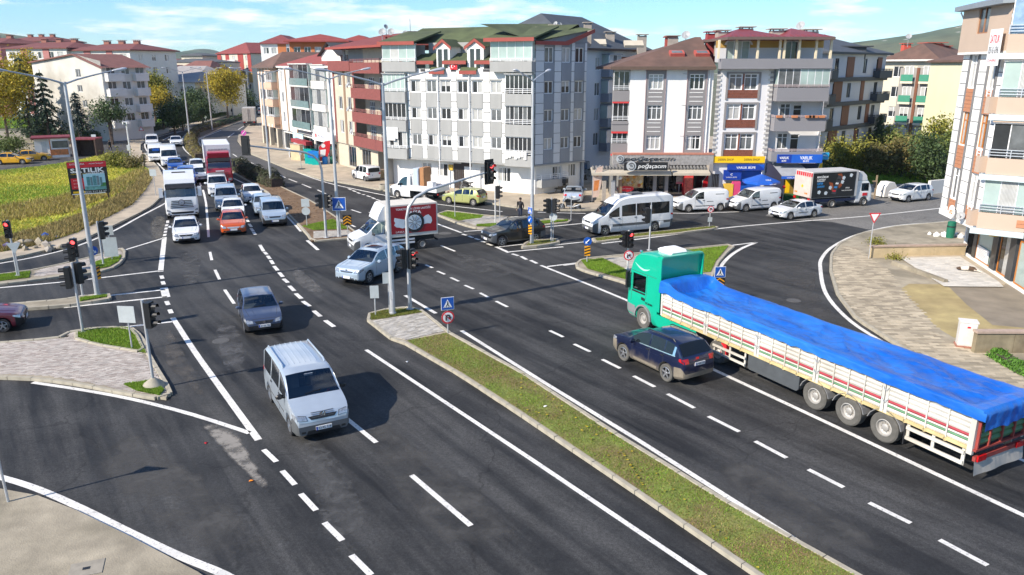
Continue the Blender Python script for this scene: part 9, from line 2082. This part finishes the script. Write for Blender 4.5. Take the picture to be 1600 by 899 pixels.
conifer('dense blue spruce in front of the pale gabled house',125,142,206,38,123,L_BLUE,4200,.4,1.2)
tree_px('magnolia_tree','dark round-headed tree on several bare stems before the pale house',146,191,156,192,123,L_DARK,2600,.32,multi=4,trunk=.12,tm=DBARK,limbs=8)
tree_px('plane_tree','yellow-green autumn tree right behind the pale house',213,262,110,176,160,L_YG,7000,.32);tree_px('plane_tree','smaller bright yellow tree beside the yellow-green one',232,268,136,172,152,L_YEL,3500,.3)
tree_px('garden_tree','dark green bushy tree on the lawn left of the bend',248,292,156,200,141,L_DARK,3600,.36)
tree_px('garden_tree','blackish round tree in front of the long white house',283,322,138,178,175,L_DARK,3200,.42,tm=DBARK)
tree_px('plane_tree','large golden plane tree beside the avenue',327,376,104,164,190,L_YEL,11000,.36,k=9)
for i,(a,b,c,d,y,lb)in enumerate(((372,402,140,174,215,'dark tree behind the golden plane at the end of the avenue'),(304,326,158,186,168,'dark conical shrub at the foot of the black round tree'),(274,292,168,190,150,'small dark shrub by the lawn at the bend'))):tree_px('garden_tree',lb,a,b,c,d,y,L_DARK,1600,.4,k=4)
conifer('tall thin pine standing against the distant hills',262,87,125,14,235,L_CON,1200,.6);conifer('pine left of the tall thin one near the white house',244,98,125,14,225,L_CON,1000,.6);conifer('third small pine beside the white house',237,102,125,10,226,L_CON,700,.6)
def hedge(label,pts,w,h,lm,n,s=.14,name='hedge',cat='hedge',z0=0,bump=.0):
 P_=[Vector((q[0],q[1],0))for q in pts];t=thing(name,label,cat,(*P_[0][:2],z0));mb=MB();L=[0]
 for a,b in zip(P_,P_[1:]):L.append(L[-1]+(b-a).length)
 for _ in range(n):
  d=V.uniform(0,L[-1]);i=max(j for j in range(len(P_)-1)if L[j]<=d);f_=(d-L[i])/max(L[i+1]-L[i],1e-5);c=P_[i].lerp(P_[i+1],f_);tt=(P_[i+1]-P_[i]).normalized();nn=Vector((-tt.y,tt.x,0))
  hh=h*(1+bump*NZ.noise(Vector((d*.55,0,7)))*1.6);ww=w*(1+bump*NZ.noise(Vector((d*.5,3,1))))
  th=V.uniform(0,PI);q=V.uniform(.55,1.0)**.5;e=.5 if not bump else 1.0
  cx,cz=math.cos(th),math.sin(th);o=c-P_[0]+nn*(ww/2*q*math.copysign(abs(cx)**e,cx));z=hh*q*abs(cz)**e
  p=o+Vector((V.gauss(0,.05),V.gauss(0,.05),z));k=(nn*cx+Vector((V.gauss(0,.5),V.gauss(0,.5),cz+.3))).normalized();a=k.orthogonal().normalized();b_=k.cross(a);sz=s*V.uniform(.6,1.4);mb.add([p-a*sz*.5,p+b_*sz*.35,p+a*sz*.6,p-b_*sz*.35],[(0,1,2,3)])
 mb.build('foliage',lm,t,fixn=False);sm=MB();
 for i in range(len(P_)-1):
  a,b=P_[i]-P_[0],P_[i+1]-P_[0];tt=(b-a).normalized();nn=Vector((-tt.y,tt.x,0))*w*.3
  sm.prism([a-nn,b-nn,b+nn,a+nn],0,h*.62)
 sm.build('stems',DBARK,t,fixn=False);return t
hedge('long clipped hedge in front of the pale house',PX([(45,216),(105,219),(165,220),(205,217)]),1.4,1.6,L_HEDGE,9000,.22);hedge('clipped hedge along the lawn at the bend',PX([(208,214),(238,206),(268,198)]),1.4,1.5,L_HEDGE,5000,.22);hedge('low hedge along the road up to the golden plane',PX([(270,197),(310,190),(352,181)]),1.2,1.0,L_HEDGE,4000,.25)
hedge('dark ragged hedge in the median beside the red lorry',PX([(366,263),(392,275),(418,288),(434,294)]),1.9,1.35,leafm('median_hedge_leaf',(.035,.05,.02),(.07,.07,.03)),7000,.17,bump=.45,z0=.1)
hedge('sparse brownish hedge in the median at the bend',PX([(313,250),(300,234),(298,218),(306,208),(335,199)]),1.8,1.1,L_BRN,6000,.2,bump=.5,z0=.1);hedge('dark hedge in the far median up the avenue',PX([(336,199),(378,186),(398,175)]),1.6,1.0,L_DARK,3500,.25,bump=.4,z0=.1)
hedge('low hedge of the median between the red lorry and the bend',PX([(318,246),(345,255),(364,262)]),1.2,.9,L_BRN,2500,.18,bump=.5,z0=.1)
hedge('bright green clipped shrubs at the right picture edge',PX([(1556,560),(1585,577),(1640,606)]),.9,.4,L_BR,5000,.1,bump=.5,z0=.1)
for pl,n in(([(-40,202),(70,200),(75,186),(-40,184)],5000),([(208,212),(262,199),(275,184),(215,186)],5000),([(275,196),(350,182),(345,172),(280,180)],3000)):
 w_=PX(pl);lw_=struct(MB().poly(w_,.03).build('lawn',LAWN,fixn=False));grass('grass',w_,n,.3,GREENG,.02,lw_,.12)
def shrub(label,u0,u1,v0,v1,lm,n,s=.25,y=None,k=6):
 g=G((u0+u1)/2,v1);y=y or g.y;zt=depth_pt(u0,v0,y).z;w=(u1-u0)/FPX*y
 return put_tree('shrub',label,Vector((depth_pt((u0+u1)/2,v1,y).x,y,0)),zt,round_blobs(w*1.1,.0,zt,k),n,s,lm,DBARK,.06,'shrubs and bushes','shrub',3)
shrub('dark bush at the left edge behind the taxis',-15,42,213,240,L_MID,3000,.25)
shrub('weedy green and brown bush at the top of the meadow beside the camera pole',160,206,240,262,L_OLV,3000,.2);shrub('small brown bush right of the weedy bush',196,222,246,264,L_BRN,1400,.18)
for a in((1290,1330,218,268,L_OLV,3400,'yellow-green shrub nearest the kiosk block on the right bank'),(1322,1362,212,270,L_OLV,3200,'olive shrub second along the right bank'),(1352,1398,222,276,L_BRN,3400,'brownish shrub in the middle of the right bank'),(1384,1430,212,280,L_BRN,3800,'dark brown tangled shrub right of the middle of the bank'),(1418,1470,208,286,L_DARK,4600,'dark green shrub before the yellow gable'),(1452,1492,206,280,L_MID,3400,'green shrub touching the right-hand block'),(1252,1300,244,282,L_DARK,3000,'dark shrub beside the kiosk awning')):shrub(a[6],*a[:6],.26)
for a in((1360,1420,198,240,100,L_MID,'green tree crown behind the bank shrubs'),(1420,1480,206,245,92,L_MID,'green tree crown in front of the yellow gable'),(1454,1488,186,226,90,L_OLV,'thin pale tree sprouting before the yellow gable')):tree_px('garden_tree',a[6],*a[:5],a[5],1500 if a[0]==1454 else 2600,.3,k=5)
conifer('small conifer before the dark modern block',1371,178,222,22,100,L_CON,1400,.4);conifer('tall thin cypress between the blocks at the right',1493,190,240,12,88,L_CON,700,.3)
bank=PX([(1262,292),(1300,290),(1400,290),(1480,288),(1640,270),(1640,250),(1480,252),(1300,262)]);bk_=struct(MB().poly(bank,.16).build('grass_bank',LAWN,fixn=False));grass('grass',bank,22000,.28,GREENG,.15,bk_,.06);stain('bare_soil_patch',[(1372,296),(1420,290),(1440,300),(1390,305)],(.12,.075,.05),.175,.3,1.0)
for u,v,lb in((1372,384,'yellowish weed tuft at the yard wall corner'),(1368,380,'small weed tuft at the yield sign'),(1397,405,'weed at the foot of the concrete kerb wall')):shrub(lb,u-8,u+8,v-7,v+3,L_OLV,300,.1,k=3)
fxy=[(p.x,p.y)for p in field];mo_=bpy.data.objects['meadow']
gpatch=lambda x,y:NZ.noise(Vector((x*.07+4,y*.1,2)))>-.02+V.uniform(-.2,.2)
grass('dry_grass',fxy,60000,.2,DRYG,.02,mo_,.05,1.0);grass('green_grass',fxy,34000,.2,GREENG,.02,mo_,.05,.7,gpatch)
edge_=PX([(0,397),(60,386),(120,366),(160,346),(206,322),(226,300),(236,283),(228,268),(214,290),(180,312),(130,338),(60,362),(0,376)]);grass('brown_weeds',[(p.x,p.y)for p in edge_],22000,.42,BROWNG,.02,mo_,.05,.6)
grass('tall_weeds',[(p.x,p.y)for p in PX([(0,350),(110,335),(215,290),(225,262),(175,285),(90,310),(0,325)])],9000,.4,leafm('straw_weed',(.4,.3,.09),(.28,.24,.07)),.02,mo_,.045,.6)
stain('dark_ash_patch',[(20,278),(60,270),(85,275),(70,283),(35,284)],(.05,.045,.045),.05,.2,.6)
fl=MB()
for _ in range(60):
 i=V.random();p=Vector(lawn[2+int(i*3)]).lerp(Vector(lawn[9+int(V.random()*2)]),V.random());a=V.uniform(0,6);fl.add([(p.x+.05*math.cos(a+k*1.57),p.y+.04*math.sin(a+k*1.57),.17+.01*(k%2))for k in range(4)],[(0,1,2,3)])
o=fl.build('fallen_leaves',L_YEL,med,fixn=False);o['kind']='stuff'
# distant hills and air
HILL=mat('hill_woodland',(.055,.085,.04),.95,.5,.012,.0,tint=(.11,.12,.06))
_n,_l=HILL.node_tree.nodes,HILL.node_tree.links;_b=_n['Principled BSDF'];_src=_b.inputs['Base Color'].links[0].from_socket
_t=_n.new('ShaderNodeTexCoord');_v=_n.new('ShaderNodeTexVoronoi');_v.inputs['Scale'].default_value=.018;_l.new(_t.outputs['Object'],_v.inputs['Vector']);_r=_n.new('ShaderNodeMapRange');_r.inputs[1].default_value=.1;_r.inputs[2].default_value=.16;_r.inputs[3].default_value=1;_r.inputs[4].default_value=0;_l.new(_v.outputs['Distance'],_r.inputs[0])
_m=_n.new('ShaderNodeMix');_m.data_type='RGBA';_l.new(_r.outputs[0],_m.inputs[0]);_l.new(_src,_m.inputs[6]);_m.inputs[7].default_value=(.5,.47,.42,1);_l.new(_m.outputs[2],_b.inputs['Base Color'])
def hills(name,ridge,y,depth,seed):
 """ridge: (pixel u, pixel v) along the skyline at distance y"""
 pts=[depth_pt(u,v,y)for u,v in ridge];f_=pchip([(p.x,p.z)for p in pts]);x0,x1=pts[0].x,pts[-1].x;nx,ny=110,16;vs,fs=[],[]
 for i in range(nx+1):
  x=x0+(x1-x0)*i/nx
  for j in range(ny+1):
   q=j/ny;h=math.sin(min(q*2,1)*PI/2)if q<=.5 else math.cos((q-.5)*PI);n_=NZ.noise(Vector((x*.004,q*4,seed)))*.14+NZ.noise(Vector((x*.012,q*9,seed)))*.06+NZ.noise(Vector((x*.05,q*20,seed)))*.02
   vs.append((x,y-depth/2+depth*q,max(f_(x)*(h+n_*(1 if q<.45 else.25)*h),-2)))
 for i in range(nx):
  for j in range(ny):fs.append((i*(ny+1)+j,(i+1)*(ny+1)+j,(i+1)*(ny+1)+j+1,i*(ny+1)+j+1))
 return struct(MB().add(vs,fs).build(name,HILL,None,None,180,fixn=False))
hills('hills',[(-700,60),(-300,48),(0,54),(60,62),(140,82),(215,77),(245,75),(270,80),(320,92),(420,96),(600,100)],2200,900,1)
hills('far_hills',[(100,96),(260,88),(300,82),(313,76),(328,77),(345,86),(420,80),(520,92),(700,98),(1000,99)],3600,900,5)
hills('hills',[(900,101),(1180,92),(1300,73),(1340,66),(1400,58),(1460,49),(1500,40),(1600,26),(1800,20),(2300,40)],1900,900,9)
me=bpy.data.meshes.new('haze');b_=MB().box(-3400,4600,-290,4300,-3.0,185);me.from_pydata(b_.v,[],b_.f);hm=bpy.data.materials.new('haze');hm.use_nodes=True;nn_=hm.node_tree.nodes;nn_.remove(nn_['Principled BSDF']);pv_=nn_.new('ShaderNodeVolumePrincipled');pv_.inputs['Color'].default_value=(.75,.86,.95,1);pv_.inputs['Density'].default_value=.00007;pv_.inputs['Anisotropy'].default_value=.0
hm.node_tree.links.new(pv_.outputs[0],nn_['Material Output'].inputs['Volume']);me.materials.append(hm);hz=ob('haze',me);hz['kind']='stuff'
